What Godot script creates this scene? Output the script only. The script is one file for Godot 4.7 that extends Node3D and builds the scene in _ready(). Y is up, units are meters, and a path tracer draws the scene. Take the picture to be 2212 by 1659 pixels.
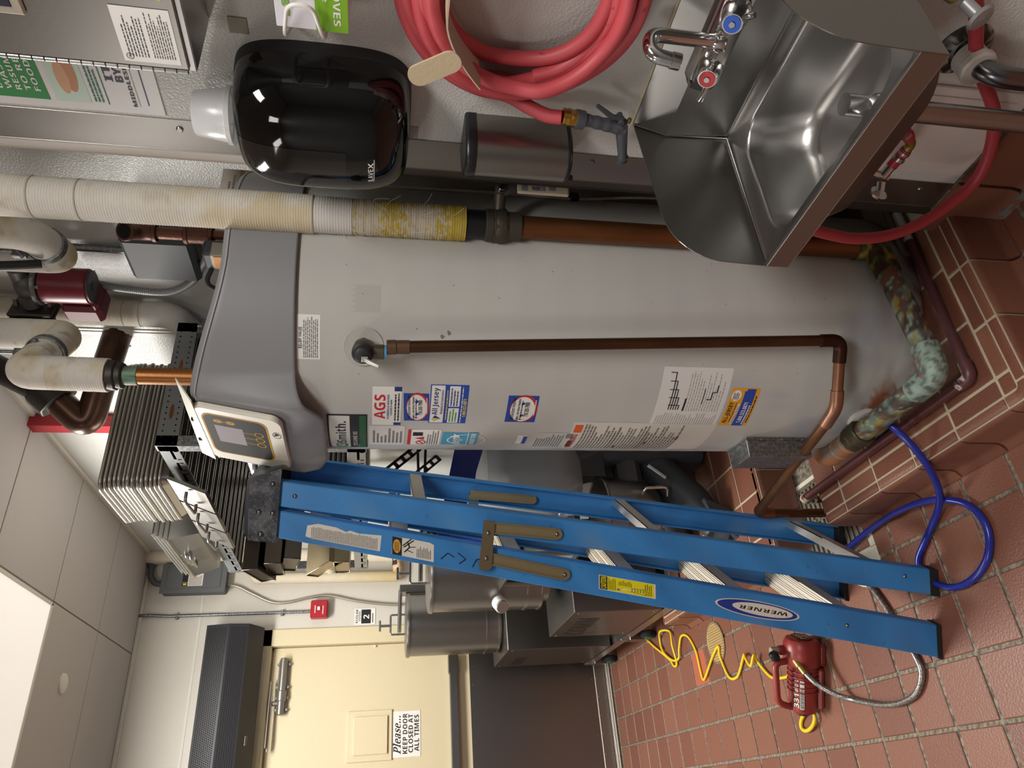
extends Node3D

# ---------- mesh collector: geometry is given in world metres, thing() moves it to the thing's base ----------
class Mb:
	var v := PackedVector3Array()
	var n := PackedVector3Array()
	var c := PackedColorArray()
	var uv := PackedVector2Array()
	var ix := PackedInt32Array()
	var xf := Transform3D()
	var col := Color(1, 1, 1)
	var fn = null            # optional colour function of the world point

	func p(a: Vector3, nr: Vector3, t := Vector2.ZERO) -> int:
		var w := xf * a
		v.append(w)
		n.append((xf.basis * nr).normalized())
		c.append(fn.call(w) if fn != null else col)
		uv.append(t)
		return v.size() - 1

	func f(a: int, b: int, d: int):
		var g := (v[b] - v[a]).cross(v[d] - v[a])
		if g.dot(n[a] + n[b] + n[d]) > 0.0:
			ix.append_array([a, d, b])
		else:
			ix.append_array([a, b, d])

	func quad(a: Vector3, b: Vector3, d: Vector3, e: Vector3, nr := Vector3.ZERO):
		if nr == Vector3.ZERO:
			nr = (b - a).cross(e - a)
			if nr.length() < 1e-12:
				nr = (d - b).cross(e - b)
			nr = nr.normalized()
		var i := p(a, nr, Vector2(0, 0))
		p(b, nr, Vector2(1, 0)); p(d, nr, Vector2(1, 1)); p(e, nr, Vector2(0, 1))
		f(i, i + 1, i + 2); f(i, i + 2, i + 3)

	func tri(a: Vector3, b: Vector3, d: Vector3, nr: Vector3):
		var i := p(a, nr); p(b, nr); p(d, nr)
		f(i, i + 1, i + 2)

	# bottom four corners then top four, in the same order round
	func hexa(q: Array):
		var m := Vector3.ZERO
		for k in q: m += k / 8.0
		for s in [[0, 1, 2, 3], [4, 5, 6, 7], [0, 1, 5, 4], [1, 2, 6, 5], [2, 3, 7, 6], [3, 0, 4, 7]]:
			var nr: Vector3 = (q[s[2]] - q[s[0]]).cross(q[s[3]] - q[s[1]]).normalized()
			var ce: Vector3 = (q[s[0]] + q[s[1]] + q[s[2]] + q[s[3]]) / 4.0
			if nr.dot(ce - m) < 0: nr = -nr
			quad(q[s[0]], q[s[1]], q[s[2]], q[s[3]], nr)

	func box(o: Vector3, s: Vector3, b := 0.0015, bs := Basis()):
		var h := s / 2.0
		b = min(b, min(h.x, min(h.y, h.z)) * 0.9)
		var keep := xf
		xf = xf * Transform3D(bs, o)
		var P := func(sg: Vector3, ax: int) -> Vector3:
			var r := Vector3()
			for k in 3: r[k] = sg[k] * (h[k] - (0.0 if k == ax else b))
			return r
		for ax in 3:
			var a1 := (ax + 1) % 3
			var a2 := (ax + 2) % 3
			for sg in [-1.0, 1.0]:
				var nr := Vector3(); nr[ax] = sg
				var qs := []
				for t in [[-1, -1], [1, -1], [1, 1], [-1, 1]]:
					var g := Vector3(); g[ax] = sg; g[a1] = t[0]; g[a2] = t[1]
					qs.append(P.call(g, ax))
				quad(qs[0], qs[1], qs[2], qs[3], nr)
				if b > 0.0:
					for sh in [-1.0, 1.0]:
						var g0 := Vector3(); g0[ax] = sg; g0[a1] = sh; g0[a2] = -1
						var g1 := g0; g1[a2] = 1
						var ne := Vector3(); ne[ax] = sg; ne[a1] = sh
						quad(P.call(g0, ax), P.call(g1, ax), P.call(g1, a1), P.call(g0, a1), ne.normalized())
		if b > 0.0:
			for sx in [-1, 1]:
				for sy in [-1, 1]:
					for sz in [-1, 1]:
						var g := Vector3(sx, sy, sz)
						tri(P.call(g, 0), P.call(g, 1), P.call(g, 2), g.normalized())
		xf = keep

	func bx(x0, x1, y0, y1, z0, z1, b := 0.0015):
		box(Vector3(x0 + x1, y0 + y1, z0 + z1) / 2.0, Vector3(abs(x1 - x0), abs(y1 - y0), abs(z1 - z0)), b)

	# swept tube; r is a number or one per point
	func tube(pts: Array, r, seg := 14, caps := true):
		var N := pts.size()
		var t0: Vector3 = (pts[1] - pts[0]).normalized()
		var u := t0.cross(Vector3.UP)
		if u.length() < 0.05: u = t0.cross(Vector3.RIGHT)
		u = u.normalized()
		var first := v.size()
		var len := 0.0
		for k in N:
			var t: Vector3
			if k == 0: t = t0
			elif k == N - 1: t = (pts[k] - pts[k - 1]).normalized()
			else: t = ((pts[k + 1] - pts[k]).normalized() + (pts[k] - pts[k - 1]).normalized()).normalized()
			if k > 0: len += (pts[k] - pts[k - 1]).length()
			u = (u - t * u.dot(t)).normalized()
			var w := t.cross(u)
			var rr: float = r[k] if r is Array or r is PackedFloat32Array else r
			var sl := 0.0
			if r is Array or r is PackedFloat32Array:
				var k0: int = max(k - 1, 0)
				var k1: int = min(k + 1, N - 1)
				var dl: float = (pts[k1] - pts[k0]).length()
				if dl > 1e-6: sl = (r[k1] - r[k0]) / dl
			for s in seg + 1:
				var a := TAU * s / seg
				var d := u * cos(a) + w * sin(a)
				p(pts[k] + d * rr, (d - t * sl).normalized(), Vector2(float(s) / seg, len))
		for k in N - 1:
			for s in seg:
				var a := first + k * (seg + 1) + s
				f(a, a + 1, a + seg + 2); f(a, a + seg + 2, a + seg + 1)
		if caps:
			for e in [0, N - 1]:
				var t: Vector3 = (pts[0] - pts[1]).normalized() if e == 0 else (pts[N - 1] - pts[N - 2]).normalized()
				var i := p(pts[e], t)
				for s in seg + 1:
					var q := v[first + e * (seg + 1) + s]
					v.append(q); n.append((xf.basis * t).normalized()); c.append(c[first + e * (seg + 1) + s]); uv.append(Vector2.ZERO)
				for s in seg: f(i, i + 1 + s, i + 2 + s)

	# profile of (radius, height) turned about the y axis of tr
	func lathe(pr: Array, tr: Transform3D, seg := 32, a0 := 0.0, a1 := TAU):
		var keep := xf
		xf = xf * tr
		var nm := []
		for k in pr.size() - 1:
			var d: Vector2 = pr[k + 1] - pr[k]
			nm.append(Vector2(d.y, -d.x).normalized())
		for k in pr.size() - 1:
			if (pr[k + 1] - pr[k]).length() < 1e-7: continue
			var na: Vector2 = nm[k]
			var nb: Vector2 = nm[k]
			if k > 0 and nm[k - 1].dot(nm[k]) > 0.75: na = (nm[k - 1] + nm[k]).normalized()
			if k < nm.size() - 1 and nm[k + 1].dot(nm[k]) > 0.75: nb = (nm[k + 1] + nm[k]).normalized()
			var i := v.size()
			for s in seg + 1:
				var a: float = lerp(a0, a1, float(s) / seg)
				p(Vector3(pr[k].x * sin(a), pr[k].y, pr[k].x * cos(a)), Vector3(na.x * sin(a), na.y, na.x * cos(a)), Vector2(float(s) / seg, 0))
				p(Vector3(pr[k + 1].x * sin(a), pr[k + 1].y, pr[k + 1].x * cos(a)), Vector3(nb.x * sin(a), nb.y, nb.x * cos(a)), Vector2(float(s) / seg, 1))
			for s in seg:
				var j := i + 2 * s
				f(j, j + 1, j + 3); f(j, j + 3, j + 2)
		xf = keep

	# rings of equal count, smooth normals
	func loft(rings: Array, closed := true):
		var first := v.size()
		var m: int = rings[0].size()
		for r in rings:
			for q in r: p(q, Vector3.UP)
		var acc := []
		acc.resize(v.size() - first); acc.fill(Vector3.ZERO)
		var fs := []
		for k in rings.size() - 1:
			for s in (m if closed else m - 1):
				var a := first + k * m + s
				var b := first + k * m + (s + 1) % m
				for t in [[a, b, b + m], [a, b + m, a + m]]:
					var g := (v[t[1]] - v[t[0]]).cross(v[t[2]] - v[t[0]])
					for q in t: acc[q - first] += g
					fs.append(t)
		for k in acc.size():
			n[first + k] = -acc[k].normalized() if acc[k].length() > 1e-14 else Vector3.UP
		for t in fs: ix.append_array(t)

	# loft whose faces look away from centre point o
	func shell(rings: Array, o: Vector3, closed := true, inward := false):
		var first := v.size()
		var i0 := ix.size()
		loft(rings, closed)
		var s := 0.0
		for k in range(first, v.size()): s += n[k].dot(v[k] - xf * o)
		if (s < 0) != inward:
			for k in range(first, v.size()): n[k] = -n[k]
			for k in range(i0, ix.size(), 3):
				var t := ix[k + 1]; ix[k + 1] = ix[k + 2]; ix[k + 2] = t

	func fan(ring: Array, nr: Vector3):
		var m := Vector3.ZERO
		for q in ring: m += q / ring.size()
		var i := p(m, nr)
		for q in ring: p(q, nr)
		for s in ring.size(): f(i, i + 1 + s, i + 1 + (s + 1) % ring.size())

	# flat polygon pushed out along the z axis of tr
	func ext(poly: PackedVector2Array, d: float, tr := Transform3D(), smooth := false):
		var keep := xf
		xf = xf * tr
		var t := Geometry2D.triangulate_polygon(poly)
		for e in [0, 1]:
			var nr := Vector3(0, 0, -1 if e == 0 else 1)
			var i := v.size()
			for q in poly: p(Vector3(q.x, q.y, d * e), nr, q)
			for k in range(0, t.size(), 3): f(i + t[k], i + t[k + 1], i + t[k + 2])
		var sg := 1.0 if Geometry2D.is_polygon_clockwise(poly) else -1.0
		var m := poly.size()
		for k in m:
			var a := poly[k]
			var b := poly[(k + 1) % m]
			var e := (b - a).normalized()
			var nr := Vector3(-e.y, e.x, 0) * sg
			var na := nr
			var nb := nr
			if smooth:
				var ep := (a - poly[(k + m - 1) % m]).normalized()
				var en := (poly[(k + 2) % m] - b).normalized()
				if ep.dot(e) > 0.7: na = (nr + Vector3(-ep.y, ep.x, 0) * sg).normalized()
				if en.dot(e) > 0.7: nb = (nr + Vector3(-en.y, en.x, 0) * sg).normalized()
			var i := p(Vector3(a.x, a.y, 0), na)
			p(Vector3(b.x, b.y, 0), nb); p(Vector3(b.x, b.y, d), nb); p(Vector3(a.x, a.y, d), na)
			f(i, i + 1, i + 2); f(i, i + 2, i + 3)
		xf = keep

	func ball(o: Vector3, r: Vector3, seg := 16):
		var keep := xf
		xf = xf * Transform3D(Basis.from_scale(r), o)
		var pr := []
		for k in seg / 2 + 1:
			var a := PI * k / (seg / 2) - PI / 2
			pr.append(Vector2(cos(a), sin(a)))
		lathe(pr, Transform3D(), seg)
		xf = keep

	func cyl(a: Vector3, b: Vector3, r: float, seg := 16, bev := 0.0):
		var L := (b - a).length()
		var y := (b - a) / L
		var x := y.cross(Vector3.UP)
		if x.length() < 0.05: x = y.cross(Vector3.RIGHT)
		x = x.normalized()
		var tr := Transform3D(Basis(x, y, x.cross(y)), a)
		if bev > 0: lathe([Vector2(0, 0), Vector2(r - bev, 0), Vector2(r, bev), Vector2(r, L - bev), Vector2(r - bev, L), Vector2(0, L)], tr, seg)
		else: lathe([Vector2(0, 0), Vector2(r, 0), Vector2(r, L), Vector2(0, L)], tr, seg)

	func mesh() -> ArrayMesh:
		var ar := []
		ar.resize(Mesh.ARRAY_MAX)
		ar[Mesh.ARRAY_VERTEX] = v; ar[Mesh.ARRAY_NORMAL] = n; ar[Mesh.ARRAY_COLOR] = c; ar[Mesh.ARRAY_TEX_UV] = uv; ar[Mesh.ARRAY_INDEX] = ix
		var m := ArrayMesh.new()
		m.add_surface_from_arrays(Mesh.PRIMITIVE_TRIANGLES, ar)
		return m

# ---------- flat print on a plane or a cylinder: layers of thin shapes in u, v (0..1) ----------
class Dec extends Mb:
	var mp: Callable
	var cuts := 1
	func at(u: float, w: float, l: float) -> Vector3:
		return mp.call(u, w, 0.0004 + l * 0.00025)
	func nr_at(u: float, w: float) -> Vector3:
		return (mp.call(u, w, 0.02) - mp.call(u, w, 0.0)).normalized()
	func pt(u: float, w: float, l: float) -> int:
		return p(at(u, w, l), nr_at(u, w), Vector2(u, w))
	func rect(u0: float, v0: float, u1: float, v1: float, k: Color, l := 1.0):
		col = k
		var m: int = max(1, int(ceil(abs(u1 - u0) * cuts)))
		var i := v.size()
		for s in m + 1:
			var u: float = lerp(u0, u1, float(s) / m)
			pt(u, v0, l); pt(u, v1, l)
		for s in m:
			var a := i + 2 * s
			f(a, a + 1, a + 3); f(a, a + 3, a + 2)
	func poly(q: PackedVector2Array, k: Color, l := 1.0):
		col = k
		var t := Geometry2D.triangulate_polygon(q)
		var i := v.size()
		for a in q: pt(a.x, a.y, l)
		for a in range(0, t.size(), 3): f(i + t[a], i + t[a + 1], i + t[a + 2])
	func ell(cu: float, cv: float, ru: float, rv: float, k: Color, l := 1.0, ri := 0.0):
		col = k
		var i := v.size()
		for s in 41:
			var a := TAU * s / 40
			pt(cu + ru * cos(a), cv + rv * sin(a), l)
			pt(cu + ru * ri * cos(a), cv + rv * ri * sin(a), l)
		for s in 40:
			var a := i + 2 * s
			f(a, a + 1, a + 3); f(a, a + 3, a + 2)
	func line(a: Vector2, b: Vector2, w: float, k: Color, l := 2.0, asp := 1.0):
		var d := (b - a) * Vector2(asp, 1)
		var o := Vector2(-d.y, d.x).normalized() * w / 2
		o.x /= asp
		poly(PackedVector2Array([a - o, b - o, b + o, a + o]), k, l)
	func text(s: String, u0: float, v0: float, u1: float, v1: float, k: Color, l := 2.0, face := "Droid Sans", weight := 700, slant := 0.0):
		col = k
		var ft := SystemFont.new()
		ft.font_names = PackedStringArray([face]); ft.font_weight = weight
		var tm := TextMesh.new()
		tm.text = s; tm.font = ft; tm.font_size = 48; tm.depth = 0.0; tm.curve_step = 2.0
		var ar := tm.get_mesh_arrays()
		var vs: PackedVector3Array = ar[Mesh.ARRAY_VERTEX]
		if vs.size() == 0: return
		var lo := Vector2(1e9, 1e9); var hi := -lo
		for q in vs:
			lo = lo.min(Vector2(q.x, q.y)); hi = hi.max(Vector2(q.x, q.y))
		var i := v.size()
		for q in vs:
			var a := (q.x - lo.x) / (hi.x - lo.x)
			var b := (q.y - lo.y) / (hi.y - lo.y)
			pt(lerp(u0, u1, a + slant * (b - 0.5)), lerp(v0, v1, b), l)
		var id = ar[Mesh.ARRAY_INDEX]
		if id == null or id.size() == 0:
			for q in range(0, vs.size(), 3): f(i + q, i + q + 1, i + q + 2)
		else:
			for q in range(0, id.size(), 3): f(i + id[q], i + id[q + 1], i + id[q + 2])
	# small print nobody can read
	func lines(u0: float, v0: float, u1: float, v1: float, rows: int, k: Color, sd: int, ragged := 0.3, l := 2.0, thick := 0.5):
		var rg := RandomNumberGenerator.new(); rg.seed = sd
		var h := (v1 - v0) / rows
		for r in rows:
			var y: float = v1 - (r + 0.5) * h
			var u := u0
			var end := u1 - (u1 - u0) * ragged * rg.randf()
			while u < end:
				var w: float = min((u1 - u0) * rg.randf_range(0.03, 0.12), end - u)
				rect(u, y - h * thick / 2, u + w, y + h * thick / 2, k, l)
				u += w + (u1 - u0) * 0.018

# ---------- scene graph helpers ----------
var used := {}
var org := {}
var M := {}
var nz := FastNoiseLite.new()
var nf := FastNoiseLite.new()

func C(h: String) -> Color: return Color(h).srgb_to_linear()
func V(x, y, z) -> Vector3: return Vector3(x, y, z)
func numbered(par: Node, nm: String) -> String:
	var k := str(par.get_instance_id()) + nm
	used[k] = used.get(k, -1) + 1
	return nm if used[k] == 0 else "%s_%03d" % [nm, used[k]]
func tag(o: Node3D, label: String, cat: String, group := ""):
	o.set_meta("label", label); o.set_meta("category", cat)
	if group != "": o.set_meta("group", group)
func thing(nm: String, label: String, cat: String, at: Vector3, group := "") -> Node3D:
	var o := Node3D.new()
	o.name = numbered(self, nm); add_child(o, true); o.position = at; org[o] = at
	tag(o, label, cat, group)
	return o
func inst(par: Node, nm: String, mesh: Mesh, mat: Material, at: Vector3) -> MeshInstance3D:
	var o := MeshInstance3D.new()
	o.name = numbered(par, nm); o.mesh = mesh; o.material_override = mat; par.add_child(o, true); o.position = at
	o.cast_shadow = GeometryInstance3D.SHADOW_CASTING_SETTING_ON
	return o
func part(par: Node3D, nm: String, m: Mb, mat: Material, label := "") -> MeshInstance3D:
	var b: Vector3 = org.get(par, Vector3.ZERO)
	for k in m.v.size(): m.v[k] -= b
	var o := inst(par, nm, m.mesh(), mat, Vector3.ZERO)
	org[o] = b
	if label != "": o.set_meta("label", label)
	return o
func single(nm: String, label: String, cat: String, m: Mb, mat: Material, at: Vector3, group := "") -> MeshInstance3D:
	for k in m.v.size(): m.v[k] -= at
	var o := inst(self, nm, m.mesh(), mat, at)
	org[o] = at
	tag(o, label, cat, group)
	return o
func struct(nm: String, m: Mb, mat: Material) -> MeshInstance3D:
	var o := inst(self, nm, m.mesh(), mat, Vector3.ZERO)
	o.set_meta("kind", "structure"); org[o] = Vector3.ZERO
	return o

func rrect(w: float, h: float, r: float, k := 5) -> PackedVector2Array:
	var o := PackedVector2Array()
	for q in 4:
		var cx: float = (w / 2 - r) * (1 if q == 0 or q == 3 else -1)
		var cy: float = (h / 2 - r) * (1 if q < 2 else -1)
		for s in k + 1:
			var a := PI / 2 * (q + float(s) / k)
			o.append(Vector2(cx + r * cos(a), cy + r * sin(a)))
	return o
func spline(pts: Array, step := 0.012) -> Array:
	var cu := Curve3D.new()
	cu.bake_interval = step
	for k in pts.size():
		var a: Vector3 = pts[max(k - 1, 0)]
		var b: Vector3 = pts[min(k + 1, pts.size() - 1)]
		var t := (b - a) / 6.0
		cu.add_point(pts[k], -t, t)
	return Array(cu.get_baked_points())
# straight runs joined by bends of radius r
func bend(pts: Array, r: float, k := 8) -> Array:
	var o := [pts[0]]
	for i in range(1, pts.size() - 1):
		var a: Vector3 = (pts[i - 1] - pts[i]).normalized()
		var b: Vector3 = (pts[i + 1] - pts[i]).normalized()
		var rr: float = min(r, min((pts[i - 1] - pts[i]).length(), (pts[i + 1] - pts[i]).length()) * 0.49)
		for s in k + 1:
			var t := float(s) / k
			var q: Vector3 = pts[i] + a * rr * (1 - t) * (1 - t) + b * rr * t * t
			o.append(q)
	o.append(pts[-1])
	return o
func dense(pts: Array, step: float) -> Array:
	var o := [pts[0]]
	for i in range(1, pts.size()):
		var L: float = (pts[i] - pts[i - 1]).length()
		var k: int = max(1, int(ceil(L / step)))
		for s in range(1, k + 1): o.append(pts[i - 1].lerp(pts[i], float(s) / k))
	return o
func screw(m: Mb, o: Vector3, nr: Vector3, r: float):
	m.cyl(o - nr * 0.002, o + nr * r * 0.5, r, 10, r * 0.3)
func plane_map(o: Vector3, u: Vector3, w: Vector3) -> Callable:
	var nr := u.cross(w).normalized()
	return func(a: float, b: float, l: float) -> Vector3: return o + u * a + w * b + nr * l

# ---------- materials ----------
func mat(k: String, rough := 0.5, metal := 0.0, nrm: Texture2D = null, ns := 0.4, sc := 8.0) -> StandardMaterial3D:
	var m := StandardMaterial3D.new()
	m.albedo_color = Color(k); m.roughness = rough; m.metallic = metal
	if nrm != null:
		m.normal_enabled = true; m.normal_texture = nrm; m.normal_scale = ns
		m.uv1_triplanar = true; m.uv1_world_triplanar = true; m.uv1_scale = Vector3.ONE * sc
	return m
func vmat(rough := 0.5, metal := 0.0, nrm: Texture2D = null, ns := 0.4, sc := 8.0) -> StandardMaterial3D:
	var m := mat("ffffff", rough, metal, nrm, ns, sc)
	m.vertex_color_use_as_albedo = true
	return m
func img_noise(w: int, h: int, freq: float, sd: int, oct := 3, type := FastNoiseLite.TYPE_SIMPLEX_SMOOTH) -> Image:
	var q := FastNoiseLite.new()
	q.seed = sd; q.frequency = freq; q.noise_type = type; q.fractal_octaves = oct
	return q.get_seamless_image(w, h)
func nrm_tex(im: Image, st: float) -> ImageTexture:
	var q: Image = im.duplicate()
	q.convert(Image.FORMAT_RGBA8)
	q.bump_map_to_normal_map(st)
	return ImageTexture.create_from_image(q)
# grey image remapped to two colours
func ramp_tex(im: Image, a: Color, b: Color, pw := 1.0) -> ImageTexture:
	var o := Image.create(im.get_width(), im.get_height(), false, Image.FORMAT_RGB8)
	for y in im.get_height():
		for x in im.get_width():
			o.set_pixel(x, y, a.lerp(b, pow(im.get_pixel(x, y).r, pw)))
	return ImageTexture.create_from_image(o)
func steel(k: String, lo: float, hi: float, axis: int) -> StandardMaterial3D:
	var m := mat(k, 1.0, 1.0)
	var key := "st%.2f%.2f" % [lo, hi]
	if not M.has(key):
		var im := img_noise(256, 256, 0.16, 11, 2)
		M[key] = ramp_tex(im, Color(lo, lo, lo), Color(hi, hi, hi))
	m.roughness_texture = M[key]
	m.uv1_triplanar = true; m.uv1_world_triplanar = true
	var s := Vector3(40, 40, 40); s[axis] = 2.5
	m.uv1_scale = s
	m.normal_enabled = true; m.normal_texture = M["brushn"]; m.normal_scale = 0.02
	return m
func blotch(w: Vector3, fr: float, off := 0.0) -> float:
	return nz.get_noise_3d(w.x * fr + off, w.y * fr, w.z * fr) * 0.5 + 0.5
func sm(a: float, b: float, x: float) -> float: return smoothstep(a, b, x)

const FOCAL := 1555.13
const EYE := Vector3(0, 1.5, 0)
var ex := Vector3(); var ey := Vector3(); var ez := Vector3()
func pix(w: Vector3) -> Vector2:       # where a point falls in the 2212 x 1659 frame
	var d := w - EYE
	var z := d.dot(ez)
	if z < 0.05: return Vector2(-9999, -9999)
	return Vector2(1106 + FOCAL * d.dot(ex) / z, 829.5 - FOCAL * d.dot(ey) / z)

func _ready():
	# --- camera: held on its side (a phone turned a quarter), looking a little down
	var pi_ := deg_to_rad(10.312); var ro := deg_to_rad(-1.300); var ya := deg_to_rad(30.656)
	ez = Vector3(sin(ya) * cos(pi_), -sin(pi_), -cos(ya) * cos(pi_))
	var r0 := Vector3(cos(ya), 0, sin(ya))
	var d0 := ez.cross(r0)
	ey = r0 * cos(ro) + d0 * sin(ro)
	ex = -r0 * sin(ro) + d0 * cos(ro)
	var cam := Camera3D.new()
	cam.name = "camera"; add_child(cam)
	cam.transform = Transform3D(Basis(ex, ey, -ez), EYE)
	cam.fov = rad_to_deg(2.0 * atan(829.5 / FOCAL)); cam.near = 0.02; cam.current = true
	# --- environment and exposure
	var we := WorldEnvironment.new(); we.name = "environment"; add_child(we)
	var env := Environment.new(); we.environment = env
	env.background_mode = Environment.BG_COLOR; env.background_color = Color(0.02, 0.02, 0.02)
	env.tonemap_mode = Environment.TONE_MAPPER_LINEAR
	env.tonemap_exposure = 0.29
	env.sdfgi_enabled = true; env.ssao_enabled = true; env.ssil_enabled = true
	# --- ceiling lamps: four two-by-four troffers, one of them in the picture
	var lamps := [[0.313, -3.245, 36.0], [0.313, 0.47, 20.0], [-2.14, -0.77, 9.0], [-2.14, -3.245, 8.0]]
	make_textures()
	make_room()
	for k in lamps.size(): make_lamp(lamps[k][0], lamps[k][1], lamps[k][2], k)
	build_heater()
	build_pipes()
	build_ladder()
	build_near_wall()
	build_sink()
	build_back()
	build_shelf()
	build_floor_things()

func make_lamp(x: float, z: float, e: float, k: int):
	var o := thing("ceiling_light", ["recessed white ceiling light panel, two by four feet, above the door end of the room", "recessed ceiling light panel nearly above the spot where the camera stands", "recessed ceiling light panel to the left of the camera", "recessed ceiling light panel at the far left, out of the picture"][k], "ceiling light", V(x, 2.92, z))
	var m := Mb.new()
	for s in [-1, 1]:
		m.bx(x - 0.60, x + 0.60, 2.912, 2.93, z + s * 0.29, z + s * 0.305)
		m.bx(x + s * 0.588, x + s * 0.603, 2.912, 2.93, z - 0.305, z + 0.305)
	part(o, "frame", m, M.white_paint)
	m = Mb.new()
	m.bx(x - 0.588, x + 0.588, 2.917, 2.925, z - 0.29, z + 0.29, 0.0)
	part(o, "diffuser", m, M.lamp)
	var a := AreaLight3D.new()
	a.name = "lamp_light"
	a.area_size = Vector2(1.16, 0.57)
	a.light_energy = e; a.light_color = Color(1.0, 0.98, 0.955)
	a.area_range = 12.0; a.area_attenuation = 2.0
	a.shadow_enabled = true
	o.add_child(a); a.position = Vector3(0, -0.012, 0); a.rotation_degrees = Vector3(-90, 0, 0)

func make_textures():
	nz.seed = 5; nz.frequency = 1.0; nz.fractal_octaves = 4
	nf.seed = 9; nf.frequency = 1.0; nf.fractal_octaves = 2
	var br := img_noise(256, 256, 0.12, 3, 2)
	M["brushn"] = nrm_tex(br, 2.0)
	M["pebble"] = nrm_tex(img_noise(512, 512, 0.045, 21, 2), 5.0)
	M["fine"] = nrm_tex(img_noise(256, 256, 0.09, 22, 3), 3.0)
	M["lumps"] = nrm_tex(img_noise(256, 256, 0.02, 23, 4), 5.0)
	var sp := img_noise(512, 512, 0.30, 24, 1)
	for k in 4:
		var t := mat(["93604c", "8c5845", "996650", "865443"][k], 0.42, 0.0, M["fine"], 0.25, 5.0)
		t.albedo_texture = M.get("speck", null)
		if k == 0:
			M["speck"] = ramp_tex(sp, Color(0.42, 0.40, 0.40), Color(1, 1, 1), 0.42)
			t.albedo_texture = M["speck"]
		M["tile%d" % k] = t
	M["tile_red"] = mat("a85c45", 0.42, 0.0, M["fine"], 0.25, 5.0)
	M["grout"] = mat("9b9286", 0.9, 0.0, M["fine"], 0.5, 6.0)
	M["grout"].albedo_texture = ramp_tex(img_noise(256, 256, 0.03, 31, 4), Color(0.45, 0.43, 0.4), Color(1, 1, 0.97), 0.8)
	M["grout_light"] = mat("b5a88f", 0.9, 0.0, M["fine"], 0.4, 6.0)
	M["frp"] = mat("cccdc9", 0.38, 0.0, M["pebble"], 0.5, 6.0)
	M["frp_far"] = mat("cac6bb", 0.42, 0.0, M["pebble"], 0.35, 6.0)
	M["ceiling"] = mat("b3afaa", 0.7)
	M["white_paint"] = mat("d6d2c8", 0.5)
	M["pvc"] = mat("dedad2", 0.35)
	M["cream"] = mat("d0c4a3", 0.42, 0.0, M["fine"], 0.12, 3.0)
	M["steel"] = steel("93908c", 0.27, 0.36, 1)
	M["steel_z"] = steel("adacaa", 0.27, 0.36, 2)
	M["steel_x"] = steel("8f8d8a", 0.27, 0.36, 0)
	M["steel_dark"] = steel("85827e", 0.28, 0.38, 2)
	M["chrome"] = mat("d8d8d8", 0.13, 1.0)
	M["chrome_dull"] = mat("9c9a98", 0.28, 1.0)
	M["galv"] = mat("a9acae", 0.45, 0.85, M["lumps"], 0.3, 9.0)
	M["galv"].albedo_texture = ramp_tex(img_noise(256, 256, 0.04, 33, 2, FastNoiseLite.TYPE_CELLULAR), Color(0.6, 0.6, 0.6), Color(1, 1, 1))
	M["alu"] = mat("c9c5bd", 0.42, 0.85, M["fine"], 0.2, 10.0)
	M["zinc"] = mat("9d9272", 0.45, 0.75, M["lumps"], 0.15, 10.0)
	M["black"] = mat("17171a", 0.35)
	M["black_gloss"] = mat("060607", 0.05)
	M["black_matt"] = mat("222225", 0.55)
	M["shaded_edge"] = mat("4e4a45", 0.4, 0.6)  # edge moulding colour with shade painted in
	M["equip"] = mat("8d8d8b", 0.4)
	M["rubber"] = mat("1c1c1c", 0.75)
	M["dark_grey"] = mat("4b4d50", 0.5)
	M["blue_plastic"] = mat("10206e", 0.3)
	M["brass"] = mat("c6a250", 0.28, 1.0)
	M["iron"] = mat("3f3b38", 0.5, 0.6, M["lumps"], 0.3, 14.0)
	M["red_cast"] = mat("8c2f2a", 0.35, 0.0, M["lumps"], 0.15, 12.0)
	M["red_paint"] = mat("a31f2a", 0.35)
	M["yellow"] = mat("e6c320", 0.45)
	M["white_plastic"] = mat("e3e1db", 0.4)
	M["hole"] = mat("050505", 0.9)
	M["print"] = vmat(0.5)
	M["vpaint"] = vmat(0.42)
	M["vmatt"] = vmat(0.8, 0.0, M["fine"], 0.4, 9.0)
	M["vcopper"] = vmat(0.38, 0.75, M["fine"], 0.15, 9.0)
	M["vpatina"] = vmat(0.6, 0.25, M["fine"], 0.5, 12.0)
	var l := mat("ffffff", 0.6)
	l.emission_enabled = true; l.emission = Color(1.0, 0.97, 0.92); l.emission_energy_multiplier = 1.6
	M["lamp"] = l

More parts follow.
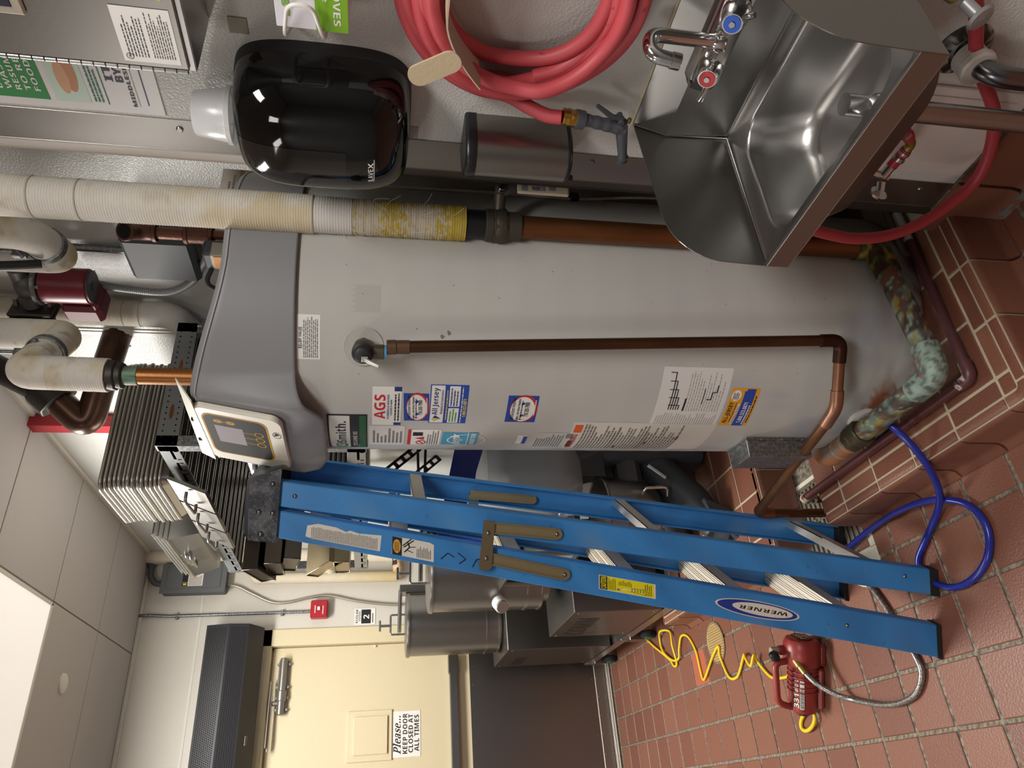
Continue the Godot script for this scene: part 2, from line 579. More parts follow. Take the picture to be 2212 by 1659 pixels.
# ---------------------------------------------------------------- room
const XN := 1.19      # near wall
const XR := 1.53      # right wall behind the heater
const ZB := -4.82     # door wall
const CH := 2.92
const CT := 0.13      # curb top
func make_room():
	var m := Mb.new()
	m.bx(-3.1, 1.75, -0.12, -0.004, -5.1, 2.7, 0.0)
	var fl := struct("floor", m, M.grout)
	var tm := Mb.new(); tm.box(V(0, -0.008, 0), V(0.149, 0.016, 0.149), 0.0022)
	var tmesh := tm.mesh()
	var rest := Mb.new()
	var rg := RandomNumberGenerator.new(); rg.seed = 77
	for i in range(-19, 10):
		for k in range(-19, 22):
			var o := V(0.0835 + 0.16 * i + 0.08, 0, -1.696 - 0.161 * k - 0.0805)
			if o.z < ZB + 0.06 or o.z > 2.6: continue
			if o.x > 1.15: continue
			if Vector2(o.x - 0.553, o.z + 3.16).length() < 0.03: pass
			var hid := (o.x > 0.7 and o.z < -1.15 and o.z > -1.9) or (o.x > 0.76 and o.z < -2.3 and o.z > -3.35)
			if o.x > 0.6 and o.z < -1.96 and o.z > -2.26: continue   # floor sink
			if hid: continue
			var q := pix(o)
			var tl := rg.randf_range(-0.0006, 0.0006)
			var vr: int = [0, 0, 0, 1, 1, 2, 3][rg.randi() % 7]
			if q.x > -60 and q.x < 2290 and q.y > -80 and q.y < 1740:
				var red := absf(o.x - 0.484) < 0.05 and absf(o.z + 3.386) < 0.05
				inst(fl, "tile", tmesh, M.tile_red if red else M["tile%d" % vr], o + V(0, tl, 0))
			else:
				rest.box(o + V(0, -0.008, 0), V(0.149, 0.016, 0.149), 0.0)
	part(fl, "outlying_tiles", rest, M.tile0).set_meta("kind", "stuff")

	# curb under the heater, then the second curb past the floor sink
	curb("trim_1", 0.67, 1.18, -1.945, -1.12, true)
	curb("trim_2", 0.685, 1.53, -3.41, -2.27, false)

	# near wall with its cove base, corner guard and edge moulding
	m = Mb.new(); m.bx(XN, 1.75, 0.0, CH, -1.105, 2.7, 0.0)
	struct("wall_near", m, M.frp)
	m = Mb.new(); m.bx(XN - 0.004, XN + 0.01, 0.0, 0.175, -1.115, 2.6, 0.0)
	var bs := struct("baseboard_near", m, M.grout)
	for k in 6:
		m = Mb.new()
		var z1 := -1.022 + 0.161 * k
		m.ext(PackedVector2Array([Vector2(0, 0.172), Vector2(0.014, 0.172), Vector2(0.014, 0.035), Vector2(0.02, 0.016), Vector2(0.034, 0.006), Vector2(0.036, 0.001), Vector2(0, 0.0)]), 0.152, Transform3D(Basis(V(-1, 0, 0), V(0, 1, 0), V(0, 0, -1)), V(XN, 0, z1)), true)
		part(bs, "cove_tile", m, M["tile%d" % (k % 4)])
	m = Mb.new()
	m.bx(XN - 0.002, XN + 0.001, 0.174, CH - 0.005, -1.105, -1.03, 0.0006)
	m.bx(XN - 0.002, XN + 0.2, 0.174, CH - 0.005, -1.1075, -1.105, 0.0006)
	var g := thing("corner_guard", "brushed stainless strip covering the outer wall corner beside the heater", "corner guard", V(XN, 0.174, -1.07))
	part(g, "strip", m, M.steel)
	m = Mb.new()
	for y in [0.25, 1.06, 1.90, 2.6]:
		screw(m, V(XN - 0.002, y, -1.052), V(-1, 0, 0), 0.007)
		part(g, "screw", m, M.chrome_dull); m = Mb.new()
	var tp := PackedVector2Array([Vector2(0, 0), Vector2(0.02, 0.0), Vector2(0.032, 0.004), Vector2(0.04, 0.014), Vector2(0.043, 0.03), Vector2(0.043, 0.33), Vector2(0, 0.33)])
	m = Mb.new()
	m.ext(tp, CH - 1.72, Transform3D(Basis(V(0, 0, -1), V(1, 0, 0), V(0, 1, 0)), V(XN + 0.001, 1.72, -1.106)), true)
	struct("trim_3", m, M.pvc)
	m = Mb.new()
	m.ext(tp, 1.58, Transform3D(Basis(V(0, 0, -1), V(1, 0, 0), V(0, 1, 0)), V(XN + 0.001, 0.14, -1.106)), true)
	struct("trim_6", m, M.shaded_edge)  # lower length of the moulding: its shade is put into a darker colour
	# thin strip of light caulk joint lines on the near wall left out: plain panel
	m = Mb.new(); m.bx(XR, 1.75, 0.0, CH, -5.1, -1.1, 0.0)
	var wr := struct("wall_right", m, M.frp)
	m = Mb.new(); m.bx(XR - 0.004, XR + 0.001, 0.14, CH, -2.30, -2.262, 0.0015)
	m.bx(XR - 0.007, XR, 0.14, CH, -2.287, -2.275, 0.0015)
	part(wr, "panel_joint_strip", m, M.pvc)
	m = Mb.new(); m.cyl(V(XR + 0.001, 2.404, -2.371), V(XR - 0.003, 2.404, -2.371), 0.008, 14, 0.001)
	part(wr, "old_anchor_hole", m, M.dark_grey)
	# door wall round the door opening
	m = Mb.new()
	m.bx(1.0, 1.75, 0.0, CH, ZB - 0.2, ZB, 0.0); m.bx(-3.1, -0.13, 0.0, CH, ZB - 0.2, ZB, 0.0); m.bx(-0.13, 1.0, 2.17, CH, ZB - 0.2, ZB, 0.0)
	var wb := struct("wall_back", m, M.frp_far)
	m = Mb.new(); m.bx(0.0, XR, 2.56, 2.575, ZB - 0.001, ZB + 0.0025, 0.001); part(wb, "panel_joint_strip", m, M.white_paint)
	m = Mb.new(); m.bx(-3.3, -3.1, 0.0, CH, -5.1, 2.7, 0.0); struct("wall_left", m, M.equip)
	m = Mb.new(); m.bx(-3.1, 1.75, 0.0, CH, 2.6, 2.8, 0.0); struct("wall_behind", m, M.equip)
	# ceiling: lay-in panels painted over, hung on a flush grid
	m = Mb.new(); m.bx(-3.3, 1.75, CH + 0.012, CH + 0.12, -5.1, 2.8, 0.0)
	var ce := struct("ceiling", m, M.white_paint)
	var xs := [1.53, 0.925, -0.298, -1.52, -2.74]
	var pm := Mb.new(); pm.bx(-0.608, 0.608, -0.001, 0.012, -0.306, 0.306, 0.0012)
	var pmesh := pm.mesh()
	var hm := Mb.new(); hm.bx(-0.300, 0.300, -0.001, 0.012, -0.306, 0.306, 0.0012)
	var hmesh := hm.mesh()
	for r in range(-3, 10):
		var zc := -3.56 - 0.62 * (r - 0.5) if r < 99 else 0.0
		zc = -3.25 - 0.62 * (1 - r) if r <= 2 else -3.25 + 0.62 * (r - 1)
		if zc < ZB + 0.25 or zc > 2.5: continue
		for k in 4:
			var xc: float = (xs[k] + xs[k + 1]) / 2
			if k == 0: inst(ce, "ceiling_panel", hmesh, M.ceiling, V(xc, CH, zc))
			else:
				var lit := false
				for q in [[0.313, -3.245], [0.313, 0.47], [-2.14, -0.77], [-2.14, -3.245]]:
					if absf(q[0] - xc) < 0.5 and absf(q[1] - zc) < 0.3: lit = true
				if not lit: inst(ce, "ceiling_panel", pmesh, M.ceiling, V(xc, CH, zc))
	m = Mb.new(); m.bx(-3.1, XR, CH - 0.02, CH, ZB, ZB + 0.018, 0.001); struct("trim_4", m, M.white_paint)
	m = Mb.new(); m.bx(XR - 0.018, XR, CH - 0.02, CH, ZB, -1.1, 0.001); struct("trim_5", m, M.white_paint)
	m = Mb.new(); m.lathe([Vector2(0, -0.012), Vector2(0.036, -0.012), Vector2(0.044, -0.008), Vector2(0.046, 0.0)], Transform3D(Basis(), V(0.625, CH, -3.865)), 36)
	single("cover_plate", "round white blank cover plate on the ceiling beside the light panel", "cover plate", m, M.white_paint, V(0.625, CH, -3.865))
	# rough grey mortar patch where the near wall meets the curb
	m = Mb.new()
	var rows := []
	for i in 5:
		var row := []
		for k in 25:
			var t := k / 24.0
			var q := V(1.172, 0, -1.10).lerp(V(1.165, 0, -0.66), t)
			var w := 0.022 + 0.016 * blotch(V(k, 3, 0), 0.37)
			row.append(q + V(-w * (i / 4.0 - 0.3), 0.016 * sin(PI * i / 4.0) * (0.5 + blotch(V(k, i, 5), 0.6)) - 0.003, 0.012 * blotch(V(k, i, 9), 0.5)))
		rows.append(row)
	m.shell(rows, V(1.17, -1.0, -0.9), false)
	single("mortar_patch", "rough grey mortar smeared along the foot of the near wall", "mortar", m, mat("6f6d69", 0.9, 0.0, M.lumps, 0.6, 14.0), V(1.16, 0, -0.9))
	# round cast floor drain
	var d := thing("floor_drain", "round brass floor drain with a mesh grate set in the red tiles", "floor drain", V(0.553, 0, -3.16))
	m = Mb.new(); m.lathe([Vector2(0.088, 0.001), Vector2(0.09, 0.004), Vector2(0.082, 0.005), Vector2(0.078, 0.003)], Transform3D(Basis(), V(0.553, 0, -3.16)), 40)
	part(d, "rim", m, M.zinc)
	m = Mb.new(); m.lathe([Vector2(0, 0.0015), Vector2(0.08, 0.0015)], Transform3D(Basis(), V(0.553, 0, -3.16)), 40)
	part(d, "plate", m, M.iron)
	m = Mb.new()
	for s in range(-7, 8):
		var o := s * 0.0105
		var L := sqrt(0.08 * 0.08 - o * o)
		m.box(V(0.553 + o, 0.003, -3.16), V(0.0055, 0.0025, 2 * L), 0.0006); m.box(V(0.553, 0.0032, -3.16 + o), V(2 * L, 0.0025, 0.0055), 0.0006)
	part(d, "grate", m, mat("c4a772", 0.45, 0.4)).set_meta("kind", "stuff")

func curb(nm: String, x0: float, x1: float, z0: float, z1: float, front: bool):
	var m := Mb.new()
	m.bx(x0 + 0.004, x1 if front else XR, 0.0, CT - 0.003, z0 + 0.004, z1 - 0.004, 0.0)
	if front: m.bx(x1, XR, 0.0, CT - 0.003, z0 + 0.004, -1.15, 0.0)
	var cb := struct(nm, m, M.grout_light)
	var P := 0.16
	# nosing tiles: riser with a cove foot and a rounded top edge, in one profile (distance out, height)
	var pr := PackedVector2Array([Vector2(0.0, 0.0), Vector2(0.022, 0.001), Vector2(0.02, 0.006), Vector2(0.008, 0.016), Vector2(0.003, 0.03), Vector2(0.003, CT - 0.022), Vector2(0.0, CT - 0.01), Vector2(-0.008, CT - 0.002), Vector2(-0.018, CT), Vector2(-0.03, CT), Vector2(-0.03, 0.05)])
	var z := z1 - 0.008
	var k := 0
	if front: z = -1.2
	while z > z0 + 0.01:
		var L: float = min(0.152, z - z0)
		m = Mb.new(); m.ext(pr, L, Transform3D(Basis(V(-1, 0, 0), V(0, 1, 0), V(0, 0, -1)), V(x0, 0, z)), true)
		part(cb, "nosing_tile", m, M["tile%d" % (k % 4)])
		for c in [[x0 + 0.037, 0.04], [x0 + 0.085, 0.152], [x0 + 0.245, 0.152], [x0 + 0.405, 0.152], [x0 + 0.565, 0.152], [x0 + 0.725, 0.125]]:
			if c[0] > (1.5 if not front or z < -1.3 else 1.15): continue
			var zz := z
			m = Mb.new(); m.bx(c[0], min(c[0] + c[1], XR), CT - 0.012, CT, zz - L, zz, 0.002)
			part(cb, "top_tile", m, M["tile%d" % ((k + int(c[0] * 10)) % 4)])
		z -= P; k += 1
	if front:
		var x := x0 + 0.085
		k = 1
		m = Mb.new()   # rounded outside corner piece
		var pl := []
		for q in pr: pl.append(Vector2(q.x + 0.045, q.y))
		m.lathe(pl, Transform3D(Basis(), V(x0 + 0.045, 0, z1 - 0.045)), 10, -PI / 2, 0.0)
		part(cb, "corner_tile", m, M.tile1)
		m = Mb.new(); m.ext(pr, 0.03, Transform3D(Basis(V(-1, 0, 0), V(0, 1, 0), V(0, 0, -1)), V(x0, 0, z1 - 0.045)), true); part(cb, "nosing_tile", m, M.tile2)
		m = Mb.new(); m.bx(x0 + 0.037, x0 + 0.077, CT - 0.012, CT, z1 - 0.072, z1 - 0.037, 0.002); part(cb, "top_tile", m, M.tile1)
		var xx := x0 + 0.052
		while xx < 1.17:
			var L: float = min(0.152, 1.19 - xx)
			m = Mb.new(); m.ext(pr, L, Transform3D(Basis(V(0, 0, 1), V(0, 1, 0), V(1, 0, 0)), V(xx, 0, z1)), true)
			part(cb, "nosing_tile", m, M["tile%d" % (k % 4)])
			m = Mb.new(); m.bx(max(xx, x0 + 0.085), xx + L, CT - 0.012, CT, z1 - 0.072, z1 - 0.037, 0.002)
			part(cb, "top_tile", m, M["tile%d" % ((k + 1) % 4)])
			xx += P; k += 1
	else:
		var xx := x0
		k = 2
		while xx < 1.5:
			m = Mb.new(); m.ext(pr, min(0.152, XR - xx), Transform3D(Basis(V(0, 0, 1), V(0, 1, 0), V(1, 0, 0)), V(xx, 0, z1)), true)
			part(cb, "nosing_tile", m, M["tile%d" % (k % 4)])
			xx += P; k += 1

# ---------------------------------------------------------------- water heater
const TX := 1.151
const TZ := -1.616
const TR := 0.349
func tk(deg: float, y: float, r := TR) -> Vector3:
	var a := deg_to_rad(deg)
	return Vector3(TX + r * sin(a), y, TZ + r * cos(a))
func tank_map(t0: float, t1: float, y0: float, y1: float, skew := 0.0) -> Callable:
	return func(u: float, w: float, l: float) -> Vector3: return tk(lerp(t0, t1, u), lerp(y0, y1, w) + skew * (u - 0.5), TR + l)
func sticker(par: Node3D, nm: String, t0: float, t1: float, y0: float, y1: float, skew := 0.0) -> Dec:
	var d := Dec.new(); d.mp = tank_map(t0, t1, y0, y1, skew); d.cuts = int(max(2.0, absf(t1 - t0) / 2.0))
	return d

func build_heater():
	var o := thing("water_heater", "tall grey cylindrical water heater with a control panel, standing on the tiled curb", "water heater", V(TX, CT, TZ))
	var m := Mb.new()
	var tc := C("b9b9b5"); var dirt := C("8f8a83"); var rust := C("8a4a1c"); var blue := C("a6a8b4"); var chip := C("77756f")
	m.fn = func(w: Vector3) -> Color:
		var k := tc * (0.97 + 0.05 * blotch(w, 3.0))
		k = k.lerp(blue, 0.7 * sm(0.55, 0.75, blotch(w * Vector3(2.2, 1.0, 2.2), 2.2, 40)) * sm(1.0, 0.5, w.y))
		k = k.lerp(dirt, 0.75 * sm(0.42, 0.15, w.y) * sm(0.35, 0.75, blotch(w * Vector3(1, 2.5, 1), 4.0, 9)))
		var a := rad_to_deg(atan2(w.x - TX, w.z - TZ))
		var dr := Vector2((a + 66.0) * 0.0040, (w.y - 0.205) * 1.1).length()
		k = k.lerp(rust, 0.9 * sm(0.062, 0.02, dr + 0.06 * (blotch(w, 45.0) - 0.5)))
		k = k.lerp(rust, 0.6 * sm(0.17, 0.14, w.y) * sm(0.45, 0.6, blotch(w, 14.0, 3)))
		return k
	var pr := [Vector2(0.33, CT), Vector2(0.345, CT), Vector2(TR, CT + 0.006)]
	for k in range(1, 150): pr.append(Vector2(TR + 0.0002 * sin(k * 0.7), lerp(CT + 0.006, 1.70, k / 149.0)))
	m.lathe(pr, Transform3D(Basis(), V(TX, 0, TZ)), 180)
	m.lathe([Vector2(TR, 1.70), Vector2(TR - 0.01, 1.72), Vector2(0, 1.72)], Transform3D(Basis(), V(TX, 0, TZ)), 60)
	m.fn = null
	var body := part(o, "tank", m, M.vpaint)
	# vertical lap seam and a few paint chips
	m = Mb.new()
	m.col = chip
	var rg := RandomNumberGenerator.new(); rg.seed = 3
	for k in 46:
		var big := k < 3
		var t: float = [-41.0, -39.5, -43.5][k] if big else rg.randf_range(-75, -5)
		var y: float = [1.366, 1.351, 1.392][k] if big else rg.randf_range(0.25, 1.65)
		var r: float = [0.005, 0.005, 0.003][k] if big else rg.randf_range(0.0006, 0.0018)
		var q := []
		for s in 8:
			var a := TAU * s / 8
			var rr := r * rg.randf_range(0.6, 1.3)
			q.append(tk(t + rad_to_deg(rr * cos(a) / TR), y + rr * sin(a), TR + 0.0003))
		m.fan(q, (tk(t, y, 1.0) - tk(t, y, 0.5)).normalized())
	part(body, "paint_chips", m, M.print).set_meta("kind", "stuff")

	# --- top cover with the control housing
	var rings := []
	var N := 220
	var outer := func(a: float, y: float) -> float:
		var base := TR + 0.009
		var da := a + 88.0
		# flat front of the housing, leaning back towards the top
		var flat: float = 0.381 - 0.20 * max(0.0, y - 1.70) - 0.25 * max(0.0, 1.69 - y)
		var k: float = 1.0 - sm(22.0, 33.0, absf(da))
		var rf: float = min(flat / cos(deg_to_rad(clamp(da, -24, 24))), 0.413)
		return lerp(base, rf, k)
	var low := func(a: float) -> float: return 1.687 - 0.060 * (1.0 - sm(13.0, 33.0, absf(a + 90.0)))
	var top := func(a: float) -> float:
		var k: float = 1.0 - sm(14.0, 75.0, absf(a + 88.0))
		return 1.846 + 0.072 * k
	for prof in [[0.0, -0.006], [0.0, 0.0], [0.03, 0.0], [0.15, 0.0], [0.4, 0.0], [0.65, 0.0], [0.85, 0.0], [0.93, 0.0], [0.985, -0.006], [1.0, -0.016], [1.0, -0.05]]:
		var r := []
		for s in N:
			var a := -180.0 + 360.0 * s / N
			var y: float = lerp(low.call(a), top.call(a), prof[0])
			r.append(tk(a, y, outer.call(a, y) + prof[1]))
		rings.append(r)
	m = Mb.new()
	m.shell(rings, V(TX, 1.78, TZ))
	var rl: Array = rings[-1]
	m.fan(rl, Vector3.UP)
	var cov := part(o, "top_cover", m, mat("85868a", 0.48, 0.0, M.fine, 0.06, 9.0))
	m = Mb.new()
	var bead := []
	for s in N + 1:
		var a := -180.0 + 360.0 * s / N
		if a > -64.0 or a < -112.0:
			bead.append(tk(a, top.call(a) - 0.014, outer.call(a, top.call(a) - 0.014) + 0.0008))
	m.tube(bead, 0.0022, 6)
	part(cov, "rim_bead", m, mat("a3a4a8", 0.5))
	# --- control panel: bezel, display, buttons
	var pm := func(u: float, w: float, l: float) -> Vector3:
		var z: float = lerp(-1.742, -1.475, u)
		var y: float = lerp(1.716, 1.912, w)
		return Vector3(TX - (0.381 - 0.20 * (y - 1.70)) - 0.003 - l, y, z)
	var o_p := Mb.new()
	var bz := rrect(1.0, 1.0, 0.12, 6)
	var r0 := []; var r1 := []; var r2 := []; var r3 := []
	for q in bz:
		r0.append(pm.call(q.x + 0.5, q.y + 0.5, -0.006)); r1.append(pm.call(q.x + 0.5, q.y + 0.5, 0.004)); r2.append(pm.call(q.x * 0.975 + 0.5, q.y * 0.97 + 0.5, 0.007)); r3.append(pm.call(q.x * 0.9 + 0.5, q.y * 0.88 + 0.5, 0.007))
	o_p.shell([r0, r1, r2], V(TX, 1.8, -1.6)); o_p.fan(r2, V(-1, 0.2, 0).normalized())
	var panel := part(o, "control_panel", o_p, mat("d8d4c6", 0.45), "cream control panel bezel")
	m = Mb.new()
	var fl0 := []; var fl1 := []
	for s in 9:
		var t := s / 8.0
		var z: float = lerp(-1.755, -1.46, t)
		fl0.append(V(0.8, 1.905, z)); fl1.append(V(0.833 + 0.02 * t, 1.938, z))
	m.hexa([V(0.800, 1.905, -1.755), V(0.806, 1.905, -1.755), V(0.806, 1.905, -1.46), V(0.800, 1.905, -1.46), V(0.818, 1.940, -1.755), V(0.822, 1.940, -1.755), V(0.86, 1.945, -1.455), V(0.856, 1.945, -1.455)])
	part(panel, "mounting_flange", m, mat("cfcbbd", 0.5))
	m = Mb.new()
	m.box(V(0.824, 1.924, -1.57), V(0.02, 0.009, 0.009), 0.0); part(panel, "flange_slot", m, M.hole)
	m = Mb.new(); m.box(V(0.818, 1.924, -1.66), V(0.02, 0.009, 0.009), 0.0); part(panel, "flange_slot", m, M.hole)
	var dc := Dec.new(); dc.mp = func(u: float, w: float, l: float) -> Vector3: return pm.call(u, w, 0.007 + l)
	var gold := C("d8a52e"); var dark := C("3a3b3d")
	var ro := []; var rp := PackedVector2Array()
	for q in rrect(0.76, 0.74, 0.1, 6): rp.append(q + Vector2(0.53, 0.55))
	dc.poly(rp, gold, 1)
	rp = PackedVector2Array()
	for q in rrect(0.73, 0.70, 0.09, 6): rp.append(q + Vector2(0.53, 0.55))
	dc.poly(rp, dark, 2)
	dc.rect(0.40, 0.48, 0.72, 0.80, C("a9a3ac"), 3)
	for k in 3:
		dc.line(Vector2(0.46 + 0.1 * k, 0.48), Vector2(0.46 + 0.1 * k, 0.36), 0.008, gold, 3)
		dc.ell(0.46 + 0.1 * k, 0.30, 0.042, 0.055, gold, 3, 0.78)
	dc.ell(0.80, 0.74, 0.03, 0.05, gold, 3); dc.ell(0.80, 0.60, 0.03, 0.05, gold, 3); dc.line(Vector2(0.80, 0.74), Vector2(0.80, 0.60), 0.01, gold, 3)
	dc.line(Vector2(0.79, 0.74), Vector2(0.81, 0.76), 0.008, dark, 4); dc.line(Vector2(0.79, 0.60), Vector2(0.81, 0.58), 0.008, dark, 4)
	dc.ell(0.72, 0.085, 0.055, 0.05, dark, 3, 0.86); dc.poly(PackedVector2Array([Vector2(0.70, 0.12), Vector2(0.76, 0.10), Vector2(0.73, 0.05)]), dark, 3)
	part(panel, "display_print", dc, M.print)

	build_stickers(o)

	# --- electrical box on the side of the jacket
	m = Mb.new()
	var jt := Transform3D(Basis(Vector3.UP, deg_to_rad(-97.0)), tk(-97, 0.44, TR))
	m.xf = jt
	m.box(V(0, 0, 0.022), V(0.105, 0.185, 0.058), 0.002)
	m.xf = Transform3D()
	var jb := part(o, "junction_box", m, M.galv)
	m = Mb.new(); m.xf = jt
	m.bx(-0.058, 0.058, -0.097, 0.097, 0.0, 0.004, 0.001)
	for k in 3: screw(m, V(0.056, -0.07 + 0.06 * k, 0.004), V(0, 0, 1), 0.004)
	part(jb, "flange", m, M.galv)
	# --- drain fitting
	m = Mb.new()
	var dt := Transform3D(Basis(Vector3.UP, deg_to_rad(-74.0)) * Basis(Vector3.RIGHT, PI / 2), tk(-74, 0.235, TR - 0.004))
	m.lathe([Vector2(0.04, 0.0), Vector2(0.038, 0.014), Vector2(0.02, 0.018), Vector2(0, 0.018)], dt, 28)
	part(o, "drain_escutcheon", m, M.white_plastic)
	# --- relief valve
	m = Mb.new()
	var rt := Transform3D(Basis(Vector3.UP, deg_to_rad(-45.6)) * Basis(Vector3.RIGHT, PI / 2), tk(-45.6, 1.54, TR))
	m.lathe([Vector2(0.045, 0.0005), Vector2(0.0435, 0.002), Vector2(0.040, 0.0012), Vector2(0.0, 0.0012)], rt, 48)
	part(o, "relief_plate", m, mat("b7b6b0", 0.35))
	m = Mb.new()
	m.lathe([Vector2(0.0, 0.0), Vector2(0.021, 0.0), Vector2(0.021, 0.022), Vector2(0.024, 0.024), Vector2(0.024, 0.052), Vector2(0.0, 0.052)], rt, 8)
	m.cyl(tk(-45.6, 1.54, 0.40), tk(-45.6, 1.495, 0.40), 0.0165, 20, 0.001)
	var rv := part(o, "relief_valve", m, mat("5c5446", 0.45, 0.6))
	m = Mb.new(); m.cyl(tk(-45.6, 1.496, 0.40), tk(-45.6, 1.490, 0.40), 0.015, 20, 0.0); part(rv, "thread_tape", m, mat("4b8fc0", 0.6))
	m = Mb.new()
	m.lathe([Vector2(0.0235, 0.045), Vector2(0.0235, 0.068), Vector2(0.019, 0.071), Vector2(0.019, 0.084), Vector2(0.016, 0.088), Vector2(0.012, 0.09), Vector2(0, 0.09)], rt, 30)
	part(rv, "bonnet", m, M.black_matt)
	m = Mb.new()
	var lv := tk(-46.5, 1.535, 0.445)
	m.box(lv, V(0.01, 0.014, 0.008), 0.001)
	m.tube([lv, lv + V(-0.012, -0.014, 0.006), lv + V(-0.020, -0.030, 0.006)], [0.0045, 0.0042, 0.0035], 8)
	part(rv, "lever", m, mat("c9c7bf", 0.4, 0.5))

func build_stickers(o: Node3D):
	var wh := C("e4e4e0"); var bk := C("1b1b1d"); var red := C("c4262c"); var navy := C("20336f"); var blu := C("2549a5"); var gr := C("77777a")
	var d := sticker(o, "", -51.0, -34.6, 1.634, 1.684)
	d.rect(0, 0, 1, 1, wh, 0)
	d.text("RELIEF VALVE", 0.25, 0.80, 0.72, 0.93, bk)
	d.line(Vector2(0.25, 0.77), Vector2(0.72, 0.77), 0.012, bk)
	d.lines(0.04, 0.08, 0.96, 0.74, 8, gr, 4, 0.1)
	part(o, "relief_valve_label", d, M.print)
	# badge
	d = sticker(o, "", -105.0, -75.3, 1.530, 1.624)
	d.rect(0, 0, 1, 1, bk, 0); d.rect(0.04, 0.44, 0.97, 0.95, C("d5d6d2"), 1); d.rect(0.03, 0.04, 0.97, 0.20, C("1c5c35"), 1); d.rect(0.03, 0.20, 0.2, 0.24, C("2c8a4d"), 1)
	d.ell(0.15, 0.66, 0.12, 0.16, C("2f8f4e"), 2); d.text("AO", 0.07, 0.58, 0.23, 0.76, wh, 3)
	d.text("Smith.", 0.27, 0.53, 0.86, 0.80, bk); d.text("CYCLONE XI", 0.12, 0.26, 0.62, 0.36, wh)
	part(o, "badge", d, M.print)
	# plumber stickers
	d = sticker(o, "", -81.6, -61.4, 1.452, 1.519)
	d.rect(0, 0, 1, 1, wh, 0); d.text("AGS", 0.2, 0.55, 0.82, 0.93, red); d.text("PLUMBING & HEATING", 0.19, 0.42, 0.82, 0.49, blu); d.text("LICENSE # 4640", 0.3, 0.32, 0.7, 0.38, bk)
	d.rect(0.0, 0.0, 0.09, 0.25, navy, 1); d.rect(0.9, 0.0, 1.0, 0.25, navy, 1); d.lines(0.14, 0.04, 0.86, 0.26, 2, bk, 8, 0.1, 2, 0.45)
	part(o, "plumber_sticker", d, M.print, "white square sticker with red lettering")
	for q in [[-78.6, -64.2, 1.387, 1.446, 0.004], [-78.6, -64.3, 1.125, 1.200, 0.0]]:
		d = sticker(o, "", q[0], q[1], q[2], q[3], q[4])
		d.rect(0, 0, 1, 1, C("24439b"), 0); d.ell(0.52, 0.45, 0.50, 0.45, red, 1, 0.8); d.ell(0.5, 0.48, 0.46, 0.4, wh, 2)
		d.text("Authorized Heating", 0.1, 0.70, 0.92, 0.86, bk, 3, "Droid Sans", 700, 0.03); d.text("Boilers - Hot Water Heaters", 0.06, 0.58, 0.9, 0.67, bk, 3); d.lines(0.1, 0.48, 0.85, 0.55, 1, bk, 7, 0.05, 3)
		d.text("718-288-7900", 0.24, 0.27, 0.78, 0.42, bk, 3); d.lines(0.3, 0.05, 0.9, 0.12, 1, wh, 5, 0.1, 3)
		part(o, "heating_sticker", d, M.print, "blue and red oval sticker")
	d = sticker(o, "", -79.9, -60.0, 1.296, 1.386)
	d.rect(0, 0, 1, 1, blu, 0); d.rect(0.02, 0.62, 0.98, 0.97, wh, 1)
	d.poly(PackedVector2Array([Vector2(0.06, 0.86), Vector2(0.14, 0.68), Vector2(0.14, 0.93)]), C("d9b92c"), 2); d.poly(PackedVector2Array([Vector2(0.14, 0.68), Vector2(0.24, 0.84), Vector2(0.16, 0.9)]), navy, 2)
	d.text("All Jersey", 0.25, 0.74, 0.93, 0.93, navy); d.text("Mechanical & Construction", 0.28, 0.65, 0.88, 0.72, navy)
	d.lines(0.1, 0.52, 0.9, 0.58, 1, C("e2c64a"), 15, 0.05, 2); d.rect(0.02, 0.22, 0.44, 0.5, wh, 1); d.rect(0.48, 0.22, 0.97, 0.5, wh, 1)
	d.lines(0.05, 0.25, 0.42, 0.48, 3, C("3f8f4a"), 16, 0.3); d.lines(0.5, 0.25, 0.95, 0.48, 3, navy, 17, 0.3)
	d.text("1-800-323-8871", 0.2, 0.03, 0.68, 0.12, C("e8d24a")); d.lines(0.03, 0.13, 0.97, 0.18, 1, wh, 21, 0.02, 2)
	part(o, "service_sticker", d, M.print, "blue sticker with a yellow and navy arrow mark")
	# manufacturer labels towards the left edge
	d = sticker(o, "", -99.8, -82.2, 1.440, 1.526)
	d.rect(0, 0, 1, 1, C("d2d2ce"), 0); d.lines(0.15, 0.05, 0.9, 0.92, 8, gr, 31, 0.5)
	part(o, "support_label", d, M.print)
	d = sticker(o, "", -99.4, -84.7, 1.351, 1.432)
	d.rect(0, 0, 1, 1, wh, 0); d.rect(0, 0.9, 1, 1, red, 1); d.ell(0.2, 0.58, 0.16, 0.16, red, 2, 0.75); d.line(Vector2(0.08, 0.48), Vector2(0.32, 0.68), 0.04, red, 3); d.poly(PackedVector2Array([Vector2(0.4, 0.5), Vector2(0.6, 0.5), Vector2(0.5, 0.78)]), red, 2); d.rect(0.66, 0.55, 0.86, 0.85, bk, 2); d.lines(0.05, 0.05, 0.95, 0.42, 5, gr, 41, 0.3)
	part(o, "flammable_warning_label", d, M.print)
	d = sticker(o, "", -99.2, -86.6, 1.257, 1.347)
	d.rect(0, 0, 1, 1, C("3f97bd"), 0); d.rect(0, 0.27, 1, 0.29, wh, 1); d.text("ENERGY STAR", 0.05, 0.06, 0.95, 0.2, wh); d.ell(0.45, 0.3, 0.42, 0.55, wh, 1, 0.93); d.rect(0, 0, 1, 0.26, C("3f97bd"), 2); d.text("ENERGY STAR", 0.05, 0.06, 0.95, 0.2, wh, 3); d.text("energy", 0.12, 0.4, 0.62, 0.68, wh, 3, "Droid Serif", 700, 0.2)
	var st := PackedVector2Array()
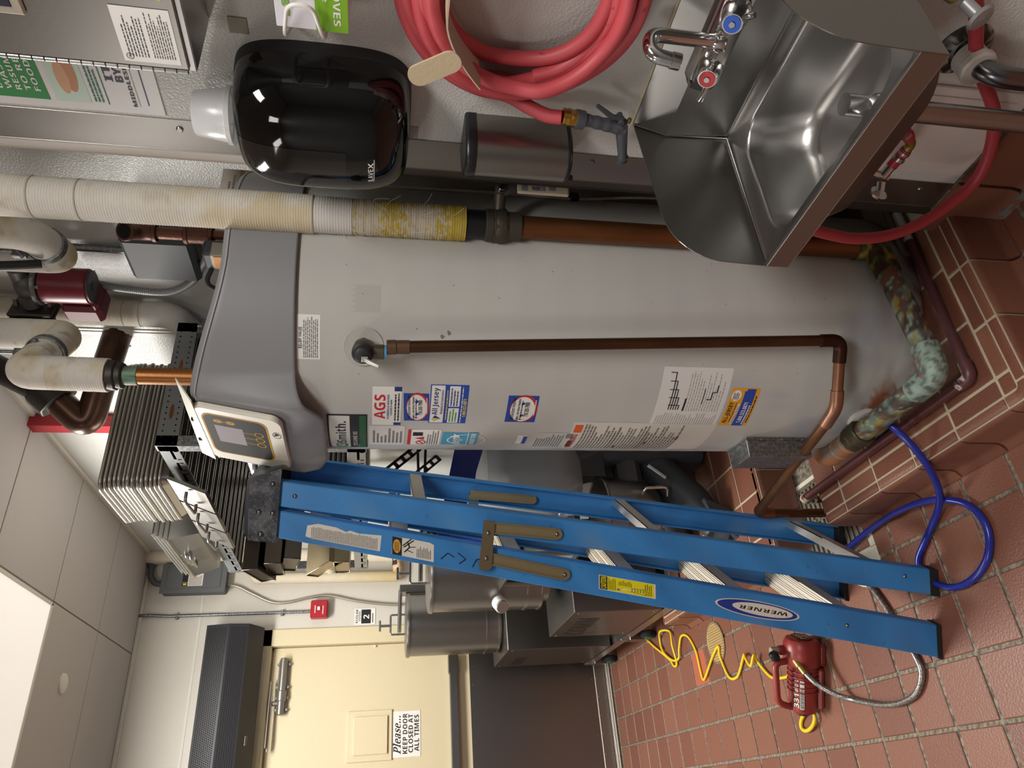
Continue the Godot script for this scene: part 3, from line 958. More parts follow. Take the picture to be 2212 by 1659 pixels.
	for k in 10:
		var rr := 0.2 if k % 2 == 0 else 0.085
		st.append(Vector2(0.76 + rr * sin(TAU * k / 10), 0.62 + rr * 0.9 * cos(TAU * k / 10)))
	d.poly(st, wh, 3)
	part(o, "efficiency_label", d, M.print)
	d = sticker(o, "", -97.0, -88.5, 1.130, 1.155); d.rect(0, 0, 1, 1, wh, 0); d.rect(0, 0, 0.9, 0.4, blu, 1); part(o, "torn_sticker", d, M.print)
	d = sticker(o, "", -101.8, -86.0, 1.001, 1.112); d.rect(0, 0, 1, 1, C("bdbdb9"), 0); d.lines(0.05, 0.3, 0.95, 0.95, 11, gr, 51, 0.4); d.rect(0.1, 0.05, 0.55, 0.16, bk, 1); d.rect(0.7, 0.1, 0.95, 0.26, gr, 1); part(o, "rating_plate", d, M.print)
	d = sticker(o, "", -104.8, -78.2, 0.64, 1.022)
	d.cuts = 24
	var crm := C("cdcac0")
	d.rect(0, 0, 1, 1, crm, 0); d.rect(0.72, 0.93, 0.93, 0.985, C("d4591f"), 1)
	d.text("WARNING", 0.1, 0.945, 0.66, 0.985, C("a32a20"))
	for k in 3: d.lines(0.04, 0.66 - 0.22 * k, 0.96, 0.92 - 0.22 * k, 12, C("6d6a66"), 60 + k, 0.45)
	for k in 3: d.rect(0.1 + 0.2 * k, 0.62 - 0.2 * k, 0.22 + 0.2 * k, 0.64 - 0.2 * k, C("8c2b2b"), 2)
	part(o, "warning_label", d, M.print, "large worn white warning label")
	d = sticker(o, "", -79.4, -49.9, 0.645, 0.826)
	d.rect(0, 0, 1, 1, C("d6d6d3"), 0)
	for k in 5: # wiring diagram
		var y := 0.80 + 0.0 * k - 0.035 * k
		var u := 0.92 - 0.13 * k
		d.rect(0.32, y, u, y + 0.014, bk, 2); d.rect(u - 0.006, y, u + 0.006, y + 0.09 + 0.02 * k, bk, 2)
	d.rect(0.3, 0.58, 0.52, 0.605, bk, 2); d.rect(0.42, 0.34, 0.68, 0.352, bk, 2)
	for q in [[0.5, 0.22, 0.62, 0.235], [0.62, 0.16, 0.632, 0.235], [0.62, 0.16, 0.74, 0.175], [0.5, 0.22, 0.515, 0.3]]: d.rect(q[0], q[1], q[2], q[3], bk, 2)
	d.lines(0.3, 0.06, 0.97, 0.6, 14, C("9a9995"), 71, 0.5, 1, 0.3); d.lines(0.03, 0.05, 0.28, 0.95, 26, C("9a958c"), 72, 0.5, 1, 0.3)
	part(o, "wiring_diagram", d, M.print, "white wiring diagram label")
	d = sticker(o, "", -79.0, -58.5, 0.560, 0.637)
	d.rect(0, 0, 1, 1, C("dc9d28"), 0); d.rect(0.0, 0.14, 0.93, 0.52, blu, 1); d.rect(0.7, 0.14, 0.98, 0.45, blu, 1)
	d.text("ALL-JERSEY", 0.08, 0.74, 0.66, 0.93, bk); d.text("COMPLETE HOME SERVICES", 0.1, 0.66, 0.64, 0.71, bk); d.ell(0.82, 0.78, 0.13, 0.17, wh, 1); d.lines(0.73, 0.68, 0.91, 0.9, 4, bk, 81, 0.3)
	d.text("1.800.323.8871", 0.1, 0.27, 0.66, 0.42, wh, 3); d.lines(0.05, 0.15, 0.6, 0.24, 1, wh, 82, 0.1, 3); d.rect(0.05, 0.55, 0.62, 0.63, wh, 2); d.lines(0.07, 0.56, 0.6, 0.62, 2, bk, 83, 0.2, 3); d.lines(0.1, 0.03, 0.9, 0.11, 1, bk, 84, 0.2)
	part(o, "contractor_sticker", d, M.print, "orange and blue contractor sticker")
	d = sticker(o, "", -33.0, -23.0, 1.505, 1.570); d.rect(0, 0, 1, 1, C("b0afaa"), -1.0)
	part(o, "removed_label_mark", d, mat("b3b2ac", 0.3))

# ---------------------------------------------------------------- pipes round the heater
func copper_fn(base: String, dark: String) -> Callable:
	var a := C(base); var b := C(dark)
	return func(w: Vector3) -> Color: return a.lerp(b, clamp(0.9 * blotch(w * Vector3(1, 0.35, 1), 14.0) - 0.1, 0, 1))
func patina_fn() -> Callable:
	var cs := [C("70482f"), C("423b34"), C("667d70"), C("8fa596"), C("94853f"), C("574a49")]
	return func(w: Vector3) -> Color:
		var k: Color = cs[0].lerp(cs[1], sm(0.42, 0.6, blotch(w, 17.0, 3)))
		k = k.lerp(cs[5], sm(0.5, 0.6, blotch(w, 24.0, 71)))
		k = k.lerp(cs[2], 0.85 * sm(0.48, 0.62, blotch(w, 19.0, 17)))
		k = k.lerp(cs[4], 0.8 * sm(0.58, 0.68, blotch(w * Vector3(1, 2.5, 1), 15.0, 31)))
		k = k.lerp(cs[3], 0.85 * sm(0.58, 0.7, blotch(w, 38.0, 53)))
		return k * (0.85 + 0.3 * blotch(w, 70.0, 5))
func insul_fn(stain: float, off := 0.0) -> Callable:
	var a := C("dcd9d0"); var b := C("c2b083"); var e := C("8f8464")
	return func(w: Vector3) -> Color:
		var k := a * (0.93 + 0.1 * blotch(w, 60.0))
		k = k.lerp(b, stain * sm(0.42, 0.75, blotch(w, 7.0, off)))
		return k.lerp(e, stain * 0.8 * sm(0.62, 0.8, blotch(w, 16.0, off + 5)))
# ribbed lagging along a path
func lag(m: Mb, pts: Array, r: float, seg := 36, rib := 0.0055):
	var d := dense(pts, rib / 3.0)
	var rr := []
	var L := 0.0
	for k in d.size():
		if k > 0: L += (d[k] - d[k - 1]).length()
		rr.append(r + 0.0008 * sin(TAU * L / rib) + 0.0012 * (blotch(d[k], 25.0) - 0.5))
	m.tube(d, rr, seg)
func band(m: Mb, o: Vector3, ax: Vector3, r: float, w: float):
	var a := o - ax * w / 2
	var x := ax.cross(Vector3.UP)
	if x.length() < 0.05: x = ax.cross(Vector3.RIGHT)
	x = x.normalized()
	m.lathe([Vector2(r - 0.004, 0), Vector2(r, 0.001), Vector2(r, w - 0.001), Vector2(r - 0.004, w)], Transform3D(Basis(x, ax, x.cross(ax)), a), 36)
func hexnut(m: Mb, a: Vector3, b: Vector3, r: float): 
	m.cyl(a, b, r, 8, 0.003)

func build_pipes():
	var m: Mb
	# --- insulated supply pipe down the right of the heater
	var px := 1.162; var pz := -1.239
	var o := thing("insulated_pipe", "white lagged pipe down the right of the heater, torn to yellow fibreglass below", "pipe", V(px, 1.31, pz))
	m = Mb.new(); m.fn = insul_fn(0.35)
	var ivory := C("cdbf9c")
	var base_fn: Callable = m.fn
	m.fn = func(w: Vector3) -> Color: return base_fn.call(w).lerp(ivory, 0.8 * sm(2.05, 1.8, w.y) * sm(0.25, 0.6, blotch(w, 9.0, 8)))
	lag(m, [V(px, CH - 0.001, pz), V(px, 1.655, pz)], 0.043, 40)
	part(o, "lagging", m, M.vmatt)
	m = Mb.new(); m.col = C("d3d1cc")
	lag(m, [V(px, 1.657, pz), V(px, 1.572, pz)], 0.0405, 40, 0.006)
	part(o, "bare_scrim", m, M.vmatt, "cleaner white ribbed scrim")
	m = Mb.new()
	var yel := C("b9a340"); var crust := C("c4bda9"); var grey := C("9a958a")
	m.fn = func(w: Vector3) -> Color:
		var q := 0.55 * blotch(w * Vector3(1, 2.2, 1), 38.0, 7) + 0.45 * blotch(w * Vector3(1, 2.0, 1), 80.0, 3)
		var thr := 0.42 + 0.12 * sin(w.y * 52.0) - 0.05 * sin(w.y * 1150.0)
		var k := yel * (0.8 + 0.35 * blotch(w, 30.0))
		if w.y > 1.352: k = k.lerp(crust, sm(thr, thr + 0.07, q))
		return k.lerp(grey, 0.5 * sm(0.6, 0.75, blotch(w, 50.0, 2)))
	var yp := dense([V(px, 1.573, pz), V(px, 1.318, pz)], 0.0016)
	var yr := []
	for q in yp: yr.append(0.040 + 0.003 * (blotch(q, 60.0) - 0.5) + 0.0006 * sin(q.y * 1150.0))
	m.tube(yp, yr, 64)
	part(o, "fibreglass", m, M.vmatt, "torn yellow fibreglass with white crust")
	m = Mb.new(); m.col = C("d9d4c8")
	var rg := RandomNumberGenerator.new(); rg.seed = 12
	for k in 16:
		var y := rg.randf_range(1.33, 1.60)
		var a := rg.randf_range(-2.6, 0.4)
		var q := V(px + 0.041 * sin(a), y, pz + 0.041 * cos(a))
		var dr := V(sin(a), 0, cos(a))
		m.tube(spline([q, q + dr * 0.010 + V(0, -0.008, 0), q + dr * rg.randf_range(0.014, 0.03) + V(rg.randf_range(-0.01, 0.01), -rg.randf_range(0.014, 0.04), 0.004)], 0.004), 0.0004, 4, false)
	part(o, "loose_threads", m, M.print).set_meta("kind", "stuff")
	m = Mb.new()
	for y in [2.13, 2.22]:
		m = Mb.new(); band(m, V(px, y, pz), V(0, 1, 0), 0.0445, 0.005)
		part(o, "wrap_seam", m, mat("bdb8ac", 0.8))
	m = Mb.new(); m.cyl(V(px, 1.318, pz), V(px, 1.268, pz), 0.0335, 32, 0.002)
	part(o, "rubber_sleeve", m, M.black)
	# --- ball valve
	var bv := thing("ball_valve", "dark bronze ball valve with a white lever below the torn pipe lagging", "valve", V(px, 1.19, pz))
	m = Mb.new()
	m.cyl(V(px, 1.272, pz), V(px, 1.252, pz), 0.038, 28, 0.003); m.cyl(V(px, 1.254, pz), V(px, 1.222, pz), 0.041, 8, 0.003)
	m.ball(V(px, 1.236, pz), V(0.042, 0.032, 0.042), 20); m.cyl(V(px, 1.222, pz), V(px, 1.186, pz), 0.0335, 28, 0.003)
	m.cyl(V(px + 0.02, 1.24, pz + 0.02), V(px + 0.052, 1.24, pz + 0.052), 0.014, 16, 0.002)
	part(bv, "valve_body", m, mat("4f4a40", 0.5, 0.6, M.lumps, 0.3, 12.0))
	m = Mb.new()
	var hd := V(px + 0.056, 1.238, pz + 0.058)
	m.ext(PackedVector2Array([Vector2(-0.014, 0.014), Vector2(-0.014, -0.010), Vector2(-0.004, -0.035), Vector2(-0.004, -0.15), Vector2(0.006, -0.156), Vector2(0.017, -0.15), Vector2(0.017, -0.03), Vector2(0.012, 0.014)]), 0.004, Transform3D(Basis(Vector3.UP, deg_to_rad(-20)), hd - V(0.0, 0, 0)))
	var lv := part(bv, "lever", m, mat("8f8f8c", 0.35, 0.8))
	m = Mb.new(); m.cyl(hd + V(0, 0, -0.004), hd + V(-0.004, 0, 0.014), 0.0085, 6, 0.001); part(lv, "nut", m, M.chrome_dull)
	m = Mb.new()
	m.xf = Transform3D(Basis(Vector3.UP, deg_to_rad(-20)), hd)
	m.box(V(0.0065, -0.098, 0.002), V(0.026, 0.125, 0.009), 0.004)
	m.xf = Transform3D()
	part(lv, "grip", m, mat("d8d0b8", 0.45), "white vinyl lever grip")
	var d := Dec.new()
	var hb := Basis(Vector3.UP, deg_to_rad(-20))
	d.mp = plane_map(hd + hb * V(-0.005, -0.04, 0.0065), hb * V(0, -0.115, 0), hb * V(0.023, 0, 0))
	d.text("NIBCO", 0.28, 0.3, 0.55, 0.72, C("2a4a8f")); d.lines(0.06, 0.2, 0.2, 0.85, 4, C("3a5a9a"), 4, 0.1); d.lines(0.62, 0.35, 0.78, 0.8, 3, C("3a5a9a"), 5, 0.1); d.lines(0.26, 0.78, 0.52, 0.9, 1, C("3a5a9a"), 5, 0.1)
	part(lv, "lettering", d, M.print)

	# --- copper supply line, round the foot of the tank
	var cp := thing("copper_supply_pipe", "thick copper pipe dropping beside the tank, green where it rounds the foot", "pipe", V(px, 0.25, pz))
	m = Mb.new(); m.fn = copper_fn("8a5a38", "55371f")
	m.tube(dense([V(px, 1.19, pz), V(px, 0.29, pz)], 0.02), 0.027, 28)
	part(cp, "riser", m, M.vcopper)
	m = Mb.new(); m.fn = func(w: Vector3) -> Color: return C("4a5238").lerp(C("a08d2e"), sm(0.45, 0.62, blotch(w, 26.0))).lerp(C("3c2a1c"), sm(0.5, 0.6, blotch(w, 15.0, 9)))
	var yb := 0.25
	var xl := 0.776
	var e := bend([V(px, 0.315, pz), V(px, yb, pz), V(px - 0.085, yb, pz + 0.003)], 0.045)
	m.tube(dense(e, 0.006), 0.031, 30)
	part(cp, "elbow", m, M.vpatina, "blackened elbow crusted with yellow")
	m = Mb.new(); m.fn = patina_fn()
	m.tube(dense([V(px - 0.07, yb, pz + 0.003), V(xl + 0.06, yb, -1.222)], 0.008), 0.0272, 40)
	part(cp, "foot_pipe", m, M.vpatina, "mottled green, brown and yellow pipe")
	m = Mb.new(); m.fn = func(w: Vector3) -> Color: return C("75897f").lerp(C("9db0a2"), blotch(w, 34.0)).lerp(C("565f5c"), sm(0.45, 0.65, blotch(w, 48.0, 5))).lerp(C("7d6458"), 0.8 * sm(0.62, 0.72, blotch(w, 26.0, 25)))
	m.tube(dense(bend([V(xl + 0.075, yb, -1.222), V(xl, yb, -1.222), V(xl, yb, -1.30)], 0.05), 0.006), 0.0315, 36)
	part(cp, "elbow", m, M.vpatina, "pale green verdigris elbow")
	m = Mb.new(); m.fn = patina_fn()
	m.tube(dense([V(xl, yb, -1.295), V(xl, yb, -1.515)], 0.008), 0.0272, 40)
	part(cp, "return_pipe", m, M.vpatina)
	m = Mb.new()
	hexnut(m, V(xl, yb, -1.51), V(xl, yb, -1.545), 0.037); hexnut(m, V(xl, yb, -1.548), V(xl, yb, -1.572), 0.034)
	part(cp, "union", m, mat("4c4533", 0.5, 0.5, M.lumps, 0.4, 14.0))
	m = Mb.new(); m.fn = func(w: Vector3) -> Color: return C("a8714c").lerp(C("8a8078"), sm(0.45, 0.65, blotch(w, 20.0, 2)))
	m.tube(dense(bend([V(xl, yb, -1.57), V(xl, yb, -1.70), V(0.86, yb, -1.705)], 0.045), 0.007), 0.0275, 32)
	part(cp, "inlet_elbow", m, M.vpatina, "bright copper elbow turning into the tank")
	m = Mb.new()
	for z in [-1.585, -1.625]:
		m = Mb.new(); band(m, V(xl, yb, z), V(0, 0, 1), 0.0285, 0.003)
		part(cp, "solder_ring", m, mat("c9c2b4", 0.5, 0.5))
	# --- thin brown painted pipe on the curb
	m = Mb.new()
	var mar := C("573336"); var wht := C("cfc6c0")
	m.fn = func(w: Vector3) -> Color:
		var k := mar * (0.85 + 0.3 * blotch(w, 20.0))
		if w.x > 1.19: return wht.lerp(mar, sm(0.55, 0.7, blotch(w, 25.0)))
		var up := sm(0.156, 0.159, w.y) * sm(-1.2375, -1.2405, w.z) * sm(0.52, 0.6, blotch(w, 26.0, 4))
		return k.lerp(wht, up)
	var bp := thing("painted_pipe", "thin maroon painted pipe with chipped white patches lying along the curb top", "pipe", V(0.777, CT, -1.235))
	m.tube(dense([V(1.40, 0.151, -1.232), V(0.80, 0.151, -1.232)], 0.004), 0.0118, 26)
	part(bp, "pipe", m, M.vpaint)
	var fn = m.fn
	m = Mb.new(); m.fn = fn
	m.tube(dense(bend([V(0.818, 0.151, -1.232), V(0.777, 0.151, -1.232), V(0.777, 0.151, -1.272)], 0.03), 0.003), 0.0148, 24)
	part(bp, "elbow", m, M.vpaint)
	m = Mb.new(); m.fn = func(w: Vector3) -> Color: return C("5b2f30") * (0.85 + 0.3 * blotch(w, 20.0))
	m.tube(dense([V(0.777, 0.151, -1.26), V(0.777, 0.151, -1.985)], 0.01), 0.0118, 20)
	part(bp, "pipe", m, M.vpaint)
	m = Mb.new(); m.fn = func(w: Vector3) -> Color: return C("cdbfae").lerp(C("5b2f30"), sm(0.45, 0.6, blotch(w, 50.0)))
	m.tube(dense(bend([V(0.777, 0.151, -1.972), V(0.777, 0.151, -2.0), V(0.777, 0.11, -2.0)], 0.02), 0.004), 0.0145, 20)
	part(bp, "elbow", m, M.vpaint, "flaking white end elbow")
	m = Mb.new(); m.col = C("5b2f30"); m.tube([V(0.777, 0.12, -2.0), V(0.777, 0.03, -2.0)], 0.0118, 16); part(bp, "pipe", m, M.vpaint)
	m = Mb.new(); m.fn = func(w: Vector3) -> Color: return C("a39b93").lerp(C("6d6258"), blotch(w, 20.0))
	m.tube(dense([V(1.40, 0.146, -1.262), V(1.17, 0.146, -1.262)], 0.01), 0.012, 16)
	single("stub_pipe", "short dirty white pipe beside the maroon pipe, behind the corner strip", "pipe", m, M.vpaint, V(1.28, CT, -1.262))

	# --- relief drain pipe
	var rp := thing("relief_drain_pipe", "slim dark copper drain pipe running from the relief valve down the front of the tank", "pipe", V(0.91, 0.40, -1.296))
	m = Mb.new(); m.cyl(V(0.8725, 1.490, -1.328), V(0.8735, 1.468, -1.3275), 0.0165, 20, 0.002); m.cyl(V(0.8735, 1.468, -1.3275), V(0.8745, 1.44, -1.327), 0.0155, 20, 0.001)
	part(rp, "adapter", m, mat("6a5240", 0.45, 0.6))
	m = Mb.new(); m.fn = copper_fn("5c3f2c", "34241b")
	m.tube(dense([V(0.8745, 1.45, -1.327), V(0.911, 0.43, -1.296)], 0.02), 0.0135, 22)
	part(rp, "riser", m, M.vcopper, "dark brown copper riser")
	m = Mb.new(); m.fn = copper_fn("4a2f22", "2c1d15")
	m.tube(dense(bend([V(0.910, 0.455, -1.297), V(0.912, 0.402, -1.295), V(0.872, 0.398, -1.332)], 0.03), 0.005), 0.016, 22)
	part(rp, "elbow", m, M.vcopper)
	m = Mb.new(); m.fn = copper_fn("946a52", "6f4e3c")
	m.tube(dense([V(0.886, 0.400, -1.319), V(0.796, 0.388, -1.402)], 0.01), 0.0135, 22)
	part(rp, "crossing_pipe", m, M.vcopper)
	m = Mb.new(); m.fn = copper_fn("9c7057", "75584a")
	m.tube(dense(bend([V(0.82, 0.391, -1.38), V(0.788, 0.387, -1.409), V(0.775, 0.383, -1.47)], 0.028), 0.005), 0.016, 22)
	m.tube(dense([V(0.779, 0.3845, -1.45), V(0.7745, 0.382, -1.475)], 0.01), 0.0155, 22)
	part(rp, "elbow", m, M.vcopper)
	m = Mb.new(); m.fn = copper_fn("8d6344", "5a3f2c")
	m.tube(dense([V(0.777, 0.384, -1.46), V(0.734, 0.326, -1.985)], 0.015), 0.0135, 22)
	part(rp, "sloping_pipe", m, M.vcopper)
	m = Mb.new(); m.fn = copper_fn("8d5c38", "5a3a24")
	m.tube(dense(bend([V(0.736, 0.328, -1.955), V(0.733, 0.322, -2.0), V(0.732, 0.27, -2.0)], 0.028), 0.005), 0.0165, 22)
	part(rp, "elbow", m, M.vcopper)
	m = Mb.new(); m.fn = copper_fn("6d4630", "46301f")
	m.tube(dense([V(0.732, 0.29, -2.0), V(0.73, -0.02, -2.0)], 0.01), 0.0138, 22)
	part(rp, "drop_pipe", m, M.vcopper)

	# --- hot outlet: copper out of the cover, union, lagged offset up to the ceiling
	var hx := 0.968; var hz := -1.635
	o = thing("hot_outlet_pipe", "lagged pipe with a bare copper tail rising from the heater cover", "pipe", V(hx, 1.9, hz))
	m = Mb.new(); m.fn = copper_fn("9a6638", "774d2c")
	m.tube(dense([V(hx, 1.84, hz), V(hx, 2.10, hz)], 0.02), 0.0212, 26); part(o, "copper_tail", m, M.vcopper)
	m = Mb.new(); m.fn = func(w: Vector3) -> Color: return C("6e4a3a").lerp(C("6b9580"), sm(0.5, 0.62, blotch(w, 26.0, 6)))
	m.cyl(V(hx, 2.085, hz), V(hx, 2.125, hz), 0.0235, 26, 0.001); part(o, "coupling", m, M.vpatina, "green stained copper coupling")
	m = Mb.new(); hexnut(m, V(hx, 2.118, hz), V(hx, 2.135, hz), 0.034); hexnut(m, V(hx, 2.133, hz), V(hx, 2.165, hz), 0.0385); part(o, "union", m, M.iron)
	m = Mb.new(); m.fn = insul_fn(0.5, 4.0)
	lag(m, [V(hx, 2.152, hz), V(hx + 0.003, 2.295, hz)], 0.041)
	part(o, "lagging", m, M.vmatt)
	var k2 := V(1.19, 2.345, -1.80)
	m = Mb.new(); m.fn = insul_fn(0.8, 14.0)
	m.tube(dense(bend([V(hx + 0.003, 2.28, hz), V(hx + 0.004, 2.345, hz), k2, V(k2.x, 2.42, k2.z)], 0.07, 10), 0.006), 0.0415, 30)
	part(o, "offset_lagging", m, M.vmatt, "stained smooth lagging round the offset")
	m = Mb.new(); m.fn = insul_fn(0.6, 24.0)
	lag(m, [V(k2.x, 2.40, k2.z), V(k2.x, CH + 0.01, k2.z)], 0.041)
	part(o, "upper_lagging", m, M.vmatt)
	m = Mb.new()
	var mid := (V(hx, 2.345, hz) + k2) / 2
	var ax := (k2 - V(hx, 2.345, hz)).normalized()
	band(m, mid, ax, 0.048, 0.02)
	m.box(mid + V(0, 0.06, 0), V(0.02, 0.03, 0.012)); m.tube([mid + V(-0.03, 0.055, 0.03), mid + V(0.0, 0.0, 0.06)], 0.005, 10); m.tube([mid + V(0, 0.05, 0), V(mid.x, CH, mid.z)], 0.005, 10)
	part(o, "hanger_clamp", m, M.galv)
	# --- its twin on the right
	o = thing("lagged_return_pipe", "second stained lagged pipe with an offset, hanging just left of the long supply pipe", "pipe", V(1.30, 2.35, -1.51))
	var a1 := V(1.29, 2.36, -1.50); var a2 := V(1.345, 2.34, -1.66)
	m = Mb.new(); m.fn = insul_fn(0.5, 34.0)
	lag(m, [V(a1.x, CH + 0.01, a1.z), V(a1.x, 2.44, a1.z)], 0.041); part(o, "lagging", m, M.vmatt)
	m = Mb.new(); m.fn = insul_fn(0.9, 44.0)
	m.tube(dense(bend([V(a1.x, 2.46, a1.z), a1, a2, V(a2.x, 2.43, a2.z)], 0.075, 10), 0.006), 0.0425, 30); part(o, "offset_lagging", m, M.vmatt)
	m = Mb.new(); m.fn = insul_fn(0.4, 54.0)
	lag(m, [V(a2.x, 2.42, a2.z), V(a2.x, CH + 0.01, a2.z)], 0.042); part(o, "upper_lagging", m, M.vmatt)
	m = Mb.new(); mid = (a1 + a2) / 2; ax = (a2 - a1).normalized()
	band(m, mid, ax, 0.047, 0.02); m.box(mid + V(-0.03, 0.055, 0.0), V(0.025, 0.035, 0.014)); m.tube([mid + V(-0.02, 0.05, 0), V(mid.x - 0.02, CH, mid.z)], 0.005, 10); m.tube([mid + V(-0.05, 0.04, 0.01), mid + V(-0.02, 0.07, 0.03)], 0.005, 8)
	part(o, "hanger_clamp", m, M.galv)
	m = Mb.new()
	m.tube(spline([mid + V(-0.06, 0.0, 0.0), mid + V(-0.08, 0.09, 0.01), mid + V(-0.10, 0.25, 0.02), V(mid.x - 0.10, CH, mid.z + 0.02)]), 0.011, 12)
	single("black_cable", "thick black ribbed cable passing over the lagged return pipe", "cable", m, M.rubber, mid + V(-0.08, 0.09, 0))

	# --- circulator pump
	o = thing("circulator_pump", "dark red circulator pump hanging on iron flanges above the heater", "pump", V(1.40, 2.37, -1.87))
	var pc := V(1.40, 2.40, -1.855)
	m = Mb.new()
	m.cyl(pc + V(-0.0, 0.075, 0.0), pc + V(0.0, -0.055, 0.0), 0.052, 30, 0.004)
	var motor := part(o, "motor", m, mat("7a2433", 0.35))
	m = Mb.new(); m.cyl(pc + V(0, -0.052, 0), pc + V(0, -0.060, 0), 0.048, 28, 0.002); m.cyl(pc + V(0, -0.059, 0), pc + V(0, -0.063, 0), 0.012, 16, 0.001); part(motor, "end_plate", m, M.dark_grey)
	m = Mb.new(); m.box(pc + V(0.0, -0.015, -0.085), V(0.10, 0.11, 0.07), 0.012); m.box(pc + V(0.0, -0.058, -0.075), V(0.09, 0.02, 0.09), 0.008); part(o, "terminal_box", m, mat("641c29", 0.55))
	m = Mb.new(); m.cyl(pc + V(0, 0.075, 0), pc + V(0, 0.09, 0), 0.06, 28, 0.003)
	for k in 4:
		var a := PI / 4 + k * PI / 2
		m.cyl(pc + V(0.05 * cos(a), 0.066, 0.05 * sin(a)), pc + V(0.05 * cos(a), 0.09, 0.05 * sin(a)), 0.006, 6, 0.001)
	part(o, "mounting_flange", m, M.galv)
	m = Mb.new()
	m.tube(bend([pc + V(0.01, 0.125, 0.06), pc + V(0.0, 0.125, 0.0), pc + V(-0.02, 0.125, -0.075)], 0.04), 0.026, 20); m.ball(pc + V(0, 0.115, 0), V(0.045, 0.035, 0.045))
	part(o, "volute", m, mat("6b6a68", 0.45, 0.5))
	m = Mb.new()
	for s in [0, 1]:
		var q := pc + V(-0.022 - 0.008 * s, 0.125, -0.085 - 0.016 * s)
		m.xf = Transform3D(Basis(Vector3.UP, 0.26), q); m.box(V(0, 0, 0), V(0.085, 0.12, 0.013), 0.004)
	m.xf = Transform3D()
	part(o, "pipe_flange", m, M.iron)
	m = Mb.new()
	for s in [-1, 1]: m.cyl(pc + V(-0.01, 0.125 + 0.045 * s, -0.06), pc + V(-0.04, 0.125 + 0.045 * s, -0.125), 0.008, 6, 0.001)
	part(o, "flange_bolts", m, M.galv)
	m = Mb.new(); m.fn = insul_fn(0.8, 64.0)
	m.tube(dense([pc + V(-0.03, 0.125, -0.105), pc + V(-0.05, 0.125, -0.175)], 0.006), 0.036, 24)
	part(o, "lagged_stub", m, M.vmatt)
	# --- open union on a brown pipe, pointing at the camera
	o = thing("open_pipe_union", "brown pipe ending in an open hexagonal union that faces the room", "pipe", V(1.30, 2.54, -1.96))
	m = Mb.new(); m.fn = copper_fn("6d4a3a", "4a3430")
	m.tube(dense([V(1.315, 2.70, -1.93), V(1.305, 2.55, -1.955)], 0.01), 0.02, 20); part(o, "pipe", m, M.vcopper)
	m = Mb.new()
	var ud := V(-0.62, -0.42, 0.66).normalized()
	var uq := V(1.302, 2.537, -1.955)
	hexnut(m, uq - ud * 0.03, uq + ud * 0.035, 0.039)
	var un := part(o, "union_nut", m, mat("5c463e", 0.5, 0.5, M.lumps, 0.3, 14.0))
	m = Mb.new(); band(m, uq + ud * 0.045, ud, 0.031, 0.024); part(un, "threaded_ring", m, M.dark_grey)
	m = Mb.new(); m.cyl(uq + ud * 0.036, uq + ud * 0.0385, 0.022, 20); part(un, "bore", m, M.hole)
	# --- big bronze elbow behind
	o = thing("large_brown_pipe", "fat dark brown pipe with a drooping elbow left of the copper tail", "pipe", V(1.21, 2.48, -2.4))
	var b0 := V(1.31, 2.60, -2.36); var b1 := V(1.213, 2.487, -2.41); var b2 := V(1.34, 2.46, -2.36)
	m = Mb.new(); m.fn = copper_fn("5a3f30", "382a26")
	m.tube(dense(bend([b0, b1, b2, V(1.56, 2.42, -2.30)], 0.06, 10), 0.01), 0.047, 28); part(o, "elbow_pipe", m, vmat(0.32, 0.6))
	m = Mb.new(); hexnut(m, b0 + (b0 - b1).normalized() * 0.045, b0 - (b0 - b1).normalized() * 0.03, 0.072); part(o, "union", m, M.iron)
	m = Mb.new(); m.tube([b0, b0 + V(0.1, 0.2, 0.02), V(1.42, CH, -2.34)], 0.045, 22); part(o, "riser", m, M.iron)
	m = Mb.new(); m.bx(1.47, 1.525, 2.40, CH, -2.965, -2.90, 0.002)
	single("red_steel_post", "red painted steel post hanging from the ceiling behind the brown pipe", "post", m, M.red_paint, V(1.50, 2.40, -2.93))
	# --- lagged pipe against the right wall
	o = thing("wall_lagged_pipe", "beige lagged pipe running down the right wall and turning behind the pan shelf", "pipe", V(1.47, 2.2, -2.16))
	m = Mb.new(); m.fn = func(w: Vector3) -> Color: return C("c9c2b2") * (0.92 + 0.1 * blotch(w, 12.0))
	lag(m, [V(1.475, CH + 0.01, -2.09), V(1.475, 2.25, -2.09)], 0.042, 30)
	part(o, "lagging", m, M.vmatt)
	m = Mb.new(); m.fn = func(w: Vector3) -> Color: return C("d0cdc5") * (0.9 + 0.15 * blotch(w, 30.0))
	m.tube(dense(bend([V(1.475, 2.27, -2.09), V(1.475, 2.185, -2.09), V(1.475, 2.12, -2.25), V(1.475, 2.06, -2.6)], 0.06), 0.007), 0.043, 30)
	part(o, "elbow_lagging", m, M.vmatt)
	for y in [2.33, 2.28]:
		m = Mb.new(); band(m, V(1.475, y, -2.09), V(0, 1, 0), 0.0435, 0.004)
		part(o, "wrap_seam", m, mat("a8a294", 0.8))

	# --- grey electrical box on the wall with its conduits
	o = thing("electrical_box", "dark grey electrical box with a lift lid on the wall above the heater", "electrical box", V(1.53, 2.03, -1.76))
	m = Mb.new(); m.bx(1.475, 1.53, 2.045, 2.228, -1.845, -1.672, 0.006); part(o, "back_box", m, M.dark_grey)
	m = Mb.new(); m.bx(1.425, 1.470, 2.04, 2.232, -1.85, -1.668, 0.012); var ld := part(o, "lid", m, mat("393b3f", 0.6))
	m = Mb.new(); m.bx(1.44, 1.48, 2.125, 2.145, -1.668, -1.664, 0.001); part(ld, "latch", m, M.chrome)
	m = Mb.new(); m.tube([V(1.51, 2.228, -1.815), V(1.51, CH, -1.80)], 0.011, 14); part(o, "conduit", m, M.galv)
	m = Mb.new()
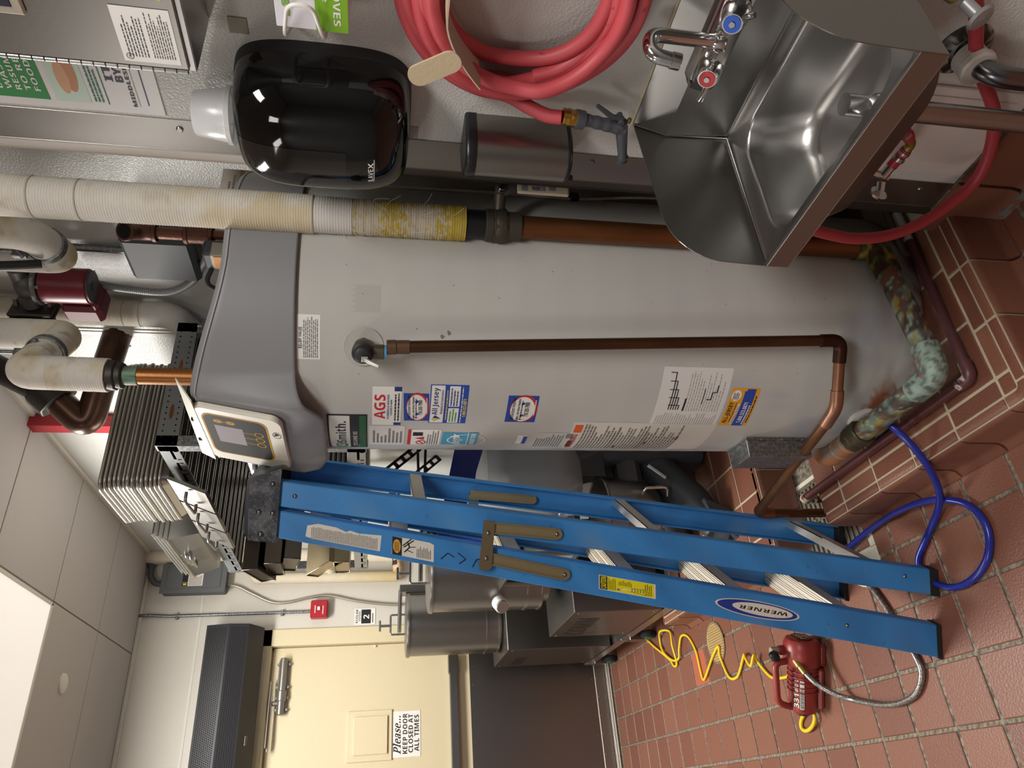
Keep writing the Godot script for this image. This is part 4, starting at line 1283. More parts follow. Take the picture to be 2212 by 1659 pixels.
	var fp := spline([V(1.45, 2.345, -1.86), V(1.44, 2.375, -1.862), V(1.44, 2.36, -1.89), V(1.45, 2.27, -1.925), V(1.455, 2.16, -1.937), V(1.455, 2.08, -1.88), V(1.455, 2.03, -1.79), V(1.45, 1.98, -1.72), V(1.42, 1.86, -1.70)], 0.0025)
	var fr := []
	for k in fp.size(): fr.append(0.0125 + 0.0007 * sin(k * TAU / 3.0))
	m.tube(fp, fr, 16); 
	single("flexible_conduit", "sagging grey flexible conduit between the red pump and the heater top", "conduit", m, mat("8d8e90", 0.4, 0.2), V(1.45, 1.9, -1.75))
	# --- fittings on the heater top
	o = thing("brown_pipe_tee", "brown threaded pipe fittings with an open elbow standing on the heater top", "pipe fitting", V(1.30, 1.85, -1.49))
	var q0 := V(1.308, 1.86, -1.497)
	m = Mb.new(); m.cyl(q0 + V(0, -0.02, 0), q0 + V(0, 0.09, 0), 0.015, 16); part(o, "nipple", m, mat("6b4334", 0.45, 0.5, M.lumps, 0.3, 16.0))
	m = Mb.new(); m.cyl(q0 + V(0, 0.13, 0), q0 + V(0, 0.215, 0), 0.0155, 16); part(o, "nipple", m, mat("6b4334", 0.45, 0.5, M.lumps, 0.3, 16.0))
	m = Mb.new(); m.cyl(q0 + V(0, 0.07, 0), q0 + V(0, 0.14, 0), 0.022, 20, 0.003); m.cyl(q0 + V(0, 0.07, 0), q0 + V(0, 0.082, 0), 0.0245, 20, 0.002); m.cyl(q0 + V(0, 0.13, 0), q0 + V(0, 0.142, 0), 0.0245, 20, 0.002); m.cyl(q0 + V(0, 0.105, 0), q0 + V(0.035, 0.105, 0.01), 0.019, 16, 0.002); part(o, "tee", m, mat("5e392c", 0.45, 0.5, M.lumps, 0.3, 16.0))
	m = Mb.new()
	var ed := V(-0.55, 0.3, 0.62).normalized()
	m.tube(bend([q0 + V(0, 0.205, 0), q0 + V(0, 0.25, 0), q0 + V(0, 0.25, 0) + ed * 0.05], 0.03), 0.0205, 20); m.cyl(q0 + V(0, 0.25, 0) + ed * 0.04, q0 + V(0, 0.25, 0) + ed * 0.052, 0.0245, 20, 0.002); m.cyl(q0 + V(0, 0.205, 0), q0 + V(0, 0.217, 0), 0.024, 20, 0.002)
	var el := part(o, "open_elbow", m, mat("5e3c2f", 0.45, 0.5, M.lumps, 0.3, 16.0))
	m = Mb.new(); m.cyl(q0 + V(0, 0.25, 0) + ed * 0.0522, q0 + V(0, 0.25, 0) + ed * 0.053, 0.018, 20); part(el, "bore", m, M.hole)
	o = thing("gas_actuator", "small black and silver actuator with an orange label on the heater top", "actuator", V(1.25, 1.86, -1.5))
	m = Mb.new(); m.bx(1.225, 1.275, 1.845, 1.945, -1.53, -1.47, 0.006); part(o, "housing", m, mat("3a3a42", 0.4))
	m = Mb.new(); m.bx(1.22, 1.265, 1.85, 1.925, -1.52, -1.468, 0.003); part(o, "cover", m, mat("9c9a8c", 0.4, 0.4))
	var dd := Dec.new(); dd.mp = plane_map(V(1.2195, 1.855, -1.518), V(0, 0, 0.045), V(0, 0.062, 0)); dd.rect(0, 0, 1, 1, C("d9d7cd"), 0); dd.rect(0, 0.62, 1, 1, C("d98a2e"), 1); dd.lines(0.1, 0.1, 0.9, 0.55, 4, C("555555"), 3); part(o, "label", dd, M.print)
	m = Mb.new(); m.tube(spline([V(1.23, 1.93, -1.53), V(1.20, 1.94, -1.56), V(1.20, 1.88, -1.60), V(1.22, 1.84, -1.64)]), 0.006, 10); part(o, "lead", m, M.rubber)
	o = thing("draft_fitting", "grey metal fitting with loose leads at the back of the heater top", "fitting", V(1.22, 1.85, -1.72))
	m = Mb.new(); m.cyl(V(1.24, 1.83, -1.72), V(1.24, 1.93, -1.72), 0.05, 24, 0.006); part(o, "elbow_body", m, M.dark_grey)
	m = Mb.new(); m.bx(1.12, 1.17, 1.84, 1.925, -1.82, -1.77, 0.004); m.bx(1.105, 1.125, 1.84, 1.94, -1.83, -1.76, 0.002); part(o, "bracket", m, M.galv)
	m = Mb.new()
	for k in 3: m.tube(spline([V(1.10, 1.86, -1.84), V(1.08, 1.91 - 0.012 * k, -1.865), V(1.06, 1.87, -1.89), V(1.07, 1.84, -1.90)]), 0.0025, 6)
	part(o, "leads", m, M.pvc)

	m = Mb.new()
	m.tube(spline([V(1.357, 1.62, -1.33), V(1.357, 1.457, -1.33), V(1.359, 1.185, -1.328), V(1.358, 0.999, -1.329), V(1.369, 0.808, -1.318), V(1.37, 0.5, -1.32)], 0.03), 0.0035, 8)
	o = thing("white_cable", "thin white cable clipped down behind the corner strip beside the tank", "cable", V(1.36, 0.5, -1.33))
	part(o, "cable", m, M.white_plastic)
	m = Mb.new(); m.bx(1.35, 1.372, 1.0, 1.022, -1.34, -1.318, 0.002); part(o, "clip", m, M.black)
	m = Mb.new(); m.fn = func(w: Vector3) -> Color: return C("d0cbc2").lerp(C("6d5a44"), sm(0.56, 0.66, blotch(w, 60.0)))
	m.bx(1.29, 1.42, 1.855, 1.90, -1.375, -1.37, 0.001)
	m.bx(1.29, 1.42, 1.80, 1.855, -1.375, -1.37, 0.001)
	o = thing("burner_plate", "rusty speckled white plate on the heater top behind the black dispenser", "plate", V(1.35, 1.80, -1.37))
	part(o, "plate", m, M.vmatt)
	var dz := Dec.new(); dz.mp = plane_map(V(1.30, 1.83, -1.3698), V(0.11, 0, 0), V(0, 0.06, 0)); dz.lines(0.1, 0.1, 0.9, 0.9, 5, C("77736a"), 6, 0.3); part(o, "faded_print", dz, M.print)
	m = Mb.new(); m.cyl(V(1.345, 1.895, -1.372), V(1.345, 1.925, -1.372), 0.005, 10, 0.002); m.cyl(V(1.33, 1.895, -1.372), V(1.33, 1.912, -1.372), 0.005, 10, 0.002); part(o, "wire_nuts", m, mat("7a2a26", 0.4))

# ---------------------------------------------------------------- step ladder, half folded and leaning on the heater
const LO := Vector3(0.29, 0, -1.80)
const LF := Vector3(0.906, 0, 0.423)
const LWL := Vector3(0.423, 0, -0.906)
const LWR := Vector3(0.588, 0, -0.809)
const LH := 1.737
# rail 0 = front section, 1 = rear section; side 0 = towards the camera, 1 = far; e = -1..1 across; s = inward
func lp(rail: int, side: int, y: float, e: float, s := 0.0) -> Vector3:
	var t := y / LH
	var f: float = lerp([0.0, 0.155][rail], [0.326, 0.399][rail], t) + e * lerp([0.043, 0.034][rail], [0.033, 0.031][rail], t)
	var b := LO + LF * f + V(0, y, 0)
	if side == 0: return b + LWL * 0.085 * t + LWR * s
	return b + LWR * (0.43 - 0.11 * t - s)
func rail_mesh(rail: int, side: int) -> Mb:
	var m := Mb.new()
	var bl := C("3a84c6"); var bl2 := C("2f73b0"); var wear := C("6f8da8")
	m.fn = func(w: Vector3) -> Color:
		return bl.lerp(bl2, sm(0.4, 0.7, blotch(w, 9.0))).lerp(wear, 0.5 * sm(0.66, 0.75, blotch(w * Vector3(1, 0.4, 1), 60.0, 5)))
	var th := 0.0038
	var fl := 0.028
	var n := 24
	for k in n:
		var y0: float = lerp(0.012, LH, float(k) / n)
		var y1: float = lerp(0.012, LH, float(k + 1) / n)
		# channel outline, (e offset in metres handled through e), s inward
		var prof := []
		for y in [y0, y1]:
			var hw: float = lerp([0.043, 0.034][rail], [0.033, 0.031][rail], y / LH)
			var te := th / hw
			var be := 0.0025 / hw
			var q := []
			for a in [[-1.0, fl], [-1.0, 0.0025], [-1.0 + be, 0.0], [1.0 - be, 0.0], [1.0, 0.0025], [1.0, fl], [1.0 - te, fl], [1.0 - te, th], [-1.0 + te, th], [-1.0 + te, fl]]:
				q.append(lp(rail, side, y, a[0], a[1]))
			prof.append(q)
		for j in 10:
			var a: Vector3 = prof[0][j]; var b: Vector3 = prof[0][(j + 1) % 10]
			var cc: Vector3 = prof[1][(j + 1) % 10]; var d: Vector3 = prof[1][j]
			var nr := (b - a).cross(d - a).normalized()
			# outward: away from the middle of the channel wall
			var wc := lp(rail, side, (y0 + y1) / 2, 0.0, th / 2) if j in [2, 7] else (lp(rail, side, (y0 + y1) / 2, -1.0 + th / 0.07, fl / 2) if j in [0, 8, 9, 1] else lp(rail, side, (y0 + y1) / 2, 1.0 - th / 0.07, fl / 2))
			if nr.dot((a + cc) / 2 - wc) < 0: nr = -nr
			m.quad(a, b, cc, d, nr)
	return m

func build_ladder():
	var o := thing("step_ladder", "blue fibreglass step ladder with a black top cap, half folded and leaning against the heater", "ladder", LO)
	var al := C("c6c1b6")
	for q in [[0, 0], [1, 0], [1, 1], [0, 1]]:
		part(o, "rail", rail_mesh(q[0], q[1]), M.vpaint)
	# rubber feet
	for q in [[0, 0], [1, 0], [1, 1], [0, 1]]:
		var m := Mb.new()
		var r: int = q[0]; var s: int = q[1]
		m.hexa([lp(r, s, 0.0, -1.04, -0.002), lp(r, s, 0.0, 1.04, -0.002), lp(r, s, 0.0, 1.04, 0.034), lp(r, s, 0.0, -1.04, 0.034), lp(r, s, 0.014 + 0.012 * r, -1.04, -0.002), lp(r, s, 0.014 + 0.012 * r, 1.04, -0.002), lp(r, s, 0.014 + 0.012 * r, 1.04, 0.034), lp(r, s, 0.014 + 0.012 * r, -1.04, 0.034)])
		part(o, "foot", m, M.rubber)
	# top cap
	var m := Mb.new()
	var cap := func(f: float, y: float, w: float) -> Vector3: return LO + LF * f + V(0, y, 0) + LWL * 0.083 + LWR * w
	var blk := C("202228"); var scf := C("8a8d94")
	m.fn = func(w: Vector3) -> Color: return blk.lerp(scf, 0.3 * sm(0.4, 0.75, blotch(w, 18.0)) + 0.35 * sm(0.58, 0.75, blotch(w * Vector3(1, 2.0, 1), 120.0)))
	var f0 := 0.284; var f1 := 0.458
	m.hexa([cap.call(f0, 1.740, -0.006), cap.call(f1 + 0.004, 1.732, -0.006), cap.call(f1 + 0.004, 1.732, 0.010), cap.call(f0, 1.740, 0.010), cap.call(f0 + 0.006, 1.806, -0.002), cap.call(f1 - 0.02, 1.806, -0.002), cap.call(f1 - 0.02, 1.806, 0.010), cap.call(f0 + 0.006, 1.806, 0.010)])
	m.hexa([cap.call(f0, 1.740, 0.24), cap.call(f1 + 0.004, 1.732, 0.24), cap.call(f1 + 0.004, 1.732, 0.252), cap.call(f0, 1.740, 0.252), cap.call(f0 + 0.006, 1.806, 0.24), cap.call(f1 - 0.02, 1.806, 0.24), cap.call(f1 - 0.02, 1.806, 0.250), cap.call(f0 + 0.006, 1.806, 0.250)])
	m.hexa([cap.call(f0 + 0.006, 1.800, -0.002), cap.call(f1 - 0.02, 1.800, -0.002), cap.call(f1 - 0.02, 1.800, 0.25), cap.call(f0 + 0.006, 1.800, 0.25), cap.call(f0 + 0.014, 1.813, 0.004), cap.call(f1 - 0.028, 1.813, 0.004), cap.call(f1 - 0.028, 1.813, 0.245), cap.call(f0 + 0.014, 1.813, 0.245)])
	m.hexa([cap.call(f0, 1.740, 0.0), cap.call(f0 + 0.005, 1.740, 0.0), cap.call(f0 + 0.005, 1.740, 0.25), cap.call(f0, 1.740, 0.25), cap.call(f0 + 0.006, 1.806, 0.0), cap.call(f0 + 0.012, 1.806, 0.0), cap.call(f0 + 0.012, 1.806, 0.25), cap.call(f0 + 0.006, 1.806, 0.25)])
	m.hexa([cap.call(f1 - 0.002, 1.735, 0.0), cap.call(f1 + 0.004, 1.732, 0.0), cap.call(f1 + 0.004, 1.732, 0.25), cap.call(f1 - 0.002, 1.735, 0.25), cap.call(f1 - 0.026, 1.806, 0.0), cap.call(f1 - 0.02, 1.806, 0.0), cap.call(f1 - 0.02, 1.806, 0.25), cap.call(f1 - 0.026, 1.806, 0.25)])
	m.hexa([cap.call(f0 + 0.014, 1.809, 0.004), cap.call(f1 - 0.03, 1.809, 0.004), cap.call(f1 - 0.03, 1.809, 0.03), cap.call(f0 + 0.014, 1.809, 0.03), cap.call(f0 + 0.02, 1.818, 0.01), cap.call(f1 - 0.05, 1.818, 0.01), cap.call(f1 - 0.05, 1.818, 0.03), cap.call(f0 + 0.02, 1.818, 0.03)])
	for i in 60:
		for k in 30:
			var q := []
			for t in [[0, 0], [1, 0], [1, 1], [0, 1]]:
				var a: float = (i + t[0]) / 60.0
				var b: float = (k + t[1]) / 30.0
				q.append(cap.call(lerp(lerp(f0, f0 + 0.006, b), lerp(f1 + 0.004, f1 - 0.02, b), a), lerp(lerp(1.740, 1.732, a), 1.806, b), lerp(-0.0064, -0.0024, b)))
			m.quad(q[0], q[1], q[2], q[3], -LWL)
	var tc := part(o, "top_cap", m, M.vpaint, "scuffed black top cap")
	var out := -LWL
	m = Mb.new()
	for q in [[0.425, 1.752], [0.358, 1.782], [0.355, 1.750], [0.306, 1.776]]:
		var c: Vector3 = cap.call(q[0], q[1], -0.005)
		m.ball(c, V(0.0065, 0.0065, 0.004), 12)
	part(tc, "rivets", m, M.chrome_dull)
	# steps of the front section: treads with a ribbed top, front lip and underside webs
	for y in [0.285, 0.585, 0.885, 1.185, 1.47]:
		m = Mb.new()
		var hw := 0.92
		var sa := 0.004; var sb := 0.004
		m.hexa([lp(0, 0, y - 0.004, -hw, sa), lp(0, 0, y - 0.004, hw, sa), lp(0, 1, y - 0.004, hw, sb), lp(0, 1, y - 0.004, -hw, sb), lp(0, 0, y, -hw, sa), lp(0, 0, y, hw, sa), lp(0, 1, y, hw, sb), lp(0, 1, y, -hw, sb)])
		for e in [-0.92, 0.86]:
			m.hexa([lp(0, 0, y - 0.045, e, sa), lp(0, 0, y - 0.045, e + 0.06, sa), lp(0, 1, y - 0.045, e + 0.06, sb), lp(0, 1, y - 0.045, e, sb), lp(0, 0, y, e, sa), lp(0, 0, y, e + 0.06, sa), lp(0, 1, y, e + 0.06, sb), lp(0, 1, y, e, sb)])
		var st := part(o, "step", m, M.alu)
		m = Mb.new()
		for k in 11:
			var e := -0.86 + 0.156 * k
			if k in [3, 7]: continue
			m.hexa([lp(0, 0, y, e, sa + 0.002), lp(0, 0, y, e + 0.05, sa + 0.002), lp(0, 1, y, e + 0.05, sb + 0.002), lp(0, 1, y, e, sb + 0.002), lp(0, 0, y + 0.0022, e, sa + 0.002), lp(0, 0, y + 0.0022, e + 0.05, sa + 0.002), lp(0, 1, y + 0.0022, e + 0.05, sb + 0.002), lp(0, 1, y + 0.0022, e, sb + 0.002)])
		part(st, "tread_ribs", m, mat("d6cbb2", 0.55, 0.3))
	# horizontal braces of the rear section
	for q in [[0.205, 0.03], [0.80, 0.03], [1.415, 0.032]]:
		m = Mb.new()
		var y: float = q[0]; var h: float = q[1]
		m.hexa([lp(1, 0, y - h, 0.35, 0.002), lp(1, 0, y - h, 0.95, 0.002), lp(1, 1, y - h, 0.95, 0.002), lp(1, 1, y - h, 0.35, 0.002), lp(1, 0, y - h + 0.003, 0.35, 0.002), lp(1, 0, y - h + 0.003, 0.95, 0.002), lp(1, 1, y - h + 0.003, 0.95, 0.002), lp(1, 1, y - h + 0.003, 0.35, 0.002)])
		m.hexa([lp(1, 0, y - h, 0.88, 0.002), lp(1, 0, y - h, 0.97, 0.002), lp(1, 1, y - h, 0.97, 0.002), lp(1, 1, y - h, 0.88, 0.002), lp(1, 0, y, 0.88, 0.002), lp(1, 0, y, 0.97, 0.002), lp(1, 1, y, 0.97, 0.002), lp(1, 1, y, 0.88, 0.002)])
		m.hexa([lp(1, 0, y - 0.003, 0.2, 0.002), lp(1, 0, y - 0.003, 0.97, 0.002), lp(1, 1, y - 0.003, 0.97, 0.002), lp(1, 1, y - 0.003, 0.2, 0.002), lp(1, 0, y, 0.2, 0.002), lp(1, 0, y, 0.97, 0.002), lp(1, 1, y, 0.97, 0.002), lp(1, 1, y, 0.2, 0.002)])
		part(o, "rear_brace", m, M.alu)
	# folded spreader bars, near pair and far pair
	for s in [0, 1]:
		var S := func(rail: int, y: float, e: float) -> Vector3: return lp(rail, s, y, e, -0.004)
		var bar := func(a: Vector3, b: Vector3, w: float) -> Mb:
			var mm := Mb.new()
			var dir := (b - a).normalized()
			var nr := -LWL
			var sd := dir.cross(nr).normalized()
			var pl := PackedVector2Array()
			var L := (b - a).length()
			for k in 9: pl.append(Vector2(L + w * cos(PI / 2 - PI * k / 8), w * sin(PI / 2 - PI * k / 8)))
			pl.append_array(PackedVector2Array([Vector2(-0.01, -w), Vector2(-0.01, w)]))
			mm.ext(pl, 0.003, Transform3D(Basis(dir, sd, nr), a), true)
			mm.xf = Transform3D(Basis(dir, sd, nr), a)
			mm.bx(0.0, L, -w, -w + 0.003, 0.0, 0.008, 0.0005); mm.bx(0.0, L, w - 0.003, w, 0.0, 0.008, 0.0005)
			return mm
		var hy := 1.235
		var h1: Vector3 = S.call(1, hy - 0.005, -0.35); var h0: Vector3 = S.call(0, hy, 0.30)
		if s == 0:
			var m1: Mb = bar.call(h1 + out * 0.005, S.call(1, 1.055, -0.15) + out * 0.003, 0.0145)
			var b1 := part(o, "spreader_bar", m1, M.zinc)
			m1 = Mb.new(); m1.ball(S.call(1, 1.055, -0.15) + out * 0.0065, V(0.006, 0.006, 0.004), 10); part(b1, "rivet", m1, M.chrome_dull)
			m1 = bar.call(h0 + out * 0.005, S.call(0, 1.035, 0.10) + out * 0.003, 0.0145)
			b1 = part(o, "spreader_bar", m1, M.zinc)
			m1 = Mb.new(); m1.ball(S.call(0, 1.035, 0.10) + out * 0.0065, V(0.006, 0.006, 0.004), 10); part(b1, "rivet", m1, M.chrome_dull)
			m1 = Mb.new()
			var d := (h1 - h0).normalized()
			var pu := V(0, 1, 0)
			m1.ext(PackedVector2Array([Vector2(-0.03, 0.016), Vector2(0.092, 0.012), Vector2(0.092, -0.008), Vector2(0.084, -0.016), Vector2(-0.022, -0.016), Vector2(-0.03, -0.008)]), 0.003, Transform3D(Basis(d, (-LWL).cross(d).normalized(), -LWL), h0 + out * 0.012))
			b1 = part(o, "spreader_hinge", m1, mat("8b7f66", 0.4, 0.8))
			m1 = Mb.new(); m1.ball(h0 + out * 0.0155, V(0.006, 0.006, 0.004), 10); m1.ball(h0 + d * 0.062 + out * 0.0155, V(0.006, 0.006, 0.004), 10); part(b1, "rivets", m1, M.chrome_dull)
		else:
			part(o, "spreader_bar", bar.call(h1 + LWR * -0.02, S.call(1, 1.055, -0.15) + LWR * -0.02, 0.013), M.zinc)
			part(o, "spreader_bar", bar.call(h0 + LWR * -0.02, S.call(0, 1.035, 0.10) + LWR * -0.02, 0.013), M.zinc)
			var m2 := Mb.new(); m2.hexa([h0 + V(0, -0.016, 0), h1 + V(0, -0.016, 0), h1 + V(0, -0.016, 0) - LWR * 0.02, h0 + V(0, -0.016, 0) - LWR * 0.02, h0 + V(0, 0.014, 0), h1 + V(0, 0.014, 0), h1 + V(0, 0.014, 0) - LWR * 0.02, h0 + V(0, 0.014, 0) - LWR * 0.02])
			part(o, "spreader_hinge", m2, M.zinc)
	# rivets on the near webs
	m = Mb.new()
	for q in [[0, 0.272, 0.0], [1, 0.10, 0.2], [1, 1.70, 0.0]]:
		m.ball(lp(q[0], 0, q[1], q[2], 0.0), V(0.006, 0.006, 0.004), 10)
	part(o, "web_rivets", m, M.chrome_dull)
	# labels on the front rail: u runs along +y of the label as the photo shows it
	var wh := C("dcd9d0"); var bk := C("1d1d1f"); var yl := C("e5d90f")
	var lab := func(y0: float, y1: float, e0: float, e1: float) -> Dec:
		var d := Dec.new()
		d.mp = func(u: float, w: float, l: float) -> Vector3: return lp(0, 0, lerp(y0, y1, w), lerp(e0, e1, u), -l)
		return d
	var d: Dec = lab.call(1.490, 1.672, -0.62, 0.55)
	var pl := PackedVector2Array([Vector2(0.0, 0.02), Vector2(0.97, 0.0), Vector2(0.92, 0.1), Vector2(0.88, 0.22), Vector2(0.84, 0.3), Vector2(0.93, 0.42), Vector2(0.80, 0.47), Vector2(0.97, 0.6), Vector2(1.0, 0.84), Vector2(0.78, 0.98), Vector2(0.1, 1.0), Vector2(0.03, 0.9)])
	d.poly(pl, wh, 0); d.lines(0.06, 0.05, 0.80, 0.93, 42, C("5f5b55"), 11, 0.15, 1, 0.45)
	part(o, "instruction_label", d, M.print, "torn white label of small print")
	d = lab.call(1.362, 1.465, -0.7, 0.62)
	d.poly(PackedVector2Array([Vector2(0, 0.0), Vector2(0.9, 0.0), Vector2(0.98, 0.1), Vector2(1.0, 0.62), Vector2(0.96, 0.98), Vector2(0.05, 1.0)]), wh, 0); d.rect(0.04, 0.76, 0.97, 0.99, bk, 1); d.ell(0.5, 0.88, 0.36, 0.09, C("d9a441"), 2); d.lines(0.24, 0.82, 0.76, 0.94, 3, C("5a4220"), 3, 0.1, 3)
	for q in [[0.25, 0.70, 0.55, 0.58], [0.55, 0.58, 0.78, 0.62], [0.4, 0.66, 0.3, 0.5], [0.55, 0.58, 0.62, 0.44], [0.5, 0.72, 0.95, 0.48], [0.58, 0.74, 1.0, 0.54]]: d.line(Vector2(q[0], q[1]), Vector2(q[2], q[3]), 0.035, bk)
	d.lines(0.1, 0.06, 0.7, 0.42, 9, bk, 12, 0.3, 2, 0.4)
	part(o, "danger_label", d, M.print, "small white and black warning label")
	d = lab.call(0.795, 0.944, -0.50, 0.45)
	d.rect(0, 0, 1, 1, wh, 0); d.rect(0.04, 0.03, 0.96, 0.85, yl, 1); d.rect(0.04, 0.85, 0.96, 0.985, bk, 1); d.text("CAUTION", 0.10, 0.87, 0.92, 0.965, yl, 2)
	d.lines(0.10, 0.70, 0.9, 0.84, 5, bk, 13, 0.2, 2, 0.4); d.lines(0.5, 0.42, 0.92, 0.66, 9, bk, 14, 0.4, 2, 0.4); d.lines(0.1, 0.06, 0.55, 0.2, 5, bk, 15, 0.3, 2, 0.4); d.lines(0.5, 0.06, 0.9, 0.2, 4, bk, 16, 0.3, 2, 0.4)
	for q in [[0.2, 0.62, 0.34, 0.5], [0.34, 0.5, 0.3, 0.36]]: d.line(Vector2(q[0], q[1]), Vector2(q[2], q[3]), 0.05, C("e8e8e2"), 3)
	for k in 5: d.line(Vector2(0.18 + 0.012 * k, 0.42 - 0.05 * k), Vector2(0.42 + 0.02 * k, 0.42 - 0.05 * k), 0.014, C("4a6a8a"), 3)
	d.line(Vector2(0.2, 0.44), Vector2(0.1, 0.18), 0.015, bk, 3); d.line(Vector2(0.42, 0.44), Vector2(0.5, 0.18), 0.015, bk, 3); d.ell(0.2, 0.66, 0.06, 0.03, C("3f78b0"), 4)
	part(o, "caution_label", d, M.print, "yellow caution label")
	# maker's oval, reading from foot to head
	d = lab.call(0.405, 0.636, -0.52, 0.52)
	d.ell(0.5, 0.5, 0.52, 0.5, wh, 0); d.ell(0.5, 0.5, 0.47, 0.475, C("1f3a93"), 1); d.ell(0.52, 0.44, 0.36, 0.36, wh, 2)
	var mp0: Callable = d.mp
	d.mp = func(u: float, w: float, l: float) -> Vector3: return mp0.call(1.0 - w, u, l)
	d.text("WERNER", 0.14, 0.38, 0.72, 0.60, bk, 3, "Droid Sans", 700, 0.03)
	part(o, "maker_label", d, M.print, "worn oval blue and white maker's label")
	# black marker scribbles and scratches on the blue webs
	d = lab.call(0.05, 1.72, -1.0, 1.0)
	var rg := RandomNumberGenerator.new(); rg.seed = 8
	for k in 40:
		var a := Vector2(rg.randf_range(0.08, 0.9), rg.randf_range(0.02, 0.98))
		d.line(a, a + Vector2(rg.randf_range(-0.14, 0.14), rg.randf_range(-0.008, 0.008)), 0.00035, C("7fa8cc") if k % 4 else C("1d2c40"), 0.0, 0.05)
	for q in [[0.25, 0.748, 0.45, 0.738], [0.45, 0.738, 0.62, 0.75], [0.3, 0.775, 0.55, 0.765], [0.55, 0.765, 0.45, 0.755], [0.22, 0.728, 0.5, 0.722], [0.5, 0.722, 0.66, 0.70]]: d.line(Vector2(q[0], q[1]), Vector2(q[2], q[3]), 0.002, C("1d3046"), 0.5, 0.05)
	part(o, "scratches", d, M.print).set_meta("kind", "stuff")
	d = Dec.new()
	d.mp = func(u: float, w: float, l: float) -> Vector3: return lp(1, 0, lerp(0.05, 1.72, w), lerp(-1.0, 1.0, u), -l)
	for k in 36:
		var a := Vector2(rg.randf_range(0.08, 0.9), rg.randf_range(0.02, 0.98))
		d.line(a, a + Vector2(rg.randf_range(-0.15, 0.15), rg.randf_range(-0.008, 0.008)), 0.00035, C("7fa8cc") if k % 4 else C("1d2c40"), 0.0, 0.05)
	part(o, "scratches", d, M.print).set_meta("kind", "stuff")

